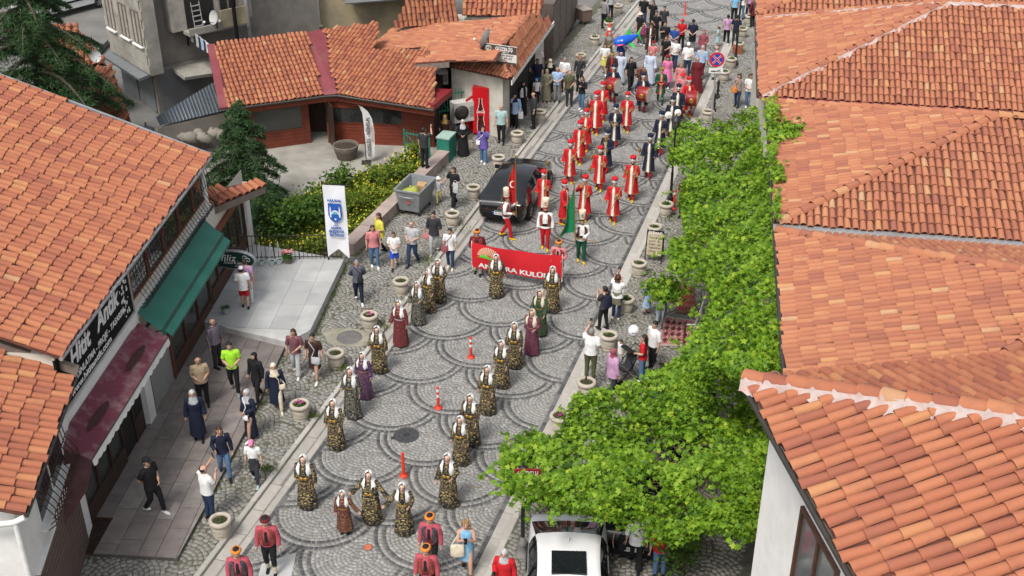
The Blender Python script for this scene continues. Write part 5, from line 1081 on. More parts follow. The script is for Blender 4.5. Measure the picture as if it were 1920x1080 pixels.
# ---------------------------------------------------------------- who stands where
M_gold = mat('gold_metal', (0.45, 0.27, 0.06), 0.35, 0.15, 12, metal=0.7)
BOSS = MB().lathe([(0.055, 0), (0.052, 0.012), (0.03, 0.022), (0.006, 0.026)], 12).mesh('belt_buckle')
BELT = MB().ell([(0, 0, 1.05, 0.192, 0.15), (0, 0, 1.10, 0.186, 0.146)], 18, cap=(False, False)).mesh('belt')
NECK = MB(); band_ring(NECK, 1.40, 0.09, 0.12, 0.012); band_ring(NECK, 1.33, 0.085, 0.14, 0.01); NECK = NECK.mesh('necklace')
GW = 'women in embroidered velvet dresses'
def bind(px, py, h, label, emb='bg', veil='white', v=0, face=-17, aL='down', aR='down', hem=0.07, buck=True, w=1.0, grp=GW, skin=1):
    av = lambda a_: a_ if a_ != 'down' else random.choice(('down', 'down', 'fwd', 'aft', 'bent'))
    r = person(px, py, h * random.uniform(0.97, 1.03), face + random.uniform(-9, 9), label, grp, aL=av(aL), aR=av(aR), sex='f', dress=(emb, hem, 0.28, 1.0, 0.08), bot=None, top=None, hair=('bald', 'black'), veil=(veil, v), shoes='black', skin=skin, w=w * 1.2)
    put('belt', BELT, r, cloth('gold') if emb != 'vred' else cloth('silver'))
    if buck:
        for s in (-1, 1): put('belt_buckle', BOSS, r, M_gold, loc=(s * 0.058, -0.155, 1.075), rot=(R(90), 0, 0))
    put('necklace', NECK, r, M_gold); return r
bind(578, 950, 1.66, 'woman in black and gold dress leading the left file, nearest the kerb', v=0, face=-8)
bind(632, 840, 1.62, 'woman in black and gold dress second in the left file', v=1)
bind(663, 781, 1.66, 'woman in black dress with silver foliage pattern and black sleeves', 'bs', v=2, buck=False)
bind(685, 745, 1.62, 'woman in violet dress with gold embroidery in the left file', 'vpurple', v=1, buck=False)
bind(712, 697, 1.62, 'woman in black and gold dress behind the violet dress', v=3)
bind(752, 647, 1.60, 'woman in dark red dress with silver belt', 'vred', v=0, buck=False)
bind(785, 607, 1.62, 'woman in black silver-patterned dress behind the dark red dress', 'bs', v=2, buck=False)
bind(805, 583, 1.62, 'woman in black and gold dress next to last in the left file, head turned', v=1, face=-40)
bind(824, 566, 1.66, 'woman in black and gold dress last in the left file', v=3)
bind(931, 556, 1.66, 'woman in black and gold dress walking alone before the red banner', v=0)
bind(842, 946, 1.64, 'woman in black and gold dress leading the right file', v=2)
bind(865, 868, 1.60, 'woman in black and gold dress second in the right file', v=0)
bind(884, 832, 1.64, 'woman in black and gold dress third in the right file', v=1)
bind(915, 774, 1.62, 'woman in black and gold dress fourth in the right file', v=3)
bind(941, 725, 1.60, 'woman in black and gold dress fifth in the right file', v=1)
bind(965, 688, 1.62, 'woman in black and gold dress sixth in the right file', v=0)
bind(997, 663, 1.62, 'woman in plum dress with cream veil in the right file', 'mag', 'cream', 2, buck=False)
bind(1012, 627, 1.62, 'woman in dark green dress with cream veil', 'vgreen', 'cream', 0, buck=False)
bind(1035, 583, 1.66, 'woman in black and gold dress last in the right file beside the banner end', v=1)
bind(698, 978, 1.68, 'woman in wide black and gold robe leading two girls by the hand', v=2, aL='out', aR='out', w=1.12, face=-5)
bind(648, 997, 1.36, 'smaller girl in long white veil and dark red dress holding a hand', 'dark_red', v=0, face=-5, aL='out', buck=False, hem=0.16)
bind(759, 998, 1.60, 'girl in white veil and black skirt with gold garlands, right of the leading woman', 'bg', v=3, face=0, aR='out', buck=False, w=0.9, hem=0.03)
# men in embroidered vests
GS = 'men in embroidered folk vests'
def seymen(px, py, label, vest, slv, face=-10, aL='down', aR='down', head='orange', h=1.74, w=1.05):
    r = person(px, py, h, face, label, GS, legs='step', aL=aL, aR=aR, top=('long', slv, 0.95, 0.018), bot=('capri', 'black'), vest=vest, sash='maroon', hat=('turban', head, 'black'), hair=('short', 'black'), shoes='black', socks='cream', w=w); put('shirt_front', cached(('sf',), lambda: MB().ell([(0, -0.02, 1.0, 0.1, 0.13), (0, -0.025, 1.2, 0.1, 0.125), (0, -0.02, 1.36, 0.085, 0.12), (0, 0, 1.47, 0.06, 0.07)], 14, cap=(False, False)).mesh('shirt_front')), r, cloth('black')); return r
seymen(510, 1073, 'man in pink red coat, black breeches and white stockings at lower left', 'rvest', 'rose', 2, head='maroon')
seymen(458, 1133, 'man with orange headband and blue gold vest at the bottom edge', 'vest', 'rose', 5)
seymen(810, 1068, 'man with orange headband, blue vest and pink sleeves behind another', 'vest', 'rose', -12)
seymen(803, 1128, 'man with orange headband and red gold vest at the bottom edge', 'rvest', 'rose', -8)
bl = seymen(896, 513, 'man holding the left end of the red banner', 'rvest', 'maroon', -5, aL='bent', aR='bent'); br = seymen(1046, 534, 'man holding the right end of the red banner', 'rvest', 'pink', -15, aL='bent', aR='bent')
# the three standard bearers
GJ = 'standard bearers in tall hats'
jf = person(950, 446, 1.74, 75, 'flag bearer in cream tall hat walking past the black car', GJ, legs='walkr', aL='pole', aR='hold', top=('long', 'white'), bot=('trousers', 'red'), vest='rvest', hat=('bork', 'cream', 'red'), shoes='shoe_y', sash='maroon', w=1.05)
person(1022, 466, 1.74, -8, 'man in cream tall hat and red trousers with red vest', GJ, legs='step', top=('long', 'white', 0.9, 0.03), bot=('trousers', 'red'), vest='rvest', sash='black', hat=('bork', 'cream', 'red'), shoes='shoe_y', beard='black', w=1.15)
jg = person(1089, 490, 1.74, 0, 'flag bearer in white and green tall hat with dark green trousers', GJ, legs='step', aR='pole', aL='hold', top=('long', 'white', 0.9, 0.025), bot=('trousers', 'green'), vest='dark_red', sash='black', hat=('bork', 'cream', 'green'), shoes='shoe_y', w=1.08)
# the band
GR, GN = 'marching band in red robes', 'marching band in navy robes'
def mehter(px, py, label, c='red', face=-17, aL='down', aR='staff', h=1.76, w=1.08, legs='step', beard=None, cuff=0):
    red = c == 'red'
    return person(px, py, h * random.uniform(0.97, 1.03), face + random.uniform(-10, 10), label, GR if red else GN, legs=legs, aL=aL, aR=aR, robe=('red' if red else 'navy', 'wf', 'trim' if red else 'ntrim', 0.34 if red else 0.3, 0.0), top=None, bot=('trousers', 'red'), hat=('mehter', c, 'white'), shoes='shoe_y' if red else 'maroon', hair=('short', 'black'), beard=beard, w=w)
reds = [mehter(1019, 400, 'red-robed bandsman beside the rear corner of the black car', aL='staff', aR='down'), mehter(1057, 420, 'red-robed bandsman turning away with a baton, behind the green flag', face=60, aL='down', aR='fwd'),
    mehter(1095, 412, 'red-robed bandsman raising a hand to his face', aR='face', aL='staff', w=1.15), mehter(1149, 416, 'red-robed bandsman nearest the right kerb with a staff over his shoulder', aL='staff', aR='down'),
    mehter(1183, 375, 'red-robed bearded bandsman holding a tall staff by the right kerb', aL='staff', aR='down', beard='black', w=1.18), mehter(1123, 355, 'red-robed bearded bandsman in the middle of the street', aL='staff', aR='down', beard='black'),
    mehter(1068, 341, 'red-robed bandsman with a slanted staff just past the car roof', aL='staff', aR='down', beard='black'), mehter(1086, 306, 'red-robed bandsman behind the one with the slanted staff', aL='bent', aR='down', beard='black'),
    mehter(1098, 281, 'red-robed bandsman looking down, left column', aL='hold', aR='hold', h=1.72), mehter(1116, 250, 'broad red-robed bandsman carrying a lute under his arm', aL='down', aR='bent', w=1.3, h=1.82),
    mehter(1128, 226, 'red-robed bandsman at the back of the left column', w=1.15, aL='bent', aR='down'), mehter(1174, 246, 'red-robed bandsman with long hair holding two sticks', aL='bent', aR='bent'),
    mehter(1287, 217, 'red-robed drummer at the right rear of the band', aL='drum', aR='drum', h=1.74, face=20)]
navy = [mehter(1152, 273, 'navy-robed bandsman bowing his head over his hands', 'navy', aL='hold', aR='hold'), mehter(1136, 322, 'navy-robed bandsman with a long horn under his arm', 'navy', aL='hold', aR='bent', face=-30),
    mehter(1215, 332, 'navy-robed bandsman nearest the vine, arms at his sides', 'navy', aL='down', aR='down', beard='black'), mehter(1236, 288, 'navy-robed bandsman holding a pipe, second from the vine', 'navy', aL='bent', aR='down'),
    mehter(1257, 256, 'navy-robed bandsman with cymbals above the vine', 'navy', aL='bent', aR='bent'), mehter(1268, 233, 'broad navy-robed bandsman behind the cymbals', 'navy', w=1.2, beard='black', aR='down'),
    mehter(1148, 190, 'navy-robed drummer at the left rear of the band', 'navy', aL='drum', aR='drum', h=1.72, face=-5), mehter(1203, 208, 'navy-robed drummer in the middle rear of the band', 'navy', aL='drum', aR='drum', h=1.74, face=5)]
# costumed walkers and people following the band
GC = 'people walking behind the band'
P = person
P(1237, 193, 1.70, -5, 'walker in green and red jester costume with dark boots', GC, legs='walkl', robe=('green', 'beige', 'red', 0.5, 0.02), top=None, bot=('trousers', 'green'), hat=('crown', 'gold', 'gold'), aL='hold', aR='hold', socks='cream')
P(1133, 139, 1.60, -10, 'woman in white blouse and yellow skirt by the left kerb', GC, legs='walkl', sex='f', top=('elbow', 'white'), bot=('skirt', 'yellow', 0.52, 0.2), hair=('long', 'black'), shoes='white', aL='hold')
P(1141, 118, 1.62, -10, 'woman in brown print coat and grey headscarf at the left kerb', GC, sex='f', dress=('leo', 0.3, 0.22, 1.0, 0.03), top=None, bot=('trousers', 'black'), hair=None, scarf='grey', aL='hold')
fishm = P(1164, 140, 1.74, -20, 'man in blue shirt beneath the inflatable blue fish', GC, legs='step', top=('short', 'blue'), bot=('trousers', 'djeans'), aL='high', aR='bent')
P(1181, 170, 1.70, 15, 'long haired woman all in black walking behind the left drummer', GC, legs='walkr', sex='f', top=('elbow', 'black', 0.8, 0.02), bot=('wide', 'black'), hair=('long', 'black'), shoes='white')
P(1162, 160, 1.74, -15, 'bald man in pale blue striped robe near the left drummer', GC, legs='step', sex='m', dress=('rst', 0.2, 0.24, 1.0, 0.05), top=None, bot=None, hair=('bald', 'grey'), shoes='white')
P(1146, 160, 1.66, -15, 'walker in brown cloak and gold turban behind the left drummer', GC, robe=('brown', 'red', 'brown', 0.3, 0.05), top=None, bot=('trousers', 'black'), hat=('turban', 'gold', 'brown'), aL='hold', w=1.15)
P(1217, 160, 1.78, -20, 'man in white and blue striped robe behind the middle drummer', GC, dress=('rst', 0.15, 0.27, 1.0, 0.06), top=None, bot=None, hair=('bald', 'black'), shoes='white', w=1.12)
P(1201, 180, 1.62, -25, 'elderly walker in brown hooded cape beside the middle drummer', GC, robe=('rust', 'brown', 'brown', 0.35, 0.06), top=None, bot=('trousers', 'black'), hair=('short', 'grey'), aR='bent')
P(1249, 165, 1.62, -10, 'woman in puffed pink dress with red flower headband', GC, sex='f', dress=('hotpink', 0.42, 0.32, 0.36, 0.1), top=None, bot=('trousers', 'fuchsia'), hair=('curly', 'auburn'), hat=('crown', 'maroon', 'red'), shoes='white')
P(1273, 178, 1.60, -15, 'blond woman in pale pink gown next to the maroon cloak', GC, sex='f', dress=('pink', 0.05, 0.32, 1.0, 0.08), top=None, bot=None, hair=('curly', 'blond'))
P(1277, 200, 1.62, -15, 'walker in pink jacket and red feathered hat before the maroon cloak', GC, sex='f', dress=('pink', 0.3, 0.26, 1.0, 0.05), top=None, bot=None, hair=('short', 'black'), hat=('brim', 'red'))
P(1304, 172, 1.76, -20, 'bald man in long maroon cloak', GC, dress=('maroon', 0.02, 0.36, 1.0, 0.07), top=None, bot=None, hair=('bald', 'grey'), w=1.25)
P(1313, 148, 1.72, -25, 'man in blue shirt with chequered headscarf near the parking sign', GC, legs='step', top=('roll', 'lblue'), bot=('trousers', 'black'), hair=None, scarf='kef', aR='bent', w=1.1)
P(1287, 142, 1.72, -12, 'man in white shirt and white cap behind the blond woman', GC, top=('elbow', 'white'), bot=('trousers', 'djeans'), hat=('cap', 'white'), aL='hold', w=1.15)
P(1264, 131, 1.64, -30, 'woman in white tee and jeans holding her bag strap', GC, legs='step', sex='f', top=('short', 'white'), bot=('trousers', 'djeans'), hair=('tail', 'black'), aL='hold')
P(1246, 125, 1.62, -15, 'woman in black tee and sunglasses in the middle of the followers', GC, sex='f', top=('short', 'black'), bot=('trousers', 'brown'), hair=('bun', 'auburn'), aL='hold')
P(1222, 135, 1.60, -15, 'walker in pink lace costume with red flowers in the hair', GC, sex='f', dress=('pink', 0.3, 0.28, 0.36, 0.08), top=None, bot=None, hair=('bun', 'auburn'), hat=('crown', 'red', 'maroon'), aL='bent')
P(1262, 105, 1.62, -20, 'teenager in blue polo shirt and white trousers', GC, top=('short', 'blue'), bot=('trousers', 'white'), aL='hold', aR='hold', w=0.95)
P(1276, 93, 1.66, -20, 'woman in red tee and red cap with a shoulder strap', GC, sex='f', top=('short', 'red'), bot=('trousers', 'black'), hat=('cap', 'red'), hair=('tail', 'brown'), aL='hold')
P(1296, 98, 1.76, -10, 'man in navy tee with clasped hands, dark jacket at his waist', GC, top=('short', 'navy'), bot=('trousers', 'grey'), aL='hold', aR='hold', apron='black', hat=('cap', 'black'))
P(1316, 112, 1.58, -20, 'woman in dusty pink coat and headscarf at the right of the followers', GC, sex='f', dress=('dpink', 0.28, 0.24, 1.0, 0.04), top=None, bot=('trousers', 'black'), hair=None, scarf='dpink', aL='bent')
P(1244, 103, 1.80, -15, 'man in black tee with a hand on his chest', GC, top=('short', 'black'), bot=('trousers', 'khaki'), aR='chest', w=1.15, beard='grey')
P(1218, 102, 1.70, -15, 'man in dark academic robe with white collar', GC, robe=('brown', 'white', 'brown', 0.3, 0.05), top=None, bot=('trousers', 'black'), hair=('short', 'grey'), hat=('turban', 'brown', 'brown'), aL='hold')
P(1205, 52, 1.78, -10, 'man in black tee at the very back of the followers', GC, top=('short', 'black'), bot=('trousers', 'djeans'), legs='step')
P(1222, 55, 1.64, -30, 'woman with long dark hair in black at the back of the followers', GC, sex='f', top=('short', 'black'), bot=('trousers', 'black'), hair=('long', 'black'))
P(1228, 78, 1.68, -15, 'woman in black tee with folded arm beside the purple child', GC, sex='f', top=('short', 'black'), bot=('wide', 'black'), hair=('short', 'black'), aR='hold')
P(1243, 68, 1.68, -15, 'woman in black printed tee and sunglasses at the back right', GC, sex='f', top=('short', 'charcoal'), bot=('trousers', 'black'), hair=('tail', 'black'))
P(1198, 78, 1.58, -40, 'boy in black tee and straw hat', GC, legs='walkl', top=('short', 'black'), bot=('trousers', 'maroon'), hat=('brim', 'cream'), aL='out')
P(1204, 84, 1.15, 10, 'small child in purple tee holding a hand', GC, top=('short', 'fuchsia'), bot=('trousers', 'charcoal'), legs='step', aL='out', shoes='white')
# right side, far
GO = 'onlookers along the street'
P(1361, 83, 1.64, 175, 'woman in pink top and black trousers seen from behind by the far lamp', GO, sex='f', legs='walkl', top=('short', 'lilac'), bot=('trousers', 'black'), hair=('bun', 'black'), shoes='white')
P(1344, 88, 1.12, -100, 'little girl in light blue dress near the far lamp', GO, sex='f', dress=('teal', 0.45, 0.26, 0.3, 0.06), top=None, bot=None, hair=('tail', 'black'), shoes='white', aL='bent', aR='bent')
P(1377, 86, 1.7, 160, 'man in navy shirt half hidden behind the far lamp', GO, top=('short', 'navy'), bot=('trousers', 'charcoal'), hair=('short', 'black'))
P(1375, 42, 1.74, 170, 'man in light blue shirt at the top edge by the lamp', GO, top=('short', 'sky'), bot=('trousers', 'black'))
P(1389, 36, 1.66, 150, 'woman in pale top and jeans at the top right of the street', GO, sex='f', top=('short', 'white'), bot=('trousers', 'jeans'), hair=('long', 'brown'))
P(1402, 34, 1.7, 190, 'woman in lilac top beside the far planters', GO, sex='f', top=('short', 'lilac'), bot=('trousers', 'charcoal'), hair=('tail', 'black'))
P(1410, 50, 1.68, 210, 'woman in maroon coat close to the far eaves', GO, sex='f', top=('long', 'maroon', 0.7), bot=('trousers', 'black'), hair=('short', 'black'))
P(1340, 148, 1.72, -100, 'man in grey clothes half hidden behind the parking sign', GO, top=('long', 'lgrey'), bot=('trousers', 'grey'), hair=('bald', 'grey'), w=1.1)
oba = P(1381, 200, 1.62, -30, 'woman in patterned blouse with an orange bag', GO, sex='f', legs='step', top=('roll', 'flor'), bot=('trousers', 'djeans'), hair=('curly', 'brown'), aR='hold')
P(1402, 202, 1.66, -15, 'woman in white tee and jeans beside the orange bag', GO, sex='f', legs='step', top=('short', 'white'), bot=('trousers', 'jeans'), hair=('curly', 'brown'), aR='hold', aL='hold', shoes='white')
# left side, up the street
P(1132, 54, 1.76, 140, 'man in plaid shirt beside the traffic cone', GO, top=('long', 'plaid2'), bot=('trousers', 'black'), aL='bent'); P(1144, 36, 1.72, 200, 'person in pale jacket behind the plaid shirt at the top', GO, top=('long', 'lgrey'), bot=('trousers', 'black'))
P(1090, 206, 1.66, -30, 'woman in black top and jeans standing off the kerb', GO, sex='f', legs='step', top=('long', 'black'), bot=('trousers', 'jeans'), hair=('long', 'brown'), aL='chest', shoes='white')
P(1058, 172, 1.74, -25, 'man in white shirt with folded arms among the onlookers', GO, top=('elbow', 'white'), bot=('trousers', 'black'), aL='hold', aR='hold', hair=('short', 'grey'))
P(1086, 165, 1.66, -10, 'blond woman in dark jacket with a strap, at the kerb', GO, sex='f', top=('long', 'charcoal', 0.75), bot=('trousers', 'black'), hair=('curly', 'blond'), aL='bent')
P(1067, 198, 1.74, 5, 'man in olive shirt at the kerb by the planter', GO, top=('short', 'olive'), bot=('trousers', 'charcoal'), hair=('bald', 'grey'), aL='hold', w=1.12)
P(1044, 190, 1.72, -5, 'man in white shirt and grey trousers reading', GO, top=('elbow', 'lblue'), bot=('trousers', 'grey'), hair=('bald', 'grey'), aL='hold', aR='hold', w=1.08)
P(1025, 191, 1.62, 0, 'woman in long olive dress and headscarf', GO, sex='f', dress=('khaki', 0.1, 0.24, 1.0, 0.03), top=None, bot=None, hair=None, scarf='khaki', aL='hold', shoes='cream')
P(1031, 172, 1.64, -20, 'woman in black with a cream headscarf behind the olive dress', GO, sex='f', dress=('black', 0.1, 0.24, 1.0, 0.03), top=None, bot=None, hair=None, scarf='cream')
P(1007, 176, 1.76, 10, 'bearded man in navy polo shirt and jeans', GO, top=('short', 'navy'), bot=('trousers', 'jeans'), beard='black', aL='bent', w=1.15)
P(1009, 150, 1.7, 0, 'man in white tee under the corner shop eaves', GO, top=('short', 'white'), bot=('trousers', 'charcoal'))
P(980, 216, 1.64, 40, 'woman in black with a white shawl over her shoulders', GO, sex='f', dress=('black', 0.1, 0.24, 1.0, 0.04), top=None, bot=None, hair=None, scarf='black', veil=None, vest='white', w=1.1)
bagw = P(966, 238, 1.60, -15, 'woman in light blue shirt and navy headscarf with a white bag', GO, sex='f', top=('long', 'lblue', 0.72, 0.02), bot=('wide', 'black'), hair=None, scarf='navy', aR='face', legs='step')
P(1000, 240, 1.72, -80, 'man in dark clothes with red sleeves by the kerb planter', GO, top=('roll', 'charcoal'), bot=('trousers', 'black'), hair=('bald', 'black'), w=1.15)
P(1006, 193, 1.2, 0, 'child in white tee with a blue cap', GO, top=('short', 'white'), bot=('trousers', 'black'), hat=('cap', 'sky')); P(992, 185, 1.6, 20, 'woman in black beside the child with the blue cap', GO, sex='f', top=('long', 'black'), bot=('trousers', 'black'), hair=('long', 'black'))
P(1008, 130, 1.7, -60, 'dark figure standing in the corner shop doorway', GO, top=('long', 'black'), bot=('trousers', 'black'))
P(940, 268, 1.78, -5, 'man in pale teal tee and black trousers by the red fridge', GO, legs='step', top=('short', 'teal'), bot=('trousers', 'black'), hair=('bald', 'black'), w=1.15)
purp = P(907, 304, 1.64, -15, 'woman in purple cardigan and jeans with a navy headscarf', GO, sex='f', legs='step', top=('long', 'purple', 0.7, 0.03), bot=('wide', 'jeans'), hair=None, scarf='navy', aL='face', shoes='white', w=1.1)
P(869, 291, 1.62, 0, 'woman in black dress and white headscarf by the green gate', GO, sex='f', dress=('black', 0.04, 0.27, 1.0, 0.04), top=None, bot=None, hair=None, scarf='lgrey', aL='hold', aR='hold', w=1.1)
P(836, 280, 1.6, -10, 'woman in brown clothes and tan headscarf behind the green pillar', GO, sex='f', dress=('brown', 0.1, 0.24, 1.0, 0.04), top=None, bot=None, hair=None, scarf='gold', aR='bent')
wallman = P(797, 313, 1.74, 150, 'man in dark clothes and green socks standing on the low wall', GO, top=('short', 'charcoal'), bot=('trousers', 'black'), aR='high', hair=('short', 'black'), z=0.62, socks='green')
mum = P(852, 388, 1.70, -35, 'woman in black leading a small child past the dumpster', GO, sex='f', legs='walkl', top=('short', 'black', 0.85, 0.025), bot=('wide', 'black'), hair=('tail', 'brown'), aR='out', aL='bent', shoes='white')
P(823, 381, 1.12, 0, 'small child in white sun hat and yellow print trousers', GO, legs='walkr', top=('long', 'lgrey'), bot=('trousers', 'ylw'), hat=('brim', 'white'), hair=('short', 'brown'), aL='out')
pinkbag = P(815, 474, 1.66, -10, 'woman in dark blouse and grey trousers carrying a pink bag', GO, sex='f', legs='walkr', top=('roll', 'charcoal', 0.78, 0.03), bot=('trousers', 'lgrey'), hair=('bun', 'black'), shoes='cream')
crossb = P(845, 502, 1.58, -10, 'woman in white tee and jeans with a brown cross body bag', GO, sex='f', legs='step', top=('short', 'white', 0.84, 0.02), bot=('trousers', 'djeans'), hair=('short', 'black'), shoes='cream')
P(775, 496, 1.74, -20, 'man in pale tee with red stripes crossing his arms', GO, legs='walkr', top=('short', 'lgrey'), bot=('trousers', 'djeans'), hair=('bald', 'brown'), aL='hold', aR='hold', shoes='navy', w=1.05)
P(741, 503, 1.45, 0, 'boy in white tee and blue shorts', GO, legs='walkr', top=('short', 'white', 0.8, 0.025), bot=('shorts', 'royal'), hair=('short', 'brown'), aL='hold', aR='hold')
P(703, 500, 1.66, 15, 'woman in pink tee and light jeans by the low wall', GO, sex='f', legs='step', top=('short', 'pink'), bot=('trousers', 'jeans'), hair=('long', 'brown'), shoes='white', w=1.1)
P(714, 478, 1.7, -60, 'woman in yellow top behind the pink tee', GO, sex='f', legs='walkl', top=('elbow', 'yellow', 0.8, 0.025), bot=('trousers', 'black'), hair=('long', 'brown'), aL='hold', w=1.1)
stw = P(674, 566, 1.62, 10, 'grey haired woman in striped navy top with hands behind her back', GO, sex='f', legs='walkl', top=('long', 'str'), bot=('trousers', 'navy'), hair=('short', 'grey'), aL='back', aR='back', shoes='white', w=1.1)
P(461, 577, 1.55, -170, 'boy in white tee and red shorts on the terrace', GO, legs='step', top=('short', 'white', 0.8, 0.025), bot=('shorts', 'red'), hat=('cap', 'white'), aL='bent', z=ZT); P(468, 565, 1.62, 170, 'person in pale pink top behind the boy on the terrace', GO, sex='f', top=('short', 'lilac'), bot=('trousers', 'white'), shoes='white', hair=('short', 'brown'), z=ZT)
P(410, 688, 1.76, 60, 'man in plaid shirt at the foot of the terrace', GO, top=('long', 'plaid'), bot=('trousers', 'charcoal'), hair=('bald', 'grey'), z=ZP, w=1.08)
neon = P(442, 734, 1.74, 10, 'man in neon green tee with folded arms', GO, legs='walkl', top=('short', 'neon'), bot=('trousers', 'black'), aL='hold', aR='hold', shoes='grey', z=ZP)
P(384, 761, 1.72, 20, 'bald man in beige polo shirt leaning back', GO, top=('short', 'beige'), bot=('trousers', 'black'), hair=('bald', 'grey'), aL='hold', aR='hold', z=ZP, w=1.12)
P(486, 748, 1.62, -25, 'woman in black headscarf and black clothes near the terrace step', GO, sex='f', legs='walkl', top=('long', 'black', 0.72), bot=('trousers', 'black'), hair=None, scarf='black', z=ZP)
creamb = P(522, 768, 1.62, 15, 'woman in navy dress and cream headscarf with a cream bag', GO, sex='f', legs='walkl', dress=('navy', 0.32, 0.24, 1.0, 0.03), top=None, bot=('trousers', 'cream'), hair=None, scarf='cream', shoes='cream')
P(558, 702, 1.64, -5, 'woman in mauve tee and grey trousers walking beside another', GO, sex='f', legs='walkl', top=('elbow', 'mauve'), bot=('wide', 'lgrey'), hair=('long', 'brown'), aL='hold', shoes='white')
brownb = P(593, 712, 1.66, -10, 'woman in brown shirt dress with a grey shoulder bag', GO, sex='f', legs='walkl', dress=('brown', 0.5, 0.2, 0.4, 0.03), top=None, bot=None, hair=('short', 'black'), shoes='white')
P(374, 823, 1.66, 15, 'woman in long navy coat and grey headscarf on the brown paving', GO, sex='f', legs='step', dress=('navy', 0.2, 0.24, 1.0, 0.03), top=None, bot=('trousers', 'black'), hair=None, scarf='lgrey', z=ZP, w=1.12)
whiteb = P(473, 820, 1.64, -35, 'woman in navy skirt and shiny grey headscarf with a white bag', GO, sex='f', legs='walkl', dress=('navy', 0.12, 0.22, 1.0, 0.03), top=None, bot=None, hair=None, scarf='silver', shoes='white', aL='hold')
P(481, 905, 1.42, 0, 'girl in white tee with a bright coloured cap', GO, legs='walkl', top=('short', 'white', 0.82, 0.02), bot=('trousers', 'charcoal'), hat=('cap', 'hotpink'), shoes='teal', aL='down', apron='charcoal')
P(424, 893, 1.66, 20, 'woman in dark top and jeans striding off the step', GO, sex='f', legs='walkl', top=('long', 'navy'), bot=('trousers', 'jeans'), hair=('long', 'brown'), aR='bent')
photo1 = P(396, 972, 1.74, 140, 'man in white tee photographing, back to the shops', GO, top=('short', 'white'), bot=('trousers', 'djeans'), hair=('bald', 'black'), aL='high', aR='phone', w=1.1)
P(293, 960, 1.76, 60, 'man in black with a cap and white trainers', GO, legs='walkl', top=('short', 'black', 0.82, 0.025), bot=('trousers', 'black'), hat=('cap', 'black'), shoes='white', aL='hold', aR='back', z=ZP, w=1.1)
# bottom and right side
denim = P(876, 1074, 1.66, 0, 'woman in light denim dress looking at her phone', GO, sex='f', legs='walkl', dress=('sky', 0.52, 0.2, 0.0, 0.02), top=None, bot=None, hair=('curly', 'blond'), aL='phone', aR='phone')
redw = P(946, 1128, 1.62, -12, 'woman in red cardigan and grey print headscarf at the bottom edge', GO, sex='f', top=('long', 'red', 0.75, 0.03), bot=('trousers', 'black'), hair=None, scarf='kef', aR='bent', w=1.15)
d1p = P(1155, 597, 1.66, 155, 'woman in white top with dark jacket at her waist, filming', GO, sex='f', top=('short', 'white'), bot=('trousers', 'djeans'), hair=('curly', 'auburn'), apron='khaki', aL='high', aR='phone', shoes='white', w=1.12)
d2p = P(1131, 617, 1.62, -140, 'woman in dark tee with a blue backpack raising her hands', GO, sex='f', legs='step', top=('short', 'charcoal'), bot=('trousers', 'black'), hair=('short', 'black'), aL='phone', aR='phone')
d3p = P(1106, 709, 1.76, 165, 'man in white tee standing on a planter and filming', GO, top=('short', 'white'), bot=('trousers', 'olive'), hair=('short', 'grey'), aL='high', aR='bent', w=1.1, z=0.55)
P(1147, 738, 1.60, 120, 'woman in lilac blouse and rose headscarf near the planter', GO, sex='f', legs='walkl', top=('long', 'lilac', 0.72, 0.035), bot=('wide', 'charcoal'), hair=None, scarf='dpink', w=1.15)
d6p = P(1203, 713, 1.64, -110, 'woman in red tee and jeans beside the pushchair', GO, sex='f', top=('short', 'red'), bot=('wide', 'jeans'), hair=('long', 'black'), aL='bent', shoes='white'); P(1222, 692, 1.74, -60, 'man in white shirt behind the red tee', GO, top=('elbow', 'white'), bot=('trousers', 'black'), aR='hold', w=1.05)
P(1212, 588, 1.12, -160, 'small girl in blue dress by the rugs', GO, sex='f', dress=('lblue', 0.42, 0.24, 0.3, 0.05), top=None, bot=None, hair=('tail', 'black')); P(1238, 604, 1.66, 170, 'woman in blue and white trousers behind the vine sprig', GO, sex='f', top=('short', 'lblue'), bot=('trousers', 'rst'), hair=('curly', 'black'), shoes='white')
d10 = P(1191, 1062, 1.68, -10, 'woman in white shirt walking beside the white car', GO, sex='f', legs='walkl', top=('roll', 'white', 0.8, 0.025), bot=('wide', 'black'), hair=('tail', 'black')); P(1235, 1080, 1.66, 0, 'person in red tee and jeans under the vine edge', GO, sex='f', top=('short', 'red'), bot=('trousers', 'jeans'), hair=('long', 'brown'), aL='hold')
P(1279, 408, 1.66, -40, 'person in brown shirt half hidden under the vine', GO, top=('elbow', 'rust'), bot=('trousers', 'charcoal'), aR='bent')
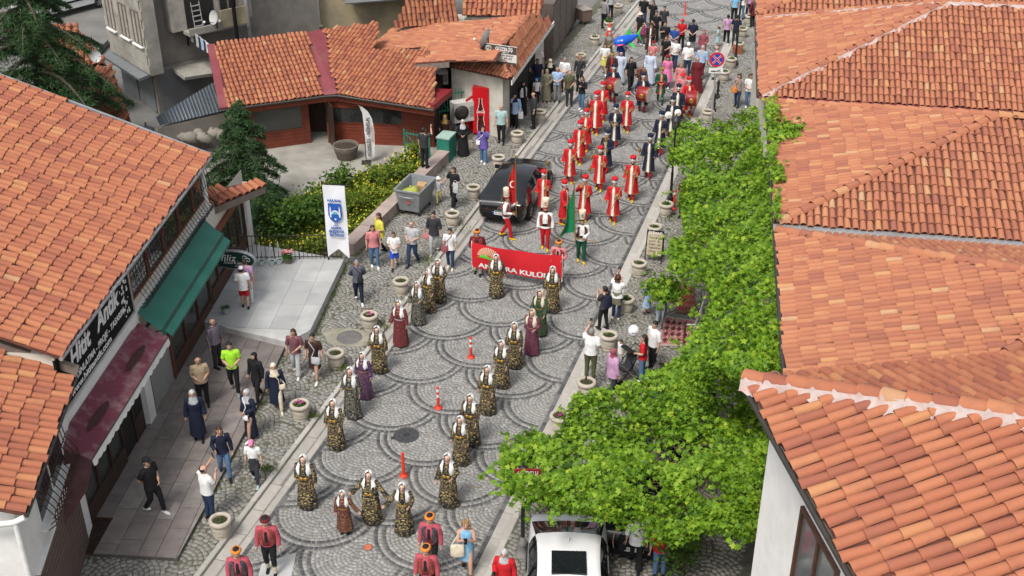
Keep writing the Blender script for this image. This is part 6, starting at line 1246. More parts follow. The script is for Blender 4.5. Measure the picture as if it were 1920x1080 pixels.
# ================================================================ things standing on the street
M_pot = mat('cast_stone', (0.44, 0.39, 0.32), 0.9, 0.1, 6, bump=0.3, bscale=30, dirt=(0.27, 0.235, 0.19), dscale=4, damt=0.5)
M_soil = mat('soil', (0.05, 0.036, 0.025), 0.98, 0.3, 20, bump=0.6, bscale=30)
LEAF_G = [(0.0, (0.03, 0.085, 0.014)), (0.5, (0.055, 0.14, 0.02)), (1.0, (0.11, 0.21, 0.03))]
M_plant = mat_pieces('pot_leaves', LEAF_G, False, 0.6, wear=(0.02, 0.05, 0.01), wamt=0.3, bump=0, sss=0.3)
def leaf_mesh(name, P, N, size, mats, tint, lobes=5, fold=0.25, aspect=1.0):
    n = len(P); rg = rng
    N = N / np.linalg.norm(N, axis=1, keepdims=True); A = rg.normal(size=(n, 3)); X = np.cross(N, A); X /= np.linalg.norm(X, axis=1, keepdims=True); Y = np.cross(N, X)
    if lobes == 5: shp = np.array([(0, -0.35, 0), (0.48, -0.42, -fold * 0.4), (0.33, -0.02, 0), (0.56, 0.28, -fold), (0.2, 0.3, 0), (0, 0.72, -fold * 0.6), (-0.2, 0.3, 0), (-0.56, 0.28, -fold), (-0.33, -0.02, 0), (-0.48, -0.42, -fold * 0.4)])
    elif lobes == 3: shp = np.array([(0, -0.5, 0), (0.34 * aspect, -0.05, -fold * 0.5), (0, 0.55, -fold), (-0.34 * aspect, -0.05, -fold * 0.5)])
    else: shp = np.array([(-0.05, -0.5, 0), (0.05, -0.5, 0), (0.06, 0.1, 0.02), (0, 0.6, -fold), (-0.06, 0.1, 0.02)])
    k = len(shp); V = P[:, None, :] + size[:, None, None] * (shp[None, :, 0:1] * X[:, None] + shp[None, :, 1:2] * Y[:, None] + shp[None, :, 2:3] * N[:, None])
    if lobes == 5:
        ctr = P + size[:, None] * 0.06 * N; V = np.concatenate([V, ctr[:, None]], 1); F = np.array([(k, i_, (i_ + 1) % k) for i_ in range(k)]); m = k + 1
    elif lobes == 3: F = np.array([(0, 1, 2), (0, 2, 3)]); m = k
    else: F = np.array([(0, 1, 2), (0, 2, 4), (4, 2, 3)]); m = k
    FF = (np.arange(n)[:, None, None] * m + F[None]).reshape(-1, 3)
    return big_mesh(name, V.reshape(-1, 3), FF, mats, tint=np.repeat(tint, m))
def tuft(n, r, h, size, lobes=3):
    q = rng.random(n) * 6.283; rr = r * np.sqrt(rng.random(n)); z = rng.random(n) * h * (1 - (rr / r) ** 2 * 0.5); P = np.c_[rr * np.cos(q), rr * np.sin(q), z]; N = np.c_[rng.normal(0, 0.5, (n, 2)), np.abs(rng.normal(0.7, 0.3, n))]
    return leaf_mesh('plant', P, N, np.full(n, size) * rng.uniform(0.7, 1.3, n), [M_plant], rng.random(n), lobes)
POT = MB().lathe([(0.2, 0), (0.215, 0.03), (0.19, 0.05), (0.2, 0.08), (0.235, 0.2), (0.25, 0.30), (0.242, 0.36), (0.225, 0.385), (0.23, 0.40), (0.285, 0.43), (0.295, 0.475), (0.285, 0.52), (0.25, 0.54), (0.205, 0.54), (0.19, 0.5), (0.185, 0.46)], 28, cap=(True, False))
rg_ = MB(); rg_.v, rg_.f, rg_.m, rg_.sm = POT.v, POT.f, POT.m, POT.sm
for z_ in (0.13, 0.17, 0.21, 0.25): band_ring(rg_, z_, 0.222 + 0.12 * (z_ - 0.13), 0.222 + 0.12 * (z_ - 0.13), 0.012, 0, 24)
POT = rg_.mesh('pot', [M_pot]); SOIL = MB().lathe([(0.19, 0.475), (0.1, 0.49), (0.02, 0.495)], 16, cap=(False, True)).mesh('soil', [M_soil])
TUFTS = [tuft(40, 0.13, 0.07, 0.06), tuft(70, 0.15, 0.12, 0.07), tuft(24, 0.1, 0.05, 0.05), tuft(160, 0.2, 0.34, 0.09)]
FLW = {}
def flower(c):
    if c not in FLW:
        n = 16; q = rng.random(n) * 6.283; r = 0.11 * np.sqrt(rng.random(n)); FLW[c] = leaf_mesh('flowers', np.c_[r * np.cos(q), r * np.sin(q), 0.07 + 0.08 * rng.random(n)], np.c_[rng.normal(0, 0.4, (n, 2)), np.ones(n)], np.full(n, 0.055), [mat('petals_' + c, CL[c], 0.6)], rng.random(n), 5)
    return FLW[c]
def planter(px, py, label, t=0, fl=None, s=1.0, grp='stone planters along the kerbs'):
    p = at(px, py, ZS); r = empty('stone_planter', p, random.random() * 6, label, 'planter', grp, s)
    put('pot', POT, r); put('soil', SOIL, r)
    if t is not None: put('plant', TUFTS[t], r, loc=(0, 0, 0.48))
    if fl: put('flowers', flower(fl), r, loc=(0, 0, 0.48))
    return r
for a_ in ((417, 1003, 'largest stone planter at lower left beside the man photographing', 0), (565, 784, 'stone planter with pink flowers by the left kerb', 1, 'fuchsia'), (631, 687, 'stone planter behind the two walking women', 0), (694, 615, 'stone planter with one pink bloom near the patched paving', 1, 'hotpink'), (753, 550, 'stone planter beside the woman in striped top', 0),
           (849, 422, 'stone planter next to the woman with the pink bag', 2), (888, 372, 'stone planter in front of the black car', 2), (935, 315, 'stone planter behind the black car roof', 2), (970, 269, 'stone planter by the man in the teal tee', 2), (1012, 228, 'stone planter hidden behind the man with red sleeves', 2), (1089, 120, 'stone planter left of the fish at the kerb', 2), (1115, 86, 'stone planter with drooping plant by the onlookers uphill', 1), (1141, 58, 'stone planter with a yellow green shrub behind the cone', 3), (1158, 26, 'stone planter near the top of the left pavement', 2), (1177, 4, 'topmost stone planter on the left pavement', 2),
           (1099, 742, 'stone planter carrying the man who films', 2), (1141, 653, 'stone planter beside the pushchair', 0), (1173, 584, 'stone planter behind the filming woman', 1), (1197, 516, 'stone planter just below the menu board', 0), (1226, 447, 'stone planter just behind the menu board', 0), (1248, 404, 'stone planter at the foot of the lamp under the vine', 1), (1326, 228, 'empty stone planter at the foot of the parking sign', None), (1357, 152, 'stone planter with grassy plant right of the parking sign', 1), (1370, 128, 'stone planter next to the terracotta pot, uphill right', 1), (1384, 98, 'stone planter behind the far lamp', 1), (1391, 70, 'stone planter with baskets near the far lamp', 1), (1405, 46, 'stone planter at the top of the right pavement', 1),
           (1049, 806, 'stone planter with pink flowers peeping from under the vine', 1, 'fuchsia'), (1016, 945, 'stone planter in the shade of the vine', 0)):
    planter(*a_)
tp_ = at(1375, 103, ZS); r = empty('terracotta_pot', tp_ + Vector((0.25, 0.3, 0)), 0, 'square terracotta pot beside the far lamp foot', 'flower pot'); put('pot', MB().box((0, 0, 0.2), (0.42, 0.42, 0.4), taper=1.15).mesh('pot', [mat('terracotta', (0.33, 0.1, 0.045), 0.85)]), r); put('plant', TUFTS[1], r, loc=(0, 0, 0.38))
# flexible posts, cone, manholes
M_or = mat('signal_orange', (0.62, 0.045, 0.02), 0.45, 0.08, 6); M_rw = mat('reflective_white', (0.7, 0.7, 0.68), 0.4, 0.04)
def bollard(px, py, label, bands, h=0.75, z=0.0):
    r = empty('flexible_post', at(px, py, z), 0, label, 'bollard', 'orange flexible posts')
    MB().lathe([(0.12, 0), (0.12, 0.03), (0.06, 0.05), (0.05, 0.07)], 18).build('base', M_or, r)
    MB().lathe([(0.045, 0.05), (0.043, h - 0.02), (0.035, h)], 14).build('tube', M_or, r)
    for k in range(bands): MB().lathe([(0.0475, 0), (0.0475, 0.1)], 14, cap=(False, False)).build('reflector', M_rw, r, loc=(0, 0, h - 0.16 - 0.19 * k))
bollard(757, 892, 'plain orange post nearest the camera in the street', 0, 0.78); bollard(822, 765, 'orange and white post in the middle of the street, second from below', 2); bollard(883, 670, 'orange and white post farther up the middle of the street', 2); bollard(1284, 28, 'orange post at the top of the street', 0); bollard(1263, 392, 'red and white post beside the vine lamp', 1, 0.8, ZS)
r = empty('traffic_cone', at(1142, 66, ZS), 0, 'orange traffic cone on the left pavement uphill', 'traffic cone'); MB().box((0, 0, 0.02), (0.38, 0.38, 0.04)).build('base', M_or, r); MB().lathe([(0.15, 0.04), (0.03, 0.72), (0.02, 0.73)], 16).build('cone', M_or, r); MB().lathe([(0.112, 0.3), (0.085, 0.45)], 16, cap=(False, False)).build('reflector', M_rw, r)
M_cast = mat('cast_iron', (0.075, 0.075, 0.078), 0.55, 0.2, 8, metal=0.4, bump=0.4, bscale=60)
r = empty('manhole_cover', at(762, 816), R(20), 'round iron manhole cover in the middle of the street', 'manhole cover'); b = MB(); b.lathe([(0.37, -0.01), (0.37, 0.008), (0.345, 0.009), (0.34, 0.005), (0.33, 0.01)], 32); b.build('lid', M_cast, r)
b = MB()
for q in np.linspace(0, 6.283, 9)[:-1]: b.lathe([(0.03, 0), (0.03, 0.004)], 8, (0.21 * math.cos(q), 0.21 * math.sin(q), 0.0105))
b.lathe([(0.1, 0), (0.1, 0.003), (0.08, 0.004)], 18, (0, 0, 0.0105)); b.box((-0.39, 0, 0.003), (0.12, 0.12, 0.012)); b.build('relief', mat('cast_iron_dark', (0.045, 0.045, 0.047), 0.6, 0.2, metal=0.4), r)
p = at(655, 633, ZS); r = empty('drain_cover', p, R(-10), 'dark oval stone cover in the patched paving', 'drain cover'); MB().lathe([(0.42, 0), (0.41, 0.012), (0.3, 0.02)], 22).build('lid', mat('dark_slate', (0.14, 0.13, 0.125), 0.8, 0.2, 4, bump=0.3), r)
b = MB(); pl = [(0.85 * math.cos(q) * (1 + 0.18 * math.sin(3 * q)), 0.62 * math.sin(q) * (1 + 0.15 * math.cos(2 * q))) for q in np.linspace(0, 6.283, 25)[:-1]]; b.prism(pl, -0.02, 0.006); o = b.build('mortar_bed', mat('patch_mortar', (0.27, 0.25, 0.2), 0.95, 0.2, 3, dirt=(0.12, 0.13, 0.06), dscale=2), r)
p = at(690, 1026); r = empty('small_lid', p, 0, 'small round orange utility lid in the street', 'utility cover'); MB().lathe([(0.11, 0), (0.105, 0.012), (0.07, 0.016), (0.06, 0.012)], 18).build('lid', mat('faded_orange', (0.45, 0.13, 0.07), 0.8, 0.15, 12), r); MB().lathe([(0.125, 0), (0.12, 0.006)], 18).build('rim', M_cast, r)
# concrete patch in the road at the bottom
setp(MB().prism([at(x, y)[:2] for x, y in ((490, 1058), (556, 1036), (545, 1085), (480, 1100))][::-1], -0.02, 0.008).build('road_patch', mat('pale_concrete', (0.44, 0.44, 0.43), 0.9, 0.08, 3)), kind='structure')
# street lamps
M_lamp = mat('lamp_black', (0.018, 0.018, 0.02), 0.45, 0.15, 5)
def lamp(px, py, label, h=3.3, sign=False):
    r = empty('street_lamp', at(px, py, ZS), 0, label, 'street lamp', 'black street lamps by the right kerb')
    MB().lathe([(0.2, 0), (0.2, 0.05), (0.13, 0.1), (0.11, 0.35), (0.13, 0.38), (0.08, 0.45), (0.055, 0.6)], 14).build('base', mat('lamp_base', (0.22, 0.21, 0.2), 0.6, 0.2, metal=0.2) if sign else M_lamp, r)
    MB().lathe([(0.055, 0.55), (0.05, 1.4), (0.06, 1.42), (0.04, 1.5), (0.036, h)], 12).build('pole', M_lamp, r)
    MB().lathe([(0.04, h), (0.12, h + 0.05), (0.16, h + 0.32)], 8, cap=(True, True)).build('lantern', mat_glass('lamp_glass', (0.12, 0.12, 0.11), 0.2), r)
    MB().lathe([(0.2, h + 0.32), (0.19, h + 0.35), (0.08, h + 0.46), (0.03, h + 0.5), (0.02, h + 0.58)], 12).build('cap', M_lamp, r)
    b = MB()
    for q in np.linspace(0, 6.283, 7)[:-1]: b.tube([(0.12 * math.cos(q), 0.12 * math.sin(q), h + 0.05), (0.165 * math.cos(q), 0.165 * math.sin(q), h + 0.33)], 0.01, 4)
    b.build('lantern_frame', M_lamp, r); return r
lamp(1256, 388, 'street lamp rising through the left edge of the vine'); lamp(1378, 121, 'street lamp farthest uphill on the right')
ln = lamp(980, 1040, 'street lamp at the bottom with a maroon hanging sign', 2.3, True)
b = MB(); b.box((0.1, -0.28, 2.74), (0.62, 0.05, 0.34)); b.build('sign_board', mat('sign_maroon', (0.2, 0.012, 0.018), 0.5, 0.1), ln)
MB().tube([(0, 0, 2.3), (0, -0.26, 2.6)], 0.015, 5).build('bracket', M_lamp, ln); lettering('ANADOLU', 0.14, frame((0.1, -0.308, 2.81), (1, 0, 0), (0, 0, 1)), M_ink, ln, fit=0.5, bold=0.003); lettering('EVİ', 0.11, frame((0.1, -0.308, 2.66), (1, 0, 0), (0, 0, 1)), M_ink, ln, fit=0.22)
for px, py, nm in ((1345, 183, 'short black ornamental bollard right of the sign post'), (1338, 208, 'short black ornamental bollard lower by the sign post')):
    r = empty('iron_bollard', at(px, py, ZS), 0, nm, 'bollard'); MB().lathe([(0.13, 0), (0.13, 0.06), (0.07, 0.12), (0.055, 0.3), (0.085, 0.36), (0.06, 0.42), (0.055, 0.7), (0.08, 0.74), (0.06, 0.8), (0.03, 0.88), (0.01, 0.9)], 12).build('post', M_lamp, r); b = MB(); band_ring(b, 0.72, 0.07, 0.07, 0.018); b.build('collar', M_lamp, r)
# no stopping sign
r = empty('traffic_sign', at(1332, 246, ZS), R(-4), 'round no stopping sign on a grey post at the right kerb', 'traffic sign'); H_ = 3.35
MB().tube([(0, 0, 0), (0, 0, H_ + 0.2)], 0.038, 10).build('post', M_zinc, r)
b = MB(); b.lathe([(0.33, 0), (0.33, 0.015)], 32, mi=0); o = b.build('disc', mat('sign_red_paint', (0.55, 0.02, 0.03), 0.4, 0.03), r, loc=(0, -0.05, H_)); o.rotation_euler = (R(90), 0, 0)
o = MB().lathe([(0.25, 0), (0.25, 0.003)], 32).build('field', mat('sign_blue', (0.015, 0.06, 0.4), 0.4, 0.03), r, loc=(0, -0.067, H_)); o.rotation_euler = (R(90), 0, 0)
for q in (45, -45): o = MB().box((0, 0, 0), (0.5, 0.004, 0.055)).build('bar', mat('sign_red_paint', (0.55, 0.02, 0.03), 0.4), r, loc=(0, -0.074, H_)); o.rotation_euler = (0, R(q), 0); o2 = MB().box((0, 0, 0), (0.5, 0.004, 0.085)).build('bar_edge', M_rw, r, loc=(0, -0.0715 - 0.0005 * (q > 0), H_)); o2.rotation_euler = (0, R(q), 0)
MB().box((0, -0.05, H_ - 0.5), (0.62, 0.015, 0.24)).build('plate', M_rw, r); b = MB(); b.box((-0.12, -0.06, H_ - 0.53), (0.2, 0.004, 0.05)); b.add([(-0.02, -0.0625, H_ - 0.53), (0.18, -0.0625, H_ - 0.44), (0.2, -0.0625, H_ - 0.47), (0.02, -0.0625, H_ - 0.56)], [(3, 2, 1, 0)]); b.box((0.16, -0.06, H_ - 0.55), (0.12, 0.004, 0.03)); b.build('tow_truck_pictogram', M_black, r)
# menu board
p = at(1226, 487, ZS); r = empty('menu_board', p, R(-14), 'black framed menu board on legs between two planters', 'menu board')
fx = lambda y0: [(-0.3, y0), (0.3, y0)]
b = MB(); b.slab([(-0.27, -0.22, 0.3), (0.27, -0.22, 0.3), (0.27, -0.04, 1.12), (-0.27, -0.04, 1.12)], 0.02); b.build('panel', mat('menu_cream', (0.4, 0.35, 0.24), 0.7, 0.25, 7, dirt=(0.2, 0.16, 0.1), dscale=9), r)
b = MB(); b.slab([(-0.3, -0.052, 0.98), (0.3, -0.052, 0.98), (0.3, -0.012, 1.18), (-0.3, -0.012, 1.18)], 0.03); b.build('header', M_black, r)
for sx_ in (-0.29, 0.29):
    MB().tube([(sx_, -0.3, 0), (sx_, -0.03, 1.15)], 0.018, 6).build('leg', M_black, r); MB().tube([(sx_, 0.28, 0), (sx_, 0.0, 1.15)], 0.018, 6).build('leg', M_black, r)
b = MB(); b.slab([(-0.27, 0.21, 0.3), (0.27, 0.21, 0.3), (0.27, 0.03, 1.12), (-0.27, 0.03, 1.12)][::-1], 0.02); b.build('back_panel', M_black, r)
lettering('İTİMAT', 0.15, frame((0, -0.05, 1.09), (1, 0, 0), (0, 0.2, 1), 0.008), M_ink, r, fit=0.46)
for k in range(5): lettering(('KAHVE  60', 'ÇAY  20', 'TOST  90', 'GÖZLEME  80', 'AYRAN  30')[k], 0.075, frame((0, -0.085 - 0.026 * k, 0.92 - 0.12 * k), (1, 0, 0), (0, 0.2, 1), 0.006), M_brn, r, fit=0.4)
# low pinkish stone wall with coping, block by block
M_pw = [mat('pink_stone_%d' % i_, c, 0.88, 0.12, 4, bump=0.3, bscale=20, dirt=(0.2, 0.165, 0.145), dscale=2) for i_, c in enumerate(((0.36, 0.285, 0.25), (0.39, 0.31, 0.275), (0.33, 0.265, 0.235)))]
wa, wb = at(663, 481, ZS), at(842, 303, ZS); gw = wempty('garden_wall', (wa + wb) / 2, 'low pinkish stone wall with coping along the left pavement', 'wall'); wdir = (wb - wa).normalized(); wn = Vector((-wdir.y, wdir.x, 0)); WL = (wb - wa).length
MB().prism([(p.x, p.y) for p in (wa, wb, wb + wn * 0.4, wa + wn * 0.4)], 0, 0.5).build('core', M_pw[2], gw)
t = 0.0
while t < WL - 0.2:
    L = min(random.uniform(0.7, 1.0), WL - t); b = MB(); q = [wa + wdir * (t + 0.006) - wn * 0.045, wa + wdir * (t + L - 0.006) - wn * 0.045, wa + wdir * (t + L - 0.006) + wn * 0.46, wa + wdir * (t + 0.006) + wn * 0.46]; b.prism([(p.x, p.y) for p in q], 0.5, 0.575 + random.uniform(-0.006, 0.006)); b.build('coping_stone', random.choice(M_pw), gw); t += L
t = 0.0
while t < WL - 0.2:
    L = min(random.uniform(0.35, 0.5), WL - t); b = MB(); q = [wa + wdir * (t + 0.006) - wn * 0.02, wa + wdir * (t + L - 0.006) - wn * 0.02, wa + wdir * (t + L - 0.006) + wn * 0.02, wa + wdir * (t + 0.006) + wn * 0.02]; b.prism([(p.x, p.y) for p in q], 0.03, 0.495); b.build('facing_slab', random.choice(M_pw), gw); t += L
# green pillar and gate at its upper end
M_gg = mat('gate_green', (0.012, 0.17, 0.115), 0.55, 0.12, 5, dirt=(0.07, 0.16, 0.12), dscale=3)
gp = wb + wdir * 0.35 + wn * 0.25; r = wempty('gate_pillar', gp, 'green painted gate pillar with pale top at the wall end', 'pillar'); MB().box(gp + UP * 0.5, (0.55, 0.75, 1.0), rz=math.atan2(wdir.y, wdir.x) - math.pi / 2).build('shaft', M_gg, r); MB().box(gp + UP * 1.03, (0.6, 0.8, 0.07), rz=math.atan2(wdir.y, wdir.x) - math.pi / 2).build('cap', mat('gate_cap', (0.3, 0.42, 0.37), 0.7), r)
def gate(a_, c_, h, label):
    a_, c_ = Vector(a_), Vector(c_); d = (c_ - a_); L = d.length; d.normalize(); r = wempty('iron_gate', (a_ + c_) / 2, label, 'gate')
    b = MB()
    for z in (0.1, h * 0.55, h * 0.92): b.box((a_ + c_) / 2 + UP * z, (L, 0.03, 0.05), rz=math.atan2(d.y, d.x))
    b.tube([a_ + UP * h * 0.92, c_ + UP * 0.15], 0.02, 5); b.build('frame', M_gg, r)
    n = int(L / 0.13); 
    for k in range(n + 1): p = a_ + d * (k * L / n); o = MB().tube([p + UP * 0.05, p + UP * h, p + UP * (h + 0.1)], [0.013, 0.013, 0.002], 5).build('bar', M_gg, r)
    for p in (a_, c_): MB().box(p + UP * (h + 0.05) / 2, (0.07, 0.07, h + 0.1)).build('stile', M_gg, r)
gate(at(815, 255), at(882, 243), 2.0, 'tall green iron gate between the timber house and the fridge'); b = gate(at(760, 296), at(806, 304), 1.25, 'low green iron gate left standing open in the yard')
# dumpster
p = at(780, 392, ZS); r = empty('dumpster', p, R(-20), 'galvanised wheeled dumpster against the low wall', 'dumpster'); M_galv = mat('galvanised', (0.30, 0.325, 0.34), 0.5, 0.12, 3, metal=0.4, dirt=(0.19, 0.2, 0.2), dscale=2)
def obox(b, z0, z1, a0, b0, a1, b1, th=0.03):
    o_ = lambda a_, b_, z: [Vector((-a_, -b_, z)), Vector((a_, -b_, z)), Vector((a_, b_, z)), Vector((-a_, b_, z))]
    b.rings([o_(a0, b0, z0), o_(a1, b1, z1), o_(a1 - th, b1 - th, z1), o_(a0 - th, b0 - th, z0 + 0.05)], 0, (True, True), False)
b = MB(); obox(b, 0.2, 1.1, 0.4, 0.62, 0.52, 0.76); b.build('tub', M_galv, r); b = MB()
for sx_ in (-1, 1): b.box((sx_ * 0.54, 0, 1.08), (0.05, 1.58, 0.06))
for sy in (-1, 1): b.box((0, sy * 0.775, 1.08), (1.13, 0.05, 0.06))
b.build('rim', M_galv, r); MB().tube([(-0.3, -0.76, 0.86), (-0.3, -0.83, 0.86), (0.3, -0.83, 0.86), (0.3, -0.76, 0.86)], 0.018, 6).build('handle', M_zinc, r)
for sx_ in (-1, 1):
    for sy in (-1, 1): o = MB().lathe([(0.08, -0.025), (0.09, 0), (0.08, 0.025)], 12).build('wheel', M_black, r, loc=(sx_ * 0.36, sy * 0.52, 0.09)); o.rotation_euler = (0, R(90), R(20)); MB().box((sx_ * 0.36, sy * 0.52, 0.17), (0.05, 0.09, 0.1)).build('caster', M_zinc, r)
b = MB(); b.add([(0.09 * math.cos(q), -0.7385 - 0.0, 0.62 + 0.09 * math.sin(q)) for q in np.linspace(0, 6.283, 15)[:-1]], [tuple(range(14))]); o = b.build('round_sticker', mat('sticker_red', (0.36, 0.1, 0.09), 0.6), r); o.rotation_euler = (0, 0, 0); o.location = (0, 0.012, 0)
for nm_, c_, loc_, s_, lb_ in (('rubbish_bag', (0.33, 0.36, 0.07), (-0.1, -0.2, 0.75), (0.36, 0.4, 0.26), 'yellow green rubbish bag inside the dumpster'), ('cardboard_box', (0.36, 0.23, 0.12), (0.16, 0.35, 0.86), (0.16, 0.2, 0.1), 'flattened cardboard box inside the dumpster')):
    wp = r.location + Matrix.Rotation(R(-20), 3, 'Z') @ Vector(loc_); oo = empty(nm_, wp, R(-20), lb_, nm_.split('_')[1]); b = MB()
    if nm_ == 'rubbish_bag':
        b.ball((0, 0, 0), s_, 14, 9); b.v = [(x * (1 + 0.15 * math.sin(9 * x + 7 * y)), y * (1 + 0.12 * math.sin(8 * z + 5 * x)), z * (1 + 0.2 * math.sin(11 * x))) for x, y, z in b.v]; b.build('bag', mat(nm_, c_, 0.5, 0.25, 8, bump=0.5), oo); MB().lathe([(0.02, 0), (0.05, 0.08), (0.02, 0.1)], 8, (0, 0, 0.24)).build('knot', mat(nm_, c_), oo)
    else: b.box((0, 0, 0), (0.34, 0.4, 0.16)); b.build('carton', mat(nm_, c_, 0.9), oo); MB().slab([(-0.17, -0.2, 0.09), (0.17, -0.2, 0.09), (0.17, -0.02, 0.2), (-0.17, -0.02, 0.2)], 0.01).build('flap', mat(nm_, c_), oo)
# red drinks fridge with its open door
c4 = [at(887, 252, ZS), at(921, 243, ZS)]; fo = c4[0]; r = wempty('drinks_fridge', fo + Vector((0.4, 0.3, 0)), 'tall red drinks fridge with a bottle picture by the corner shop', 'fridge'); M_coke = mat('fridge_red', (0.52, 0.01, 0.016), 0.3, 0.06, 3)
fx_ = Vector((0.985, -0.17, 0)).normalized(); fy_ = Vector((-fx_.y, fx_.x, 0)); fp_ = lambda a_, b_, z: fo + fx_ * a_ + fy_ * b_ + UP * z
def fbx(b, a0, a1, b0, b1, z0, z1): b.prism([fp_(a0, b0, 0)[:2], fp_(a1, b0, 0)[:2], fp_(a1, b1, 0)[:2], fp_(a0, b1, 0)[:2]], z0 + ZS, z1 + ZS); return b
fbx(MB(), 0, 0.72, 0, 0.9, 0.06, 2.2).build('cabinet', M_coke, r); fbx(MB(), 0.02, 0.7, 0.02, 0.73, 0.0, 0.06).build('plinth', M_black, r)
o = MB().add([fp_(0.723, 0.06, 0.35), fp_(0.723, 0.69, 0.35), fp_(0.723, 0.69, 1.8), fp_(0.723, 0.06, 1.8)], [(0, 1, 2, 3)]).build('glass_front', mat_glass('fridge_glass', (0.16, 0.17, 0.17), 0.05), r)
b = MB()
for z in (0.55, 0.9, 1.25, 1.6): fbx(b, 0.715, 0.73, 0.06, 0.69, z, z + 0.02)
fbx(b, 0.72, 0.74, 0.36, 0.39, 0.3, 1.85); b.build('shelf_edge', M_coke, r)
bw = [(0.14, 0.2), (0.15, 0.35), (0.145, 0.6), (0.11, 0.75), (0.14, 0.95), (0.15, 1.05), (0.11, 1.25), (0.06, 1.45), (0.05, 1.62), (0.055, 1.72)]
def flat(b, prof, cx, d): 
    L_ = [fp_(cx - w_, -d, z) for w_, z in prof]; R_ = [fp_(cx + w_, -d, z) for w_, z in prof]; n = len(prof)
    b.add(L_ + R_, [(i_, n + i_, n + i_ + 1, i_ + 1) for i_ in range(n - 1)])
b = MB(); flat(b, [(w_ + 0.02, z) for w_, z in bw], 0.36, 0.003); b.build('bottle_outline', M_ink, r); b = MB(); flat(b, bw, 0.36, 0.006); b.build('bottle_picture', mat('cola', (0.07, 0.014, 0.01), 0.3, 0.4, 9), r)
b = MB(); flat(b, [(0.15, 0.92), (0.15, 1.12)], 0.36, 0.009); b.build('bottle_label', M_coke, r); lettering('Coca-Cola', 0.2, frame(fp_(0.36, -0.014, 1.02 + ZS), fx_, UP), M_ink, r, fit=0.36, shear=0.3, bold=0.003)
b = MB(); b.prism([fp_(-0.28, -0.12, 0)[:2], fp_(-0.22, -0.16, 0)[:2], fp_(-0.02, 0.55, 0)[:2], fp_(-0.08, 0.58, 0)[:2]], ZS + 0.1, 1.75); b.build('open_door', M_coke, r)
# feather flag in the yard and the basket tub
p = at(687, 306); r = empty('feather_flag', p, R(6), 'tall white feather flag with grey lettering in the yard', 'flag')
MB().tube([(0, 0, 0), (0, 0, 1.6), (-0.05, 0, 2.3), (-0.2, 0, 2.62)], [0.02, 0.016, 0.012, 0.008], 7).build('pole', M_metal, r); MB().box((0, 0, 0.03), (0.4, 0.4, 0.06)).build('base', M_metal, r)
b = MB(); rows = [[Vector((xo, 0.02 * math.sin(3 * z), z)), Vector((xo + w_, 0.04 * math.sin(4 * z + 1), z))] for z, xo, w_ in ((0.25, 0, 0.34), (0.8, 0, 0.4), (1.4, 0, 0.42), (2.0, -0.03, 0.38), (2.35, -0.07, 0.26), (2.55, -0.14, 0.12), (2.63, -0.2, 0.03))]; b.rings(rows, 0, (False, False), True, closed=False); b.build('sail', mat('flag_white', (0.68, 0.68, 0.67), 0.8, 0.06), r)
lettering('GÜZELİŞ - NİKELAJ', 0.2, frame((0.17, -0.06, 1.2), (0, 0, 1), (-1, 0, 0)), M_brn, r, fit=1.75, bold=0.004); lettering('PARLATMA', 0.1, frame((0.33, -0.07, 1.35), (0, 0, 1), (-1, 0, 0)), mat('sign_red', (0.4, 0.03, 0.03), 0.6), r, fit=0.7)
p = at(650, 297); r = empty('basket_tub', p, 0, 'dark woven tub planter in the yard by the timber house', 'planter'); MB().lathe([(0.38, 0), (0.5, 0.4), (0.55, 0.62), (0.5, 0.64), (0.46, 0.55)], 22, cap=(True, False)).build('tub', mat('woven_dark', (0.10, 0.085, 0.07), 0.95, 0.35, 16, bump=0.8, bscale=25), r); MB().lathe([(0.47, 0.55), (0.1, 0.6)], 16, cap=(False, True)).build('soil', M_soil, r); b = MB(); band_ring(b, 0.62, 0.53, 0.53, 0.03); b.build('rim', M_wood, r)
# the municipal pennant on its pole
p = at(626, 490, ZT); r = empty('pennant_flag', p, R(-7), 'white swallow tailed pennant with a blue city emblem', 'flag')
MB().tube([(-0.22, 0.1, -0.3), (-0.22, 0.1, 3.05)], 0.03, 8).build('pole', M_lamp, r); MB().tube([(-0.22, 0.1, 2.98), (-0.22, 0.02, 3.0), (0.78, 0.0, 2.98)], 0.014, 6).build('crossbar', M_lamp, r)
b = MB(); rows = []
for k in range(13):
    z = 2.97 - k * 0.215; rows.append([Vector((-0.18 + 0.78 * u, -0.02 + 0.035 * math.sin(u * 5 + k * 0.5) * min(1, k / 3), z - (0 if k < 12 else (0.32 * abs(2 * u - 1) - 0.12)))) for u in np.linspace(0, 1, 9)])
b.rings(rows, 0, (False, False), True, closed=False); b.build('cloth', mat('flag_white2', (0.74, 0.75, 0.78), 0.75, 0.04), r)
M_cb = mat('emblem_blue', (0.02, 0.1, 0.42), 0.6, 0.06); M_cy = mat('emblem_cyan', (0.12, 0.42, 0.55), 0.6)
ec = (0.21, 1.98); e3 = lambda x, z, d=-0.075: (ec[0] + x, d, ec[1] + z)
MB().add([e3(x, z) for x, z in ((-0.23, 0.33), (-0.24, -0.12), (-0.18, -0.28), (-0.08, -0.37), (0, -0.4), (0.08, -0.37), (0.18, -0.28), (0.24, -0.12), (0.23, 0.33))], [tuple(range(9))]).build('emblem_shield', M_cb, r)
b = MB(); b.add([e3(0.14 * math.cos(q), -0.08 + 0.15 * math.sin(q), -0.078) for q in np.linspace(0, math.pi, 12)], [tuple(range(12))[::-1]]); 
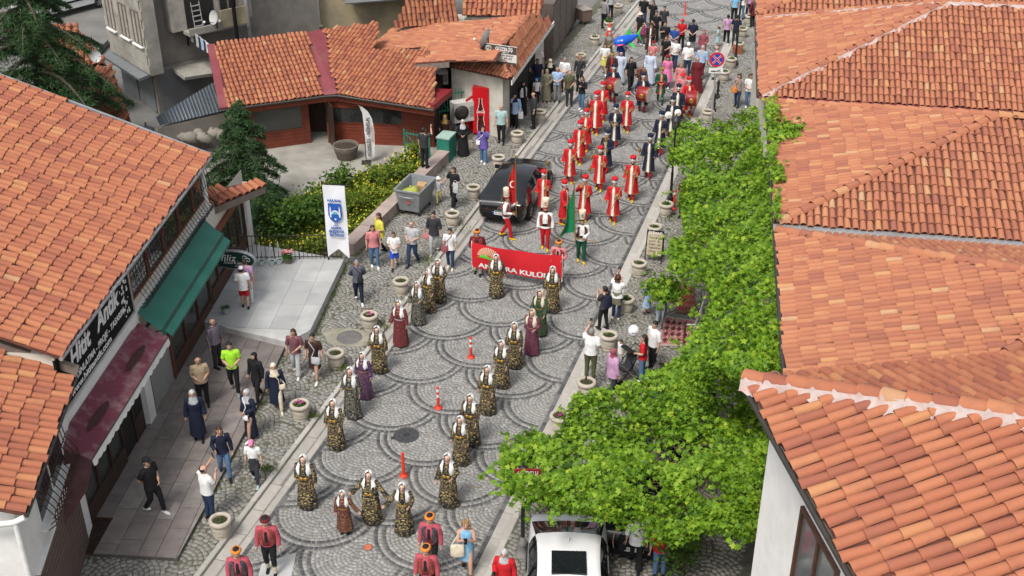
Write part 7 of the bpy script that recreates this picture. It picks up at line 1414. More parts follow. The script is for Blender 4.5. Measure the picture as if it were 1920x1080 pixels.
for sx_ in (-1, 1): b.add([e3(sx_ * 0.16 - 0.025, -0.2, -0.078), e3(sx_ * 0.16 + 0.025, -0.2, -0.078), e3(sx_ * 0.16 + 0.02, 0.12, -0.078), e3(sx_ * 0.16, 0.24, -0.078), e3(sx_ * 0.16 - 0.02, 0.12, -0.078)], [(0, 1, 2, 3, 4)])
b.build('emblem_mosque', M_ink, r); MB().add([e3(0.1 * math.cos(q), -0.08 + 0.11 * math.sin(q), -0.082) for q in np.linspace(0, math.pi, 12)], [tuple(range(12))[::-1]]).build('emblem_dome', M_cy, r)
b = MB(); b.add([e3(0.055 * math.cos(q) * (1 if k % 2 else 0.42), -0.27 + 0.055 * math.sin(q) * (1 if k % 2 else 0.42), -0.082) for k, q in enumerate(np.linspace(0.314, 6.597, 11)[:-1])], [tuple(range(10))]); b.build('emblem_star', M_ink, r)
mir = lambda x, z: frame((x, -0.085, z), (-1, 0, 0), (0, 0, 1))
for tx, z, sz, ft in (('ANKARA', 2.42, 0.13, 0.5), ('T.C.', 1.5, 0.11, 0.14), ('ANKARA', 1.37, 0.12, 0.38), ('BÜYÜKŞEHİR', 1.23, 0.12, 0.54), ('BELEDİYESİ', 1.09, 0.12, 0.5)): lettering(tx, sz, mir(ec[0], z), M_cb, r, fit=ft, bold=0.004)
# terrace railing with hanging pots
ra, rb = at(468, 486, ZT), at(640, 484, ZT); r = wempty('terrace_railing', (ra + rb) / 2, 'thin black iron railing behind the grey terrace', 'railing'); rd_ = (rb - ra)
for z in (0.08, 0.92): MB().tube([ra + UP * z, rb + UP * z], 0.018, 5).build('rail', M_iron, r)
for k in range(23): o = MB().tube([ra + rd_ * (k / 22), ra + rd_ * (k / 22) + UP * 0.92], 0.011 if k % 6 else 0.022, 4).build('baluster', M_iron, r)
for k, (px, py) in enumerate(((490, 496), (510, 496), (524, 494))):
    p = at(px, py, ZT); o = empty('hanging_pot', p, 0, ('pale blue hanging pot leftmost on the terrace railing', 'pale blue hanging pot in the middle of three', 'pale blue hanging pot rightmost of three')[k], 'flower pot', 'hanging pots on the railing'); MB().lathe([(0.09, 0.02), (0.125, 0.16), (0.13, 0.17), (0.11, 0.17), (0.1, 0.12)], 16, cap=(True, False)).build('pot', mat('pale_blue_pot', (0.5, 0.57, 0.6), 0.5), o); put('plant', TUFTS[2], o, loc=(0, 0, 0.14)); b = MB()
    for q in (0, 2.1, 4.2): b.tube([(0.12 * math.cos(q), 0.12 * math.sin(q), 0.17), (0, 0.05, 0.85)], 0.006, 3)
    b.build('hanger', M_ink, o)
p = at(540, 492, ZT); o = empty('flower_basket', p, 0, 'pink flowering basket plant at the railing', 'flower pot'); MB().lathe([(0.12, 0), (0.17, 0.2)], 14).build('pot', M_wood, o); put('plant', TUFTS[3], o, loc=(0, 0, 0.15)); put('flowers', flower('pink'), o, loc=(0, 0, 0.28), scale=(1.8, 1.8, 1.5))
p = at(424, 588, ZT); o = empty('grey_pot', p, 0, 'small grey pot with a plant by the shop window on the terrace', 'flower pot'); MB().lathe([(0.1, 0), (0.14, 0.24), (0.12, 0.25), (0.11, 0.2)], 16, cap=(True, False)).build('pot', mat('pot_grey', (0.3, 0.33, 0.34), 0.6), o); put('plant', TUFTS[1], o, loc=(0, 0, 0.2))
# rugs on the pavement
def rug(pxs, label, cols, sc_):
    p4 = [at(x, y, ZS + 0.012) for x, y in pxs]; c = sum(p4, Vector()) / 4; r = wempty('rug', c, label, 'rug'); m_ = mat_embroidery('rug_' + str(sc_), cols[0], cols[1], sc_, 0.9)
    b = MB(); b.slab(p4, 0.014); b.build('field', m_, r)
    b = MB()
    for i_ in range(4):
        a_, c_ = p4[i_], p4[(i_ + 1) % 4]; ins = 0.12
        b.slab([a_ + UP * 0.004, c_ + UP * 0.004, c_.lerp(c, ins) + UP * 0.004, a_.lerp(c, ins) + UP * 0.004], 0.003)
    b.build('border', mat('rug_border_' + str(sc_), cols[2], 0.95, 0.3, 20), r)
    b = MB()
    for i_ in range(1, 6):
        for j in range(1, 5):
            q = p4[0].lerp(p4[1], i_ / 6).lerp(p4[3].lerp(p4[2], i_ / 6), j / 5); ex_ = (p4[1] - p4[0]) / 15; ey_ = (p4[3] - p4[0]) / 12
            b.add([q + ex_ + UP * 0.003, q + ey_ + UP * 0.003, q - ex_ + UP * 0.003, q - ey_ + UP * 0.003], [(0, 1, 2, 3)])
    b.build('diamond_pattern', mat('rug_diamond_' + str(sc_), cols[3], 0.95, 0.2, 20), r)
rug([(1232, 648), (1310, 650), (1306, 600), (1244, 592)], 'red and white diamond patterned rug on the right pavement', ((0.25, 0.02, 0.03), (0.5, 0.4, 0.36), (0.36, 0.28, 0.26), (0.07, 0.02, 0.025)), 9); rug([(1265, 588), (1306, 590), (1302, 536), (1278, 534)], 'old faded red rug behind the patterned one', ((0.16, 0.04, 0.03), (0.2, 0.13, 0.08), (0.12, 0.07, 0.05), (0.2, 0.02, 0.02)), 12)

# ================================================================ vehicles
M_tyre = mat('tyre', (0.02, 0.02, 0.021), 0.85, 0.2, 20); M_rim = mat('alloy_rim', (0.5, 0.5, 0.51), 0.35, 0.05, metal=0.8); M_cg = mat_glass('car_glass', (0.012, 0.014, 0.016), 0.04)
WH = MB().lathe([(0.2, -0.1), (0.29, -0.11), (0.325, -0.08), (0.325, 0.08), (0.29, 0.11), (0.2, 0.1)], 24).mesh('tyre', [M_tyre])
RIM = MB().lathe([(0.21, 0.06), (0.205, 0.1), (0.05, 0.085), (0.04, 0.095), (0.01, 0.097)], 24, cap=(False, True)); 
for q in np.linspace(0, 6.283, 8)[:-1]: RIM.box((0.12 * math.cos(q), 0.12 * math.sin(q), 0.1), (0.17, 0.035, 0.025), 0, rz=q)
RIM = RIM.mesh('rim', [M_rim])
def car(px, py, rz, label, paint, z=0.0, L=4.7, W=1.82, roof=1.45, lights=(0.35, 0.01, 0.012), plate=None, rg=4):
    root = empty('car', at(px, py, z), rz, label, 'car'); h = L / 2; hw = W / 2
    #      y, belt z, roof z (None where no cabin), width factor, bottom z
    S = [(-h, 0.78, 0.80, 0.80, 0.34), (-h + 0.10, 0.93, 0.97, 0.90, 0.26), (-h + 0.3, 0.99, 1.05, 0.96, 0.22), (-h + 0.5, 1.0, 1.1, 0.985, 0.2), (-h + 1.2, 0.985, 1.36, 1.0, 0.2), (-h + 1.75, 0.97, roof, 1.0, 0.2), (-h + 2.35, 0.95, roof + 0.015, 1.0, 0.2), (-h + 2.85, 0.94, roof - 0.04, 1.0, 0.2), (-h + 3.4, 0.93, 1.13, 0.995, 0.2), (-h + 3.65, 0.92, 0.99, 0.985, 0.2), (-h + 4.1, 0.86, 0.9, 0.95, 0.22), (h - 0.22, 0.76, 0.79, 0.88, 0.26), (h, 0.56, 0.58, 0.72, 0.34)]
    rows = []
    for y, bz, rz_, wf, z0 in S:
        w_ = hw * wf; cab = rz_ - bz; tw = w_ - (0.05 + 0.42 * max(0, cab - 0.06))
        rows.append([(w_ * 0.9, y, z0), (w_ * 0.985, y, z0 + 0.16), (w_, y, z0 + (bz - z0) * 0.55), (w_ * 0.965, y, bz), (tw, y, rz_ - min(0.09, cab * 0.4)), (tw * 0.7, y, rz_ - min(0.02, cab * 0.1)), (0, y, rz_ + 0.02)])
    full = np.array([r_ + [(-x, y, z_) for x, y, z_ in reversed(r_[:-1])] for r_ in rows])
    def fine(A, k):      # round the shell with a spline through its stations
        P_ = np.concatenate([A[:1] * 2 - A[1:2], A, A[-1:] * 2 - A[-2:-1]]); out = []
        for i_ in range(len(A) - 1):
            for t in np.arange(k) / k: a_, b_, c_, d_ = P_[i_:i_ + 4]; out.append(b_ + 0.5 * t * (c_ - a_ + t * (2 * a_ - 5 * b_ + 4 * c_ - d_ + t * (3 * (b_ - c_) + d_ - a_))))
        return np.array(out + [A[-1]])
    full = fine(full, 4); full = fine(full.transpose(1, 0, 2), 3).transpose(1, 0, 2); m0 = len(full); n = full.shape[1]; bodyF, glF = [], {'rear_window': [], 'windscreen': [], 'side_window': []}
    V = [tuple(p) for r_ in full for p in r_]; nc = 13
    for fi in range(m0 - 1):
        for fj in range(n - 1):
            i_, j = fi // 4, fj // 3; f = (fi * n + fj, (fi + 1) * n + fj, (fi + 1) * n + fj + 1, fi * n + fj + 1)
            if 3 <= i_ <= rg and 4 <= j <= nc - 6: glF['rear_window'].append(f)
            elif 7 <= i_ <= 8 and 4 <= j <= nc - 6: glF['windscreen'].append(f)
            elif 4 <= i_ <= 7 and j in (3, nc - 5): glF['side_window'].append(f)
            else: bodyF.append(f)
    bodyF += [tuple(range(n)), tuple(range((m0 - 1) * n, m0 * n))[::-1]]
    def sub(name, F, m_, sm=True):
        b = MB(); b.add(V, F, 0, sm); me = b.mesh(name, [m_]); bm = bmesh.new(); bm.from_mesh(me); bmesh.ops.delete(bm, geom=[v for v in bm.verts if not v.link_faces], context='VERTS'); bm.normal_update(); bm.to_mesh(me); bm.free(); o = put(name, me, root)
        return o
    sub('body', bodyF, paint); sub('rear_window', glF['rear_window'], M_cg); sub('windscreen', glF['windscreen'], M_cg)
    sub('side_window', [f for f in glF['side_window'] if V[f[0]][0] > 0], M_cg); sub('side_window', [f for f in glF['side_window'] if V[f[0]][0] < 0], M_cg)
    for sx_ in (-1, 1):
        b = MB(); pts = [V[i_ * 2 * n + (9 if sx_ > 0 else n - 10)] for i_ in range(8, 17)]; b.tube([(p[0] * 1.005, p[1], p[2] + 0.01) for p in pts], 0.014, 5); b.build('window_trim', M_rim, root)
        b = MB()
        for yy_ in (-h + 2.3, -h + 1.52): b.slab([(sx_ * (hw + 0.003 - 0.02), yy_ - 0.04, 0.97), (sx_ * (hw + 0.003 - 0.02), yy_ + 0.04, 0.97), (sx_ * (hw - 0.19), yy_ + 0.04, roof - 0.06), (sx_ * (hw - 0.19), yy_ - 0.04, roof - 0.06)], 0.01)
        b.build('window_pillar', M_black, root)
        for yy_ in (-h + 0.95, h - 0.92):
            wh = put('wheel', WH, root, loc=(sx_ * (hw - 0.1), yy_, 0.325), rot=(0, R(90) * sx_, 0)); rm = put('rim', RIM, wh)
            b = MB(); b.add([(sx_ * (hw + 0.004), yy_ + 0.37 * math.cos(q), 0.325 + 0.37 * math.sin(q)) for q in np.linspace(-0.25, math.pi + 0.25, 14)], [tuple(range(14)) if sx_ < 0 else tuple(range(14))[::-1]]); b.build('wheel_arch', M_black, root)
            wh.location.x = sx_ * (hw - 0.06)
        MB().box((sx_ * (hw + 0.09), h - 1.72, 1.0), (0.2, 0.1, 0.13), 0).build('mirror', paint, root)
        MB().slab([(sx_ * 0.48, -h - 0.012, 0.68), (sx_ * hw * 0.86, -h + 0.06, 0.68), (sx_ * hw * 0.9, -h + 0.1, 0.88), (sx_ * 0.46, -h + 0.03, 0.86)][::(1 if sx_ > 0 else -1)], 0.04).build('tail_light', mat('tail_lamp', lights, 0.2), root)
        MB().slab([(sx_ * 0.45, h + 0.01, 0.58), (sx_ * 0.75, h - 0.14, 0.62), (sx_ * 0.76, h - 0.18, 0.74), (sx_ * 0.46, h - 0.03, 0.68)][::(-1 if sx_ > 0 else 1)], 0.04).build('headlight', mat('head_lamp', (0.6, 0.62, 0.65), 0.1), root)
    MB().box((0, -h - 0.006, 0.42), (W * 0.72, 0.06, 0.16)).build('bumper', M_black if plate else paint, root)
    if plate:
        MB().box((0, -h - 0.045, 0.56), (0.52, 0.012, 0.115)).build('number_plate', M_rw, root); MB().box((-0.235, -h - 0.0525, 0.56), (0.05, 0.004, 0.113)).build('plate_band', mat('sign_blue', (0.015, 0.06, 0.4), 0.4), root)
        lettering(plate, 0.1, frame((0.03, -h - 0.053, 0.56), (1, 0, 0), (0, 0, 1)), M_black, root, fit=0.4)
    return root
SA = R(-16)
M_blackcar = mat('black_paint', (0.008, 0.008, 0.009), 0.18, 0.1, 2, spec=0.5, coat=0.6); M_whitecar = mat('white_paint', (0.72, 0.72, 0.72), 0.25, 0.02, 2, coat=0.5)
bc = car(970, 374, SA, 'black fastback saloon parked at the left kerb, rear to the camera', M_blackcar, plate='06 CDV 41', L=4.9, W=1.88)
b = MB(); 
for k in (0, 1): b.add([(-0.09, -2.425, 0.70 + 0.05 * k), (0, -2.425, 0.76 + 0.05 * k), (0.09, -2.425, 0.70 + 0.05 * k), (0.09, -2.425, 0.72 + 0.05 * k), (0, -2.425, 0.78 + 0.05 * k), (-0.09, -2.425, 0.72 + 0.05 * k)], [(0, 1, 4, 5), (1, 2, 3, 4)])
o = b.build('badge', M_rim, bc); o.location.y = -0.04
b = MB(); b.box((0, 0, 0), (0.4, 0.01, 0.03)); o = b.build('lettering_strip', M_rim, bc); o.location = (0, -2.47, 0.655)
wc = car(1064, 1141, R(-1), 'white car parked at the bottom under the vine edge', M_whitecar, ZS, 4.6, 1.93, 1.46, rg=3); wc.rotation_euler.z = R(178)
b = MB(); b.box((0, 0.05, 1.475), (0.8, 0.74, 0.06)); b.build('sunroof', M_cg, wc); b = MB(); b.add([(0, -0.62, 1.48), (0.03, -0.72, 1.47), (0, -0.8, 1.47), (-0.03, -0.72, 1.47), (0, -0.78, 1.56)], [(0, 1, 4), (1, 2, 4), (2, 3, 4), (3, 0, 4)]); b.build('aerial', M_whitecar, wc)
bv = car(1205, 948, R(-12), 'black car in the shade under the vine, only its plate showing', M_blackcar, ZS, 4.6, 1.84, plate='06 EO 020')
car(1262, 800, R(-14), 'dark car mostly hidden under the vine beside the pushchair', M_blackcar, ZS, 4.5, 1.8, 1.4)
# white van in the back lane
vp = at(128, 22); va = at(88, 24); vb = at(172, 2); r = empty('delivery_van', (va + vb) / 2 + Vector((0, -0.9, 0)), math.atan2((vb - va).y, (vb - va).x) - math.pi / 2, 'white delivery van in the back lane at top left', 'van'); L = 5.4
b = MB(); sec = lambda w_, z0, z1: [Vector((w_, 0, z0)), Vector((w_, 0, z0 + 0.9)), Vector((w_ - 0.12, 0, z1 - 0.1)), Vector((w_ - 0.22, 0, z1)), Vector((-w_ + 0.22, 0, z1)), Vector((-w_ + 0.12, 0, z1 - 0.1)), Vector((-w_, 0, z0 + 0.9)), Vector((-w_, 0, z0))]
b.rings([[p + Vector((0, y, 0)) for p in sec(w_, z0, z1)] for y, w_, z0, z1 in ((-L / 2, 0.92, 0.4, 2.2), (-L / 2 + 0.1, 0.97, 0.35, 2.28), (L / 2 - 1.6, 0.97, 0.35, 2.25), (L / 2 - 0.8, 0.95, 0.35, 1.4), (L / 2 - 0.1, 0.9, 0.4, 1.1), (L / 2, 0.8, 0.5, 0.9))][::-1], 0, smooth=False); b.build('body', M_whitecar, r)
MB().add([(0.975, L / 2 - 2.4, 1.3), (0.975, L / 2 - 1.5, 1.3), (0.92, L / 2 - 1.7, 1.9), (0.92, L / 2 - 2.4, 1.95)], [(0, 1, 2, 3)]).build('side_window', M_cg, r); MB().box((0.98, 0.2, 0.75), (0.03, 4.0, 0.1)).build('rub_strip', M_black, r)
for y in (-L / 2 + 0.95, L / 2 - 0.95):
    for sx_ in (-1, 1): wh = put('wheel', WH, r, loc=(sx_ * 0.9, y, 0.33), rot=(0, R(90) * sx_, 0)); put('rim', RIM, wh)
for sx_ in (-1, 1): MB().box((sx_ * 0.9, -L / 2 - 0.0, 1.15), (0.14, 0.06, 0.55)).build('tail_light', mat('tail_lamp', (0.35, 0.01, 0.012), 0.2), r)
MB().box((0, -L / 2 - 0.02, 0.45), (1.8, 0.1, 0.16)).build('bumper', M_black, r)
# pushchair, balloon and the sitting child
p = at(1170, 712, ZS); r = empty('pushchair', p, R(-60), 'black pushchair beside the woman in the red tee', 'pushchair')
for x, y in ((-0.24, -0.3), (0.24, -0.3), (-0.26, 0.35), (0.26, 0.35)):
    w_ = MB().lathe([(0.09, -0.02), (0.115, 0), (0.09, 0.02), (0.03, 0.02)], 14).build('wheel', M_tyre, r, loc=(x, y, 0.115)); w_.rotation_euler = (0, R(90), 0)
b = MB()
for sx_ in (-1, 1): b.tube([(sx_ * 0.25, 0.35, 0.12), (sx_ * 0.24, 0.05, 0.55), (sx_ * 0.22, 0.5, 1.05)], 0.014, 6); b.tube([(sx_ * 0.24, -0.3, 0.12), (sx_ * 0.24, 0.1, 0.6), (sx_ * 0.23, 0.05, 0.8)], 0.014, 6)
b.tube([(-0.22, 0.5, 1.05), (0.22, 0.5, 1.05)], 0.018, 6); b.build('frame', M_black, r)
MB().slab([(-0.2, -0.2, 0.5), (0.2, -0.2, 0.5), (0.2, 0.12, 0.45), (-0.2, 0.12, 0.45)], 0.05).build('seat', cloth('charcoal'), r); MB().slab([(-0.2, 0.12, 0.45), (0.2, 0.12, 0.45), (0.2, 0.28, 0.95), (-0.2, 0.28, 0.95)], 0.04).build('backrest', cloth('charcoal'), r)
b = MB(); b.rings([[Vector((0.24 * c_, 0.2 - 0.4 * s_, 0.86 + 0.26 * math.sin(k))) for c_ in (-1, -0.5, 0, 0.5, 1)] for k, s_ in ((0.2, -0.2), (0.9, 0.0), (1.5, 0.35), (2.0, 0.6))], 0, closed=False); b.build('hood', cloth('black'), r)
p = at(1184, 690, ZS); r = empty('balloon', p + UP * 1.15, 0, 'white balloon floating by the pushchair', 'balloon'); MB().ball((0, 0, 0.2), (0.17, 0.17, 0.2), 16, 12).build('skin', mat('balloon_white', (0.72, 0.73, 0.75), 0.3), r); MB().lathe([(0.02, -0.03), (0.008, 0.0)], 8).build('knot', M_ink, r); lettering('ANKARA', 0.06, frame((0, -0.165, 0.22), (1, 0, 0), (0, -0.1, 1)), M_brn, r, fit=0.16); MB().tube([(0, 0, -0.03), (0.02, 0.02, -0.4), (-0.05, 0.05, -0.75)], 0.004, 3).build('string', M_ink, r)
person(1162, 686, 0.95, -60, 'toddler in white top riding in the pushchair', GO, top=('short', 'white'), bot=('trousers', 'lgrey'), hair=('short', 'black'), shoes='white', z=ZS + 0.3)

# ================================================================ banner, flags, drums and carried things
M_ban = mat('banner_red', (0.54, 0.014, 0.022), 0.7, 0.06, 2)
A0, A1 = in_person(bl, (-0.14, -0.3, 1.3)), in_person(br, (0.2, -0.28, 1.22)); A1 = A1 + Vector((0.0, 0, 0.0))
# a cloth of real size hung between the two bearers
r = wempty('banner', (A0 + A1) / 2 - UP * 1.0, 'wide red banner with white ANKARA KULÜBÜ lettering carried by two men', 'banner'); A0 = A0 + (A0 - A1).normalized() * 0.02; bd = A1 - A0; bn = Vector((bd.y, -bd.x, 0)).normalized(); BH = 0.98
bpos = lambda u, v, d=0.0: A0 + bd * u + UP * (0.12 - BH * v - 0.10 * math.sin(math.pi * u) * (1 - 0.3 * v)) + bn * (0.05 * math.sin(u * 9 + v) * math.sin(math.pi * u) + 0.1 * v * (1 - v) + d)
b = MB(); b.rings([[bpos(u, v) for u in np.linspace(0, 1, 33)] for v in np.linspace(0, 1, 9)], 0, closed=False); b.build('cloth', M_ban, r)
for u in (0.0, 1.0): MB().tube([bpos(u, -0.03), bpos(u, 1.05)], 0.016, 6).build('pole', M_ink, r)
def on_banner(me, m_, cu, cv, w_, h_, d, name):
    co = np.empty(len(me.vertices) * 3); me.vertices.foreach_get('co', co); co = co.reshape(-1, 3); x = (co[:, 0] - co[:, 0].min()) / np.ptp(co[:, 0]) - 0.5; y = (co[:, 1] - co[:, 1].min()) / np.ptp(co[:, 1]) - 0.5
    me.vertices.foreach_set('co', np.array([tuple(bpos(cu + xx * w_, cv - yy * h_, d)) for xx, yy in zip(x, y)]).ravel()); me.materials.clear(); me.materials.append(m_); me.update(); o = bpy.data.objects.new(name, me); link(o, r)
M_bw = mat('banner_white', (0.74, 0.74, 0.73), 0.7, 0.04)
on_banner(text_mesh('ANKARA KULÜBÜ', 1, 0.0, 0, 0.035), M_bw, 0.5, 0.82, 0.86, 0.24, 0.012, 'lettering')
b = MB()
for k in range(17):
    a = math.pi * (0.06 + 0.88 * k / 16); b.add([(0.0 + 0.2 * math.cos(a - 0.02), 0.16 * math.sin(a - 0.02)), ] and [(0.25 * math.cos(a - 0.03), 0.25 * math.sin(a - 0.03), 0), (1.0 * math.cos(a - 0.05), math.sin(a - 0.05), 0), (1.0 * math.cos(a + 0.05), math.sin(a + 0.05), 0), (0.25 * math.cos(a + 0.03), 0.25 * math.sin(a + 0.03), 0)], [(0, 1, 2, 3)])
on_banner(b.mesh('rays'), mat('banner_cream', (0.72, 0.55, 0.36), 0.7), 0.19, 0.27, 0.25, 0.40, 0.010, 'sun_rays')
b = MB(); b.add([(-1, 0, 0), (-0.7, 0.12, 0), (-0.4, 0.5, 0), (-0.15, 0.62, 0), (0.1, 0.55, 0), (0.5, 0.3, 0), (1.05, -0.1, 0), (0.5, 0.02, 0), (0.0, 0.12, 0), (-0.5, 0.1, 0)], [(0, 1, 9), (1, 2, 8, 9), (2, 3, 4, 8), (4, 5, 7, 8), (5, 6, 7)]); on_banner(b.mesh('hill'), mat('banner_green', (0.12, 0.5, 0.05), 0.7), 0.16, 0.47, 0.22, 0.2, 0.014, 'green_hill')
def hang_flag(fig, base, label, c, tip, mark=None, hgt=2.5):
    p0 = in_person(fig, base); r = wempty('flag', p0, label, 'flag'); up_ = Vector((tip[0], tip[1], hgt)); MB().tube([p0 - up_ * 0.12, p0 + up_], 0.02, 7).build('pole', M_gold, r); tp = p0 + up_; MB().ball(tp + UP * 0.05, (0.04, 0.04, 0.06), 8, 6).build('finial', M_gold, r)
    b = MB(); rows = []
    for k in range(12):
        v = k / 11; a_ = tp - up_.normalized() * (0.06 + 1.75 * v); rows.append([a_ + Vector((-(0.05 + 0.5 * v + 0.06 * math.sin(v * 7)) * u, 0.10 * math.sin(u * 9 + v * 3) * u * (0.4 + v), -0.35 * u * (1 - v * 0.4))) for u in np.linspace(0, 1, 9)])
    b.rings(rows, 0, (False, False), True, closed=False); b.build('cloth', c, r)
    if mark:
        m_ = rows[6][4]; b = MB(); q0 = Vector((0.02, -0.06, -0.02)) + rows[5][4]
        b.add([q0 + Vector((0.11 * math.cos(q), -0.03, 0.14 * math.sin(q))) for q in np.linspace(0.7, 5.6, 12)] + [q0 + Vector((0.03 + 0.09 * math.cos(q), -0.03, 0.115 * math.sin(q))) for q in np.linspace(0.7, 5.6, 12)], [(i_, i_ + 1, 13 + i_, 12 + i_) for i_ in range(11)]); b.build('crescent', M_bw, r)
    b = MB(); b.tube([rows[k][8] for k in range(12)], 0.012, 4); b.build('fringe', M_gold, r)
hang_flag(jf, (0.24, -0.3, 1.05), 'red flag with white crescent on a gilded pole by the black car', mat('flag_red', (0.5, 0.012, 0.02), 0.7, 0.1, 4), (-0.03, 0.0, 0), True, 2.15); hang_flag(jg, (-0.24, -0.32, 1.1), 'green flag on a gilded pole beside the tall green hat', mat('flag_green', (0.01, 0.2, 0.08), 0.6, 0.1, 4), (-0.1, 0, 0), False, 2.1)
M_staff = mat('staff_wood', (0.36, 0.22, 0.09), 0.6, 0.15, 9)
def staff(fig, side, label, tilt=0.1, L=1.5, head=True):
    p0 = in_person(fig, (side * 0.17, -0.27, 1.2)); fr = Matrix.Rotation(fig.rotation_euler.z, 3, 'Z'); d = (fr @ Vector((side * tilt, 0.1, 1))).normalized(); r = wempty('ceremonial_staff', p0 - d * 0.6, label, 'staff', 'staffs carried by the band'); MB().tube([p0 - d * 0.55, p0 + d * (L - 0.55)], 0.015, 6).build('shaft', M_staff, r)
    if head: t_ = p0 + d * (L - 0.55); b = MB(); b.lathe([(0.02, 0), (0.055, 0.05), (0.06, 0.12), (0.02, 0.2), (0.008, 0.25)], 10, tuple(t_)); b.build('head', M_gold, r)
for i_, lb_, tl in ((0, 'upright staff of the bandsman beside the car', 0.0), (2, 'staff of the bandsman raising his hand', 0.08), (3, 'staff over the shoulder nearest the right kerb', 0.35), (4, 'tall staff of the bearded bandsman by the kerb', 0.12), (5, 'upright staff in the middle of the street', 0.05), (6, 'slanted staff just past the car roof', 0.45)): staff(reds[i_], 1, lb_, tl)
p0 = in_person(navy[1], (-0.12, -0.28, 1.25)); r = wempty('long_horn', p0, 'long brass horn held by a navy-robed bandsman', 'horn'); dd = Vector((0.45, -0.2, 0.75)).normalized(); MB().tube([p0 - dd * 0.55, p0 + dd * 0.35, p0 + dd * 0.5], [0.014, 0.02, 0.025], 8).build('tube', M_gold, r); MB().tube([p0 - dd * 0.5, p0 - dd * 0.75], [0.02, 0.07], 10).build('bell', M_gold, r)
M_skin_d = mat('drum_skin', (0.7, 0.68, 0.63), 0.6, 0.05); M_drum = mat('drum_red', (0.24, 0.012, 0.018), 0.45, 0.1, 5)
for fig, lb_, ang in ((navy[6], 'large red drum carried at the left rear', 60), (navy[7], 'large red drum in the middle rear', 60), (reds[12], 'large red drum at the right rear', 60)):
    p0 = in_person(fig, (0.0, -0.40, 0.98)); r = empty('bass_drum', p0, fig.rotation_euler.z + R(ang - 90), lb_, 'drum', 'large red drums of the band')
    o = MB().lathe([(0.34, -0.26), (0.345, -0.25), (0.345, 0.25), (0.34, 0.26)], 26, cap=(False, False)).build('shell', M_drum, r); o.rotation_euler = (0, R(90), 0)
    for s in (-1, 1):
        o = MB().lathe([(0.335, 0), (0.335, 0.004)], 26).build('skin', M_skin_d, r, loc=(s * 0.26, 0, 0)); o.rotation_euler = (0, R(90) * s, 0); b = MB(); band_ring(b, 0, 0.35, 0.345, 0.018, 0, 26); o = b.build('hoop', M_gold if s > 0 else M_drum, r, loc=(s * 0.24, 0, 0)); o.rotation_euler = (0, R(90), 0)
    o = MB().lathe([(0.12, 0), (0.12, 0.004), (0.07, 0.006)], 14).build('emblem', M_gold, r, loc=(0, -0.343, 0)); o.rotation_euler = (R(90), 0, 0)
for k, sx_ in enumerate((-1, 1)):
    p0 = in_person(navy[4], (sx_ * 0.2 + 0.1, -0.3, 1.12 + 0.16 * k)); r = empty('cymbal', p0, 0, ('lower brass cymbal in the navy bandsman\'s hand', 'upper brass cymbal in the navy bandsman\'s hand')[k], 'cymbal'); o = MB().lathe([(0.15, 0), (0.14, 0.01), (0.05, 0.02), (0.045, 0.045), (0.01, 0.05)], 20).build('disc', M_skin_d, r); o.rotation_euler = (R(70), R(15 * sx_), 0); MB().tube([(0, 0.0, 0), (0, 0.09, 0)], 0.008, 5).build('strap', M_drum, r)
p0 = in_person(reds[9], (-0.3, -0.16, 1.15)); r = empty('lute', p0, reds[9].rotation_euler.z, 'dark lute under the broad bandsman\'s arm', 'lute'); b = MB(); b.ball((0, 0, 0), (0.09, 0.16, 0.2), 12, 9); b.build('bowl', mat('lute_wood', (0.07, 0.03, 0.015), 0.4), r); MB().tube([(0, -0.1, 0.15), (0.02, -0.2, 0.5)], 0.02, 6).build('neck', mat('lute_wood', (0.07, 0.03, 0.015), 0.4), r)
def sword(fig, label, pos=(0.0, -0.17, 1.0)):
    p0 = in_person(fig, pos); fr = Matrix.Rotation(fig.rotation_euler.z, 3, 'Z'); dx = fr @ Vector((1, 0, -0.22)).normalized(); r = wempty('sword', p0, label, 'sword'); MB().tube([p0 - dx * 0.12, p0 + dx * 0.3, p0 + dx * 0.55 - UP * 0.03], [0.016, 0.018, 0.012], 6).build('scabbard', M_staff, r); MB().tube([p0 - dx * 0.12, p0 - dx * 0.26 + UP * 0.02], 0.016, 6).build('hilt', M_gold, r)
sword(jg, 'curved sword at the belt of the green flag bearer'); sword(jf, 'sword at the belt of the red flag bearer', (0.05, -0.17, 1.0))
# inflatable fish
p0 = at(1164, 140) + Vector((0.15, -0.1, 1.72)); r = empty('inflatable_fish', p0, R(28), 'blue inflatable toy fish with green fins carried overhead', 'inflatable toy'); M_fb = mat('fish_blue', (0.01, 0.1, 0.55), 0.3, 0.08, 3); M_fg = mat('fish_green', (0.05, 0.5, 0.09), 0.35, 0.1); M_fp = mat('fish_pink', (0.62, 0.1, 0.2), 0.35)
b = MB(); b.rings([[Vector((x, ry * math.cos(q), 0.06 + rz2 * math.sin(q) + zc)) for q in np.linspace(0, 6.283, 15)[:-1]] for x, ry, rz2, zc in ((-0.66, 0.05, 0.06, 0), (-0.58, 0.2, 0.17, 0), (-0.3, 0.29, 0.27, 0.02), (0.1, 0.26, 0.25, 0.05), (0.45, 0.15, 0.15, 0.12), (0.68, 0.06, 0.07, 0.18))], 0); b.build('body', M_fb, r)
b = MB(); b.tube([(-0.63, -0.02 + 0.0, -0.03), (-0.55, -0.19, -0.03), (-0.38, -0.27, -0.01), (-0.25, -0.285, 0.02)], [0.02, 0.05, 0.045, 0.01], 7); b.build('mouth', M_fp, r)
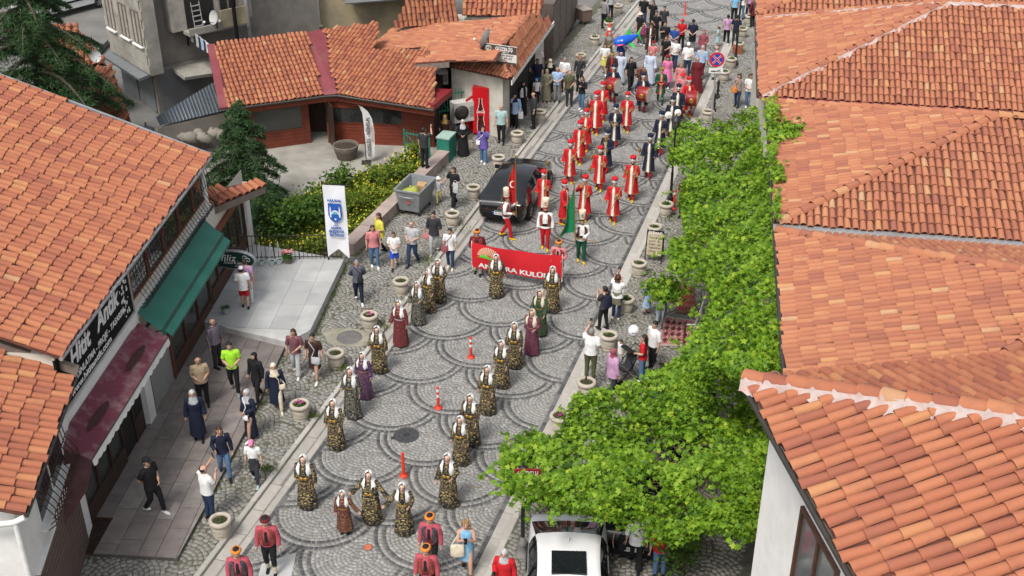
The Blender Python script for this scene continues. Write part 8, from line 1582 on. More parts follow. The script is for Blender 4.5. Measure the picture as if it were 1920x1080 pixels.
for nm_, pts in (('tail_fin', [(0.6, 0, 0.2), (0.95, 0.03, 0.62), (0.82, 0, 0.25), (1.0, 0.03, -0.1)]), ('back_fin', [(-0.05, 0, 0.3), (0.3, 0, 0.28), (0.22, 0.04, 0.68), (0.12, 0.02, 0.5)]), ('side_fin', [(0.0, -0.24, 0.0), (0.25, -0.22, 0.0), (0.35, -0.42, -0.25), (0.15, -0.38, -0.15)])):
    b = MB(); b.add(pts + [(x, y + 0.06, z) for x, y, z in pts], [(0, 1, 2, 3), (7, 6, 5, 4), (0, 4, 5, 1), (1, 5, 6, 2), (2, 6, 7, 3), (3, 7, 4, 0)]); b.build(nm_, M_fg, r)
MB().ball((-0.38, -0.24, 0.2), (0.06, 0.04, 0.06), 10, 7).build('eye', M_rw, r)
# bags and phones
def bag(fig, pos, size, c, label, strap=None, nm='handbag'):
    p0 = in_person(fig, pos); r = empty(nm, p0, fig.rotation_euler.z, label, 'bag'); w_, d_, h_ = size; b = MB(); b.ell([(0, 0, -h_ / 2, w_ * 0.46, d_ * 0.46), (0, 0, -h_ * 0.4, w_ * 0.5, d_ * 0.5), (0, 0, h_ * 0.35, w_ * 0.47, d_ * 0.36), (0, 0, h_ / 2, w_ * 0.42, d_ * 0.16)], 12); b.build('pouch', cloth(c), r); s = fig.scale[0]
    b = MB()
    if strap: q = [(Vector(k) - Vector(pos)) * s for k in strap]; b.tube([(-w_ * 0.4, 0, h_ * 0.45)] + q + [(w_ * 0.4, 0, h_ * 0.45)], 0.014, 5)
    else: b.tube([(w_ * 0.3 * math.cos(a_), 0, h_ * 0.45 + 0.13 * math.sin(a_)) for a_ in np.linspace(math.pi, 0, 9)], 0.011, 5)
    b.build('strap', cloth(c), r)
X_ = lambda s: [(s * -0.1, -0.18, 1.25), (s * 0.09, -0.1, 1.47), (s * 0.11, 0.08, 1.47), (s * -0.1, 0.17, 1.2)]
bag(pinkbag, (-0.3, -0.05, 0.72), (0.26, 0.1, 0.2), 'pink', 'pink handbag in the hand of the woman in the dark blouse'); bag(crossb, (-0.18, -0.17, 0.92), (0.26, 0.1, 0.22), 'dpink', 'brown cross body bag worn over the white tee', X_(1)); bag(creamb, (0.2, -0.16, 0.95), (0.2, 0.09, 0.15), 'cream', 'cream shoulder bag of the woman with the cream headscarf', X_(-1)); bag(whiteb, (0.05, -0.2, 0.88), (0.22, 0.09, 0.16), 'white', 'white handbag worn by the woman in the silver headscarf', X_(-1)); bag(brownb, (0.12, -0.2, 0.88), (0.3, 0.1, 0.22), 'lgrey', 'grey shoulder bag over the brown shirt dress', X_(-1)); bag(stw, (0.08, -0.19, 0.98), (0.2, 0.09, 0.16), 'black', 'small black bag slung over the striped top', X_(-1))
bag(oba, (-0.12, -0.24, 0.95), (0.3, 0.1, 0.24), 'orange', 'orange handbag held before the patterned blouse', X_(1)); bag(bagw, (0.28, -0.06, 0.68), (0.28, 0.08, 0.34), 'white', 'white paper shopping bag by the onlookers', None, 'shopping_bag'); bag(purp, (-0.2, -0.18, 1.0), (0.18, 0.08, 0.18), 'white', 'small white bag over the purple cardigan', X_(1)); bag(denim, (-0.22, -0.2, 0.95), (0.36, 0.12, 0.34), 'cream', 'cream tote bag hanging before the denim dress', [(-0.26, -0.1, 1.25), (-0.18, 0.0, 1.45)], 'tote_bag'); bag(d10, (-0.34, 0.0, 0.75), (0.26, 0.14, 0.4), 'black', 'black jacket bundle held beside the white shirt', None, 'bundle'); bag(mum, (0.26, -0.22, 1.0), (0.28, 0.14, 0.4), 'lgrey', 'folded grey jacket over the arm of the woman in black', None, 'folded_jacket')
bag(d2p, (0.0, 0.2, 1.2), (0.3, 0.16, 0.4), 'navy', 'dark blue backpack of the woman raising her hands', [(-0.12, 0.0, 1.46), (0.12, 0.0, 1.46)], 'backpack')
def phone(fig, pos, label):
    p0 = in_person(fig, pos); r = empty('phone', p0, fig.rotation_euler.z, label, 'phone'); b = MB(); b.box((0, 0, 0), (0.08, 0.01, 0.16)); o = b.build('case', M_black, r); o.rotation_euler = (R(-12), 0, 0); o = MB().add([(-0.034, 0.0062, -0.07), (0.034, 0.0062, -0.07), (0.034, 0.0062, 0.07), (-0.034, 0.0062, 0.07)], [(3, 2, 1, 0)]).build('screen', mat('phone_screen', (0.05, 0.06, 0.08), 0.15), r); o.rotation_euler = (R(-12), 0, 0)
for f_, pos, lb_ in ((photo1, (0.1, -0.4, 1.75), 'phone of the man photographing by the shops'), (d1p, (0.1, -0.4, 1.76), 'phone of the woman filming'), (d3p, (0.1, -0.4, 1.76), 'phone of the man on the planter'), (denim, (0.0, -0.4, 1.42), 'phone in the hands of the woman in denim'), (wallman, (-0.12, -0.4, 1.74), 'phone of the man on the low wall'), (redw, (-0.2, -0.3, 1.15), 'phone in the hand of the woman in the red cardigan')): phone(f_, pos, lb_)
# ================================================================ houses behind the yard
M_stone = mat('ashlar_grey', (0.33, 0.31, 0.27), 0.9, 0.14, 2, bump=0.3, bscale=12, dirt=(0.14, 0.13, 0.115), dscale=0.8, damt=0.6); M_stuc = mat('dark_stucco', (0.23, 0.21, 0.18), 0.95, 0.15, 2, dirt=(0.1, 0.09, 0.08), dscale=0.9)
M_beige = mat('beige_render', (0.36, 0.30, 0.185), 0.95, 0.12, 1.5, bump=0.3, bscale=14, dirt=(0.2, 0.175, 0.13), dscale=0.6, damt=0.8); M_roll = mat('roller_shutter', (0.19, 0.20, 0.205), 0.5, 0.1, 2, metal=0.3)
Cn = at(300, 212); wv = (at(256, 183) - Cn).normalized(); rv = Vector((wv.y, -wv.x, 0)); ap = wempty('apartment_house', Cn + (wv + rv) * 4, 'grey stone apartment house with balcony and laundry, top left', 'house'); q_ = lambda a_, b_, z=0.0, d=0.0: Cn + wv * a_ + rv * b_ + UP * z
def blk(nm_, a0, a1, b0, b1, z0, z1, m_, root=ap): MB().prism([(p.x, p.y) for p in (q_(a0, b0), q_(a0, b1), q_(a1, b1), q_(a1, b0))], z0, z1).build(nm_, m_, root)
blk('ground_floor', 0, 4, 0, 9, -0.2, 2.05, M_stuc); blk('wall', -0.6, 3.9, -0.35, 0.25, 2.05, 11, M_stone); blk('wall', 0.3, 3.9, 0.25, 9, 2.05, 11, M_stuc); blk('wall', -0.5, 0.3, 1.0, 5, 3.75, 11, M_stone)
for k in range(9):      # stone courses of the street front
    for j in range(7): t, z = j * 0.62 - 0.58 + (k % 2) * 0.14, 2.1 + k * 0.42; MB().slab([q_(t, -0.37, z), q_(t, -0.37, z + 0.405), q_(t + 0.605, -0.37, z + 0.405), q_(t + 0.605, -0.37, z)][::-1], 0.03).build('stone', M_stone, ap)
for t_ in (-0.3, 1.05, 2.6): win_on(ap, q_(0, -0.38), -wv, -t_ - 0.85, -t_, 3.35, 4.95, M_wood, G_dark, 1, True, 0.06)
win_on(ap, q_(-0.5, 0), rv, 3.35, 4.3, 3.9, 5.2, M_wood, G_dark, 1, True, 0.05)
b = MB(); b.slab([q_(-1.1, 1.5, 3.75), q_(-1.1, 4.4, 3.75), q_(-0.4, 4.4, 3.75), q_(-0.4, 1.5, 3.75)], 0.15); b.build('balcony_floor', M_conc, ap); MB().slab([q_(-0.52, 1.7, 3.8), q_(-0.52, 3.1, 3.8), q_(-0.52, 3.1, 5.3), q_(-0.52, 1.7, 5.3)], 0.02).build('balcony_opening', mat('dark_interior', (0.02, 0.017, 0.015)), ap)
blk('balcony_wall', -1.15, -1.05, 3.1, 4.4, 3.7, 4.5, M_beige); blk('parapet', -1.15, -1.05, 1.5, 3.1, 3.65, 3.95, M_conc)
for k in range(2):
    b = MB(); t0, t1 = ((0.2, 1.9), (2.1, 3.8))[k]
    for i_ in range(12): b.slab([q_(t1, -0.06, i_ * 0.16), q_(t0, -0.06, i_ * 0.16), q_(t0, -0.03, i_ * 0.16 + 0.15), q_(t1, -0.03, i_ * 0.16 + 0.15)], 0.02)
    b.build('roller_shutter', M_roll, ap)
b = MB(); b.slab([q_(3.9, -0.85, 1.95), q_(-0.3, -0.85, 1.95), q_(-0.3, 0, 2.1), q_(3.9, 0, 2.1)], 0.12); b.build('canopy', mat('tin_grey', (0.15, 0.16, 0.165), 0.6, 0.15), ap); b = MB(); b.slab([q_(-0.03, 0.2, 0), q_(-0.03, 2.2, 0), q_(-0.03, 2.2, 1.95), q_(-0.03, 0.2, 1.95)], 0.02); b.build('roller_shutter', M_roll, ap)
b = MB(); b.slab([q_(-1.3, 0.9, 1.9), q_(-1.3, 3.2, 1.7), q_(0.1, 3.2, 1.95), q_(0.1, 0.9, 2.0)], 0.15); b.build('concrete_canopy', M_conc, ap); MB().tube([q_(-0.6, 4.7, 1), q_(-0.6, 4.7, 11)], 0.09, 8).build('downpipe', M_zinc, ap); MB().tube([q_(-1.3, 3.7, 2.4), q_(-1.3, 3.7, 9)], 0.09, 7).build('stove_pipe', M_black, ap)
la = at(343, 46, 3.75); lc = at(402, 90, 3.7)
for k, c_ in enumerate(('charcoal', 'white', 'lgrey', 'lblue', 'white', 'black')):
    p = la.lerp(lc, (k + 0.3) / 6); hgt = (0.9, 0.55, 0.6, 0.55, 0.5, 0.6)[k]; o = wempty('laundry', p, ('dark trousers', 'white shirt', 'grey shirt', 'pale blue shirt', 'white towel', 'black top')[k] + ' drying on the balcony line', 'laundry', 'washing on the balcony line'); b = MB(); dv = (lc - la).normalized(); b.rings([[p + dv * (0.36 * u) - UP * (hgt * v) + wv * (-0.05 * math.sin(u * 7 + v * 3) * v) for u in (0, 0.25, 0.5, 0.75, 1)] for v in (0, 0.3, 0.6, 1)], 0, closed=False); b.build('cloth', cloth(c_), o); MB().box(p + dv * 0.02 + UP * 0.01, (0.03, 0.03, 0.06)).build('peg', M_ink, o)
MB().tube([la, lc], 0.008, 4).build('clothes_line', M_ink, ap); dish(q_(-1.2, 2.75, 3.75), R(-40), 0.3, 'grey satellite dish on the apartment balcony'); dish(at(182, 125, 2.6), R(30), 0.25, 'grey satellite dish on the old tiled roof')
o = wempty('step_ladder', q_(-0.8, 2.1, 3.77), 'aluminium step ladder on the apartment balcony', 'ladder')
for s in (0, 0.4): MB().tube([q_(-0.9, 1.9 + s, 3.77), q_(-0.65, 1.95 + s, 5.0)], 0.022, 5).build('stile', M_zinc, o)
for k in range(5): MB().box(q_(-0.88 + 0.05 * k, 2.12, 3.95 + 0.22 * k), (0.42, 0.1, 0.03), rz=math.atan2(rv.y, rv.x)).build('rung', M_zinc, o)
bb = wempty('beige_house', Vector((-8.3, 60, 0)), 'beige rendered house with a white window behind the timber house', 'house'); bx0, bx1 = Vector((-13.4, 57.6, 0)), Vector((-3.6, 59.6, 0)); bdv = (bx1 - bx0).normalized(); MB().prism([(p.x, p.y) for p in (bx0, bx1, bx1 + Vector((-1, 6, 0)), bx0 + Vector((-1, 6, 0)))], 0, 9.5).build('wall', M_beige, bb)
tw = (onplane(570, 17, bx0, Vector((-bdv.y, bdv.x, 0))) - bx0).dot(bdv); zw = onplane(570, 17, bx0, Vector((-bdv.y, bdv.x, 0))).z; win_on(bb, bx0, bdv, tw - 0.75, tw + 0.75, zw - 0.85, zw + 0.9, M_white, mat_glass('pale_glass', (0.12, 0.13, 0.13), 0.08), 2, True, 0.06); b = MB(); b.slab([bx0 + bdv * (tw + 2.2) - Vector((0, 1.2, 0)) + UP * 3.5, bx1 - Vector((0, 1.2, 0)) + UP * 3.6, bx1 + UP * 4.0, bx0 + bdv * (tw + 2.2) + UP * 3.9], 0.06); b.build('lean_to', M_roll, bb)
def old_roof(pxs, zs, label, kind='old', px_=0.22, ex_=0.3, n=200, nm='old_house', walls=True):
    p = [at(x, y, z) for (x, y), z in zip(pxs, zs)]; nn = (p[1] - p[0]).cross(p[2] - p[0]).normalized(); p = p[:3] + [onplane(x, y, p[0], nn) for x, y in pxs[3:]]; c = sum(p, Vector()) / len(p); r = wempty(nm, (c.x, c.y, 0), label, 'house'); rf = Roof(r, kind, px_, ex_); rf.face(p, jit=2.2); rf.finish(n)
    q4 = [(c.x + (a_.x - c.x) * 0.9, c.y + (a_.y - c.y) * 0.9) for a_ in p]; MB().prism(q4 if area(q4) > 0 else q4[::-1], -0.3, min(a_.z for a_ in p) - 0.12).build('wall', M_stuc, r); return r
old_roof([(150, 192), (245, 229), (208, 124), (147, 134)], (2.3, 2.3, 3.5), 'small house with worn dark tiled roof below the cedar'); old_roof([(60, 132), (200, 122), (140, 46), (60, 50)], (2.6, 2.6, 3.6), 'house with brown weathered roof behind the cedar', px_=0.3); old_roof([(740, 52), (862, 42), (845, -20), (770, -20)], (3.2, 3.2, 4.6), 'ruined house with broken roof tiles at the top'); old_roof([(866, 28), (1012, 32), (1030, -40), (880, -40)], (3.2, 3.2, 4.6), 'tiled house above the corner shop at the top edge', 'red', 0.24, 0.36, 150)
b = wempty('shuttered_shop', at(1045, 75), 'brown shuttered shop front uphill of the corner shop', 'shop building'); s0, s1 = at(1036, 108, ZS), at(1082, 34, ZS); sdv = (s1 - s0).normalized(); MB().prism([(p.x, p.y) for p in (s0, s1, s1 + Vector((-2, 0.5, 0)), s0 + Vector((-2, 0.5, 0)))], 0, 2.9).build('wall', mat('brown_wall', (0.13, 0.1, 0.085), 0.8, 0.15), b)
for k in range(4): MB().slab([s0 + sdv * (k * 1.7 + 0.1) + UP * 0.1 + Vector((0.03, -0.01, 0)), s0 + sdv * (k * 1.7 + 1.6) + UP * 0.1 + Vector((0.03, -0.01, 0)), s0 + sdv * (k * 1.7 + 1.6) + UP * 2.6 + Vector((0.03, -0.01, 0)), s0 + sdv * (k * 1.7 + 0.1) + UP * 2.6 + Vector((0.03, -0.01, 0))], 0.03).build('shutter', M_wood, b)
r = empty('wooden_chest', at(1092, 42, ZS), R(-60), 'old wooden trunk displayed uphill on the left pavement', 'chest'); MB().box((0, 0, 0.5), (1.0, 0.6, 0.6)).build('chest', mat('trunk_wood', (0.16, 0.11, 0.09), 0.8, 0.2, 6), r); MB().box((0, 0, 0.83), (1.05, 0.65, 0.06)).build('lid', mat('trunk_lid', (0.3, 0.26, 0.22), 0.8), r)
for x in (-0.4, 0.4):
    for y in (-0.22, 0.22): MB().tube([(x, y, 0), (x, y, 0.22)], 0.03, 6).build('leg', M_wood, r)
# dark tin lean-to roof, rubble wall
p4 = [at(300, 236, 1.5), at(428, 206, 1.5), at(408, 150, 2.3), at(292, 220, 1.9)]; r = wempty('lean_to_shed', sum(p4, Vector()) / 4 - UP * 1.8, 'shed with dark ribbed tin roof beside the timber house', 'shed'); b = MB(); rows = []
for u in np.linspace(0, 1, 61): rows.append([p4[0].lerp(p4[1], u) + UP * (0.03 * (int(u * 60) % 3 == 0)), p4[3].lerp(p4[2], u) + UP * (0.03 * (int(u * 60) % 3 == 0))])
b.rings(rows[::-1], 0, (False, False), False, closed=False); b.build('roof', mat('slate_tin', (0.075, 0.09, 0.105), 0.5, 0.12, 2, metal=0.3), r); MB().prism([(p.x * 0.98 + p4[0].x * 0.02, p.y) for p in (p4[0], p4[1], p4[2], p4[3])], -0.2, 1.4).build('wall', M_stuc, r)
r = wempty('rubble_wall', at(330, 255), 'rough rubble wall with pale cloth behind the big roof', 'wall')
for k in range(26):
    u = k / 25; c = at(265 + 150 * u + random.uniform(-5, 5), 250 + 6 * math.sin(k) + 4, 0.3 + 0.5 * (k % 2)); b = MB(); b.ball(c, (random.uniform(0.2, 0.42), random.uniform(0.2, 0.35), random.uniform(0.16, 0.3)), 7, 5); b.v = [(x + random.gauss(0, 0.02), y + random.gauss(0, 0.02), z + random.gauss(0, 0.02)) for x, y, z in b.v]; b.build('stone', M_stuc, r)
for k, (x, y, c_, lb_) in enumerate(((275, 246, 'charcoal', 'dark rubber umbrella base, lower left on the rubble wall'), (341, 232, 'charcoal', 'dark rubber umbrella base on the pale cloth'))): o = empty('umbrella_base', at(x, y, 1.0), 0, lb_, 'umbrella base'); MB().lathe([(0.3, 0), (0.33, 0.08), (0.2, 0.16), (0.05, 0.2), (0.04, 0.32)], 18).build('foot', mat('rubber_grey', (0.09, 0.1, 0.11), 0.6), o); MB().lathe([(0.03, 0.3), (0.03, 0.4)], 8).build('socket', M_black, o)

# ================================================================ trees, shrubs and the vine
M_bark = mat('bark', (0.09, 0.07, 0.055), 0.95, 0.3, 10, bump=0.6, bscale=25); M_need = mat_pieces('cedar_needles', [(0, (0.016, 0.045, 0.018)), (0.5, (0.04, 0.09, 0.03)), (1, (0.085, 0.15, 0.05))], False, 0.7, wear=(0.01, 0.03, 0.012), wamt=0.4, wscale=3, bump=0, sss=0.15)
def cedar(x, y, h, rad, z0, label, nb, seed, lean=0.0):
    rg = np.random.default_rng(seed); r = wempty('cedar_tree', (x, y, 0), label, 'tree'); MB().tube([(x, y, 0), (x + lean * 0.3, y, h * 0.5), (x + lean, y, h)], [0.05 * h ** 0.75, 0.03 * h ** 0.75, 0.01], 8).build('trunk', M_bark, r)
    Ps, Ns, bm_ = [], [], MB()
    for k in range(nb):
        t = (k + rg.random()) / nb; z = z0 + (h - z0) * t; L = rad * (1 - t) ** 0.75 * rg.uniform(0.7, 1.15) + 0.12; a = k * 2.4 + rg.normal(0, 0.3); d = np.array([math.cos(a), math.sin(a)])
        n = 7; S = [np.array([x + lean * t + d[0] * L * u, y + d[1] * L * u, z + 0.14 * L * math.sin(u * 2.6) - 0.34 * L * u * u]) for u in np.linspace(0, 1, n)]; bm_.tube([tuple(s) for s in S], [0.035 * L * (1 - u * 0.85) + 0.004 for u in np.linspace(0, 1, n)], 5)
        m = int(330 * L ** 1.3) + 50; u = rg.random(m) ** 0.7; w_ = rg.normal(0, 1, m) * (0.1 + 0.2 * L * np.sin(np.pi * np.clip(u, 0.05, 0.97))) * 0.62; base = np.array([S[0] + (S[-1] - S[0]) * 0 for _ in range(1)])
        idx = np.clip(u * (n - 1), 0, n - 1.001); i0 = idx.astype(int); fr = idx - i0; Sm = np.array(S); B = Sm[i0] * (1 - fr[:, None]) + Sm[i0 + 1] * fr[:, None]; side = np.array([-d[1], d[0], 0])
        P = B + side * w_[:, None] + np.c_[np.zeros((m, 2)), -0.5 * np.abs(w_) - 0.12 * rg.random(m) * (0.5 + L * 0.3) + 0.04]; Ps.append(P); Ns.append(np.c_[rg.normal(0, 0.55, (m, 2)), np.abs(rg.normal(0.8, 0.4, m))])
    bm_.build('branches', M_bark, r); P, N = np.concatenate(Ps), np.concatenate(Ns); me = leaf_mesh('crown', P, N, rg.uniform(0.13, 0.26, len(P)), [M_need], np.clip(rg.normal(0.45, 0.22, len(P)), 0, 1), 1, 0.3); o = bpy.data.objects.new('crown', me); link(o, r)
cedar(-18.5, 44.2, 11.5, 3.3, 2.6, 'large dark cedar tree at the top left corner', 80, 3); cedar(-10.5, 41.6, 4.5, 2.1, 0.3, 'young cedar tree between the big roof and the yard', 56, 5, 0.3); cedar(-9.3, 39.6, 2.5, 1.3, 0.3, 'low cedar sapling behind the porch', 26, 8)
WEED = [(0, (0.05, 0.10, 0.014)), (0.5, (0.12, 0.19, 0.02)), (1, (0.24, 0.28, 0.03))]; M_weed = mat_pieces('weeds', WEED, False, 0.7, wear=(0.3, 0.27, 0.02), wamt=0.35, wscale=2, bump=0, sss=0.35); M_shrub = mat_pieces('shrub_leaves', [(0, (0.025, 0.07, 0.012)), (0.5, (0.06, 0.13, 0.018)), (1, (0.15, 0.22, 0.03))], False, 0.6, wear=(0.02, 0.05, 0.01), wamt=0.3, bump=0, sss=0.3)
bank = [at(x, y, 0.05) for x, y in ((480, 478), (612, 480), (660, 446), (805, 325), (778, 296), (712, 322), (668, 335), (600, 352), (545, 385), (500, 400))]; bpl = [(p.x, p.y) for p in bank]; bpl = bpl if area(bpl) > 0 else bpl[::-1]; setp(MB().prism(bpl, -0.1, 0.12).build('planted_bank', M_soil), kind='structure')
def scatter(poly, n):
    P = np.array(poly); out = []
    while sum(map(len, out)) < n: c = rng.uniform(P.min(0), P.max(0), (n, 2)); out.append(c[inpoly(c, poly)])
    return np.concatenate(out)[:n]
def stuff(name, me, parent=None, top=True):
    o = bpy.data.objects.new(name, me); link(o, parent); setp(o, kind='stuff'); return o
wob = lambda X, Y, k=1.0: (np.sin(X * 1.9 * k + 1) * np.cos(Y * 1.3 * k) + np.sin(X * 0.8 * k - Y * 1.7 * k + 2) + 0.6 * np.sin(3.7 * k * X + 2.9 * k * Y)) / 2.6
xy = scatter(bpl, 9000); hh = np.clip(0.28 + 0.3 * wob(xy[:, 0], xy[:, 1]), 0.05, 0.7); N = np.c_[rng.normal(0, 0.7, (9000, 2)), np.abs(rng.normal(0.6, 0.4, 9000))]; setp(stuff('weeds', leaf_mesh('weeds', np.c_[xy, 0.12 + hh * rng.random(9000)], N, rng.uniform(0.1, 0.22, 9000), [M_weed], np.clip(rng.normal(0.55, 0.25, 9000), 0, 1), 3)), 'tall green and yellow weeds growing on the bank', 'weeds')
xy = scatter(bpl, 1100); hh = np.clip(0.36 + 0.3 * wob(xy[:, 0], xy[:, 1]), 0.1, 0.8); setp(stuff('wild_flowers', leaf_mesh('wild_flowers', np.c_[xy, 0.14 + hh], np.c_[rng.normal(0, 0.5, (1100, 2)), np.ones(1100)], rng.uniform(0.05, 0.1, 1100), [mat('yellow_petals', (0.55, 0.47, 0.03), 0.7, 0.2)], rng.random(1100), 3)), 'small yellow wild flowers over the weeds', 'flowers')
def shrub(px, py, h, rad, n, label, m_=M_shrub, size=(0.09, 0.17)):
    p = at(px, py, 0.1); r = empty('shrub', p, 0, label, 'shrub'); b = MB()
    for k in range(9): q = rng.random() * 6.28; e = (rad * 0.7 * math.cos(q), rad * 0.7 * math.sin(q), h * rng.uniform(0.5, 0.95)); b.tube([(0, 0, 0), (e[0] * 0.3, e[1] * 0.3, e[2] * 0.5), e], [0.02, 0.014, 0.004], 4)
    b.build('stems', M_bark, r); c = rng.normal(size=(14, 3)) * np.array([rad * 0.45, rad * 0.45, h * 0.2]) + np.array([0, 0, h * 0.6]); k = rng.integers(0, 14, n); P = c[k] + rng.normal(size=(n, 3)) * np.array([rad * 0.22, rad * 0.22, h * 0.13]); P[:, 2] = np.clip(P[:, 2], 0.02, h * 1.1); put('foliage', leaf_mesh('foliage', P, np.c_[rng.normal(0, 0.6, (n, 2)), np.abs(rng.normal(0.8, 0.4, n))], rng.uniform(*size, n), [m_], np.clip(rng.normal(0.5, 0.25, n), 0, 1), 3), r)
shrub(545, 440, 1.5, 1.0, 1500, 'big leafy shrub behind the terrace railing'); shrub(595, 425, 1.3, 0.8, 1000, 'leafy shrub left of the white pennant'); shrub(510, 425, 1.2, 0.7, 700, 'dark shrub beside the porch pillar'); shrub(640, 352, 1.1, 0.7, 600, 'bush with trailing shoots by the feather flag'); shrub(700, 352, 0.8, 0.6, 500, 'yellow green bush beside the yard edge', M_weed); shrub(745, 340, 0.7, 0.5, 400, 'yellow flowering bush near the low wall', M_weed); shrub(655, 400, 0.9, 0.8, 800, 'pale weedy bush in the middle of the bank', M_weed); shrub(780, 300, 0.8, 0.4, 260, 'thin bush at the low green gate', M_weed)
# grass in the joints, by walls and pots
gx = []
for (x0, y0), (x1, y1), n in (((655, 492), (585, 635), 260), ((540, 660), (470, 810), 130), ((665, 484), (840, 308), 240), ((330, 1050), (420, 900), 90)):
    u = rng.random(n); gx += [at(x0 + (x1 - x0) * k + rng.normal(0, 4), y0 + (y1 - y0) * k, ZS)[:] for k in u]
for x, y, n, s in ((500, 880, 110, 9), (640, 690, 90, 9), (590, 780, 70, 8), (715, 610, 110, 13), (775, 560, 50, 8), (800, 490, 60, 9), (1185, 660, 40, 8), (1000, 980, 90, 12), (1250, 410, 40, 8), (985, 252, 40, 9), (870, 430, 40, 9)): gx += [at(x + rng.normal(0, s), y + rng.normal(0, s * 0.5), ZS)[:] for _ in range(n)]
gx = np.array(gx); ng = len(gx); setp(stuff('grass', leaf_mesh('grass', gx + np.c_[np.zeros((ng, 2)), 0.03 + 0.05 * rng.random(ng)], np.c_[rng.normal(0, 1, (ng, 2)), np.abs(rng.normal(0.3, 0.3, ng))], rng.uniform(0.09, 0.19, ng), [M_weed], rng.random(ng) * 0.6, 1)), 'tufts of grass along the paving edges', 'grass')
# the vine on its frame
ZV = 2.85; vp_ = [(1258, 240), (1285, 226), (1330, 232), (1390, 215), (1436, 196), (1452, 232), (1508, 244), (1492, 262), (1440, 275), (1448, 318), (1468, 335), (1450, 372), (1454, 480), (1460, 600), (1470, 700), (1425, 730), (1440, 780), (1462, 850), (1448, 900), (1438, 985), (1400, 1002), (1330, 985), (1240, 995), (1175, 968), (1100, 960), (1050, 945), (985, 935), (950, 900), (938, 868), (945, 830), (985, 806), (1050, 800), (1075, 745), (1150, 738), (1236, 705), (1282, 655), (1312, 600), (1338, 548), (1300, 505), (1258, 500), (1252, 462), (1285, 425), (1272, 360), (1290, 320), (1252, 300)]
vine_poly = [(p.x, p.y) for p in (at(x, y, ZV) for x, y in vp_)]; pq = scatter(vp_, 34000); q2 = scatter(vp_, 36000); pq = np.r_[pq, q2[rng.random(36000) < np.clip((620 - q2[:, 1]) / 330, 0, 1)]]; NV = len(pq); zz = np.full(NV, ZV)
for _ in range(6):     # the canopy climbs towards the eaves of the houses
    u = (pq[:, 0] - 960) / FPX; v = (540 - pq[:, 1]) / FPX; dz = -_s + v * _c; t = (zz - CAM_H) / dz; xy = np.c_[u * t, (_c + v * _s) * t]; dd = xy[:, 0] - xR(xy[:, 1]); zz = ZV + np.clip(dd - 2.9, 0, 3.2) * 1.05 * np.clip((760 - pq[:, 1]) / 80, 0, 1)
wv_ = wob(xy[:, 0], xy[:, 1], 1.1); w2 = wob(xy[:, 0] + 5, xy[:, 1] - 3, 2.6)
holes = np.zeros(NV, bool)
for hx, hy, hr in ((1245, 850, 0.55), (1300, 830, 0.5), (1215, 905, 0.4), (1350, 455, 0.4), (1385, 640, 0.4), (1385, 690, 0.35), (1330, 900, 0.35)): c = at(hx, hy, ZV); holes |= (np.hypot(xy[:, 0] - c.x, xy[:, 1] - c.y) < hr * (1 + 0.4 * w2)) & (rng.random(NV) < 0.85)
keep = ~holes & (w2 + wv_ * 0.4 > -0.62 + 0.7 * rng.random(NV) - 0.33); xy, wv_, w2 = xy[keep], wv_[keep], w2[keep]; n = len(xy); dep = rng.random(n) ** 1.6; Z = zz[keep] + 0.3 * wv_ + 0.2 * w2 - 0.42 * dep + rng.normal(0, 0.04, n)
ro = np.array([at(x + rng.normal(0, sx_), y + rng.normal(0, sy_), 6.72)[:] for x, y, sx_, sy_, m_ in ((1446, 215, 7, 12, 160), (1462, 248, 14, 9, 320), (1490, 248, 10, 7, 170), (1456, 328, 7, 8, 170), (1446, 290, 5, 14, 120), (1455, 390, 4, 12, 70)) for _ in range(m_)]); xy = np.r_[xy, ro[:, :2]]; Z = np.r_[Z, ro[:, 2] + rng.random(len(ro)) * 0.2]; wv_, w2, dep = (np.r_[q, rng.random(len(ro)) * 0.4] for q in (wv_, w2, dep)); n = len(xy)
# trailing shoots beyond the edge
sh = []
for k in range(110):
    i_ = rng.integers(len(vine_poly)); u = rng.random(); c = np.array(vine_poly[i_]) * (1 - u) + np.array(vine_poly[(i_ + 1) % len(vine_poly)]) * u; a = rng.random() * 6.28
    for j in range(9): a += rng.normal(0, 0.4); c = c + 0.07 * np.array([math.cos(a), math.sin(a)]); sh.append((c[0], c[1], ZV + 0.1 - 0.03 * j + rng.normal(0, 0.05)))
sh = np.array(sh); xy = np.r_[xy, sh[:, :2]]; Z = np.r_[Z, sh[:, 2]]; wv_, w2, dep = (np.r_[q, rng.random(len(sh)) * 0.5] for q in (wv_, w2, dep)); n = len(xy)
gx_, gy_ = np.cos(xy[:, 0] * 2.2) * 0.35, np.sin(xy[:, 1] * 1.9) * 0.35
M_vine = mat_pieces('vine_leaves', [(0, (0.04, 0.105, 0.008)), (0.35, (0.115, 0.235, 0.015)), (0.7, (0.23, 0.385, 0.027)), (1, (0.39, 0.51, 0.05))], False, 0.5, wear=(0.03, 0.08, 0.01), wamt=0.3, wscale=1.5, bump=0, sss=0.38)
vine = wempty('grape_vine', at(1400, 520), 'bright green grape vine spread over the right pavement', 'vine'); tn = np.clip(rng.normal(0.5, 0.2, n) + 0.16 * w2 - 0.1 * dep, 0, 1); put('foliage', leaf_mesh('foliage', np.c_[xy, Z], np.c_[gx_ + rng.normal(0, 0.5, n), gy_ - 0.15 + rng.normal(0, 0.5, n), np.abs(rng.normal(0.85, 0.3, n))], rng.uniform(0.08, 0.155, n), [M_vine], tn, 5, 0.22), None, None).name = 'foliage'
fo_ = bpy.data.objects['foliage'] if False else col.objects[-1]; fo_.parent = vine; fo_.matrix_parent_inverse = _world[vine.name]
b = MB()
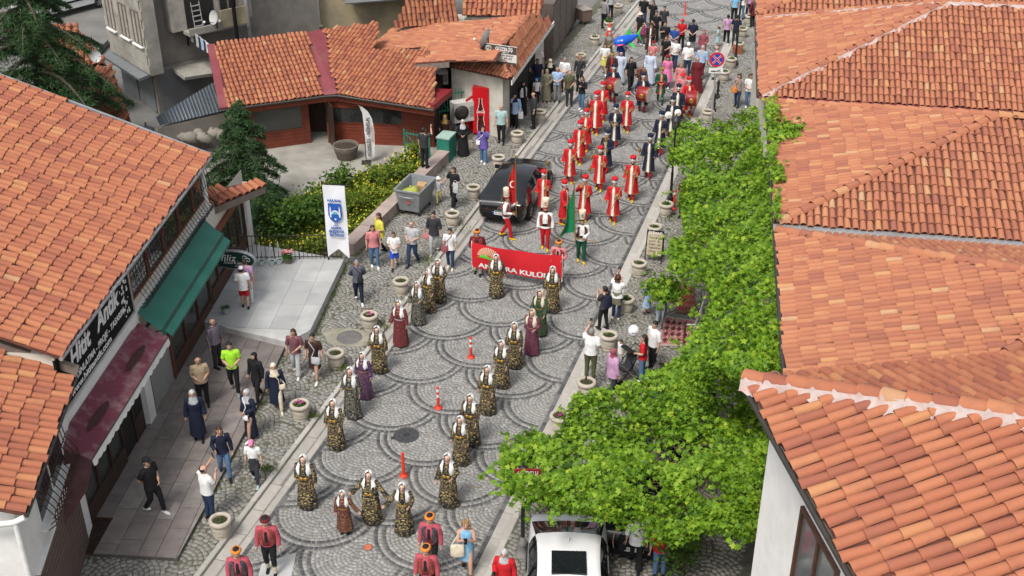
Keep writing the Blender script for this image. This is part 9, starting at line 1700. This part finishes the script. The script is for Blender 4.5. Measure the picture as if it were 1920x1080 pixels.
for k in range(150):
    c = (at(1250, 860, ZV) if k < 70 else Vector((*xy[rng.integers(n)], ZV))) + Vector((rng.normal(0, 0.7), rng.normal(0, 0.5), -0.2 - 0.2 * rng.random())); a = rng.random() * 6.28; L = rng.uniform(0.4, 1.1); pts = [c]
    for j in range(4): a += rng.normal(0, 0.5); c = c + Vector((math.cos(a), math.sin(a), rng.normal(0.03, 0.12))) * L / 4; pts.append(c)
    b.tube(pts, [0.012, 0.01, 0.008, 0.006, 0.003], 4)
tb = MB()
setp(b.build('twigs', mat('vine_twigs', (0.17, 0.12, 0.085), 0.95, 0.3, 8), vine), kind='stuff')
for px, py in ((1395, 560), (1420, 800), (1440, 330)): p = at(px, py, ZS); tb.tube([p, p + Vector((0.1, 0, 0.9)), p + Vector((-0.1, 0.1, 1.8)), p + Vector((0.1, 0.3, 2.6))], [0.06, 0.05, 0.045, 0.03], 7)
tb.build('trunk', M_bark, vine)
pg = wempty('vine_pergola', at(1380, 560), 'thin metal pergola frame carrying the vine', 'pergola')
for i_ in range(7):
    y = 22.5 + i_ * 3.4; 
    for o_ in (3.2, 4.4): p = Vector((xR(y) + o_ + (0 if y > 26 else -0.3), y, ZS)); MB().tube([p, p + UP * (ZV - 0.55)], 0.035, 8).build('post', M_zinc if i_ % 2 else M_rust, pg)
    MB().tube([Vector((xR(y) + 3.2, y, ZV - 0.5)), Vector((xR(y) + 5.0, y, ZV - 0.5))], 0.03, 6).build('beam', M_zinc, pg)
for o_ in (3.5, 4.4): MB().tube([Vector((xR(y) + o_, y, ZV - 0.45)) for y in np.linspace(22, 44, 9)], 0.022, 6).build('beam', M_zinc, pg)
p = at(1240, 618, ZS); r = empty('vine_sprig', p, 0, 'leafy vine sprig standing apart before the small girl', 'shrub'); MB().tube([(0, 0, 0), (0.1, 0, 0.8), (0.05, 0, 1.5)], [0.03, 0.025, 0.012], 6).build('stem', M_bark, r); nn = 700; P = rng.normal(size=(nn, 3)) * np.array([0.3, 0.3, 0.17]) + np.array([0.05, 0, 1.5]); put('foliage', leaf_mesh('foliage', P, np.c_[rng.normal(0, 0.5, (nn, 2)), np.abs(rng.normal(0.8, 0.3, nn))], rng.uniform(0.11, 0.19, nn), [M_vine], rng.random(nn), 5, 0.22), r)
shrub(1280, 1075, 2.0, 0.75, 1500, 'dark rose bush at the bottom right of the pavement', M_shrub, (0.07, 0.12))
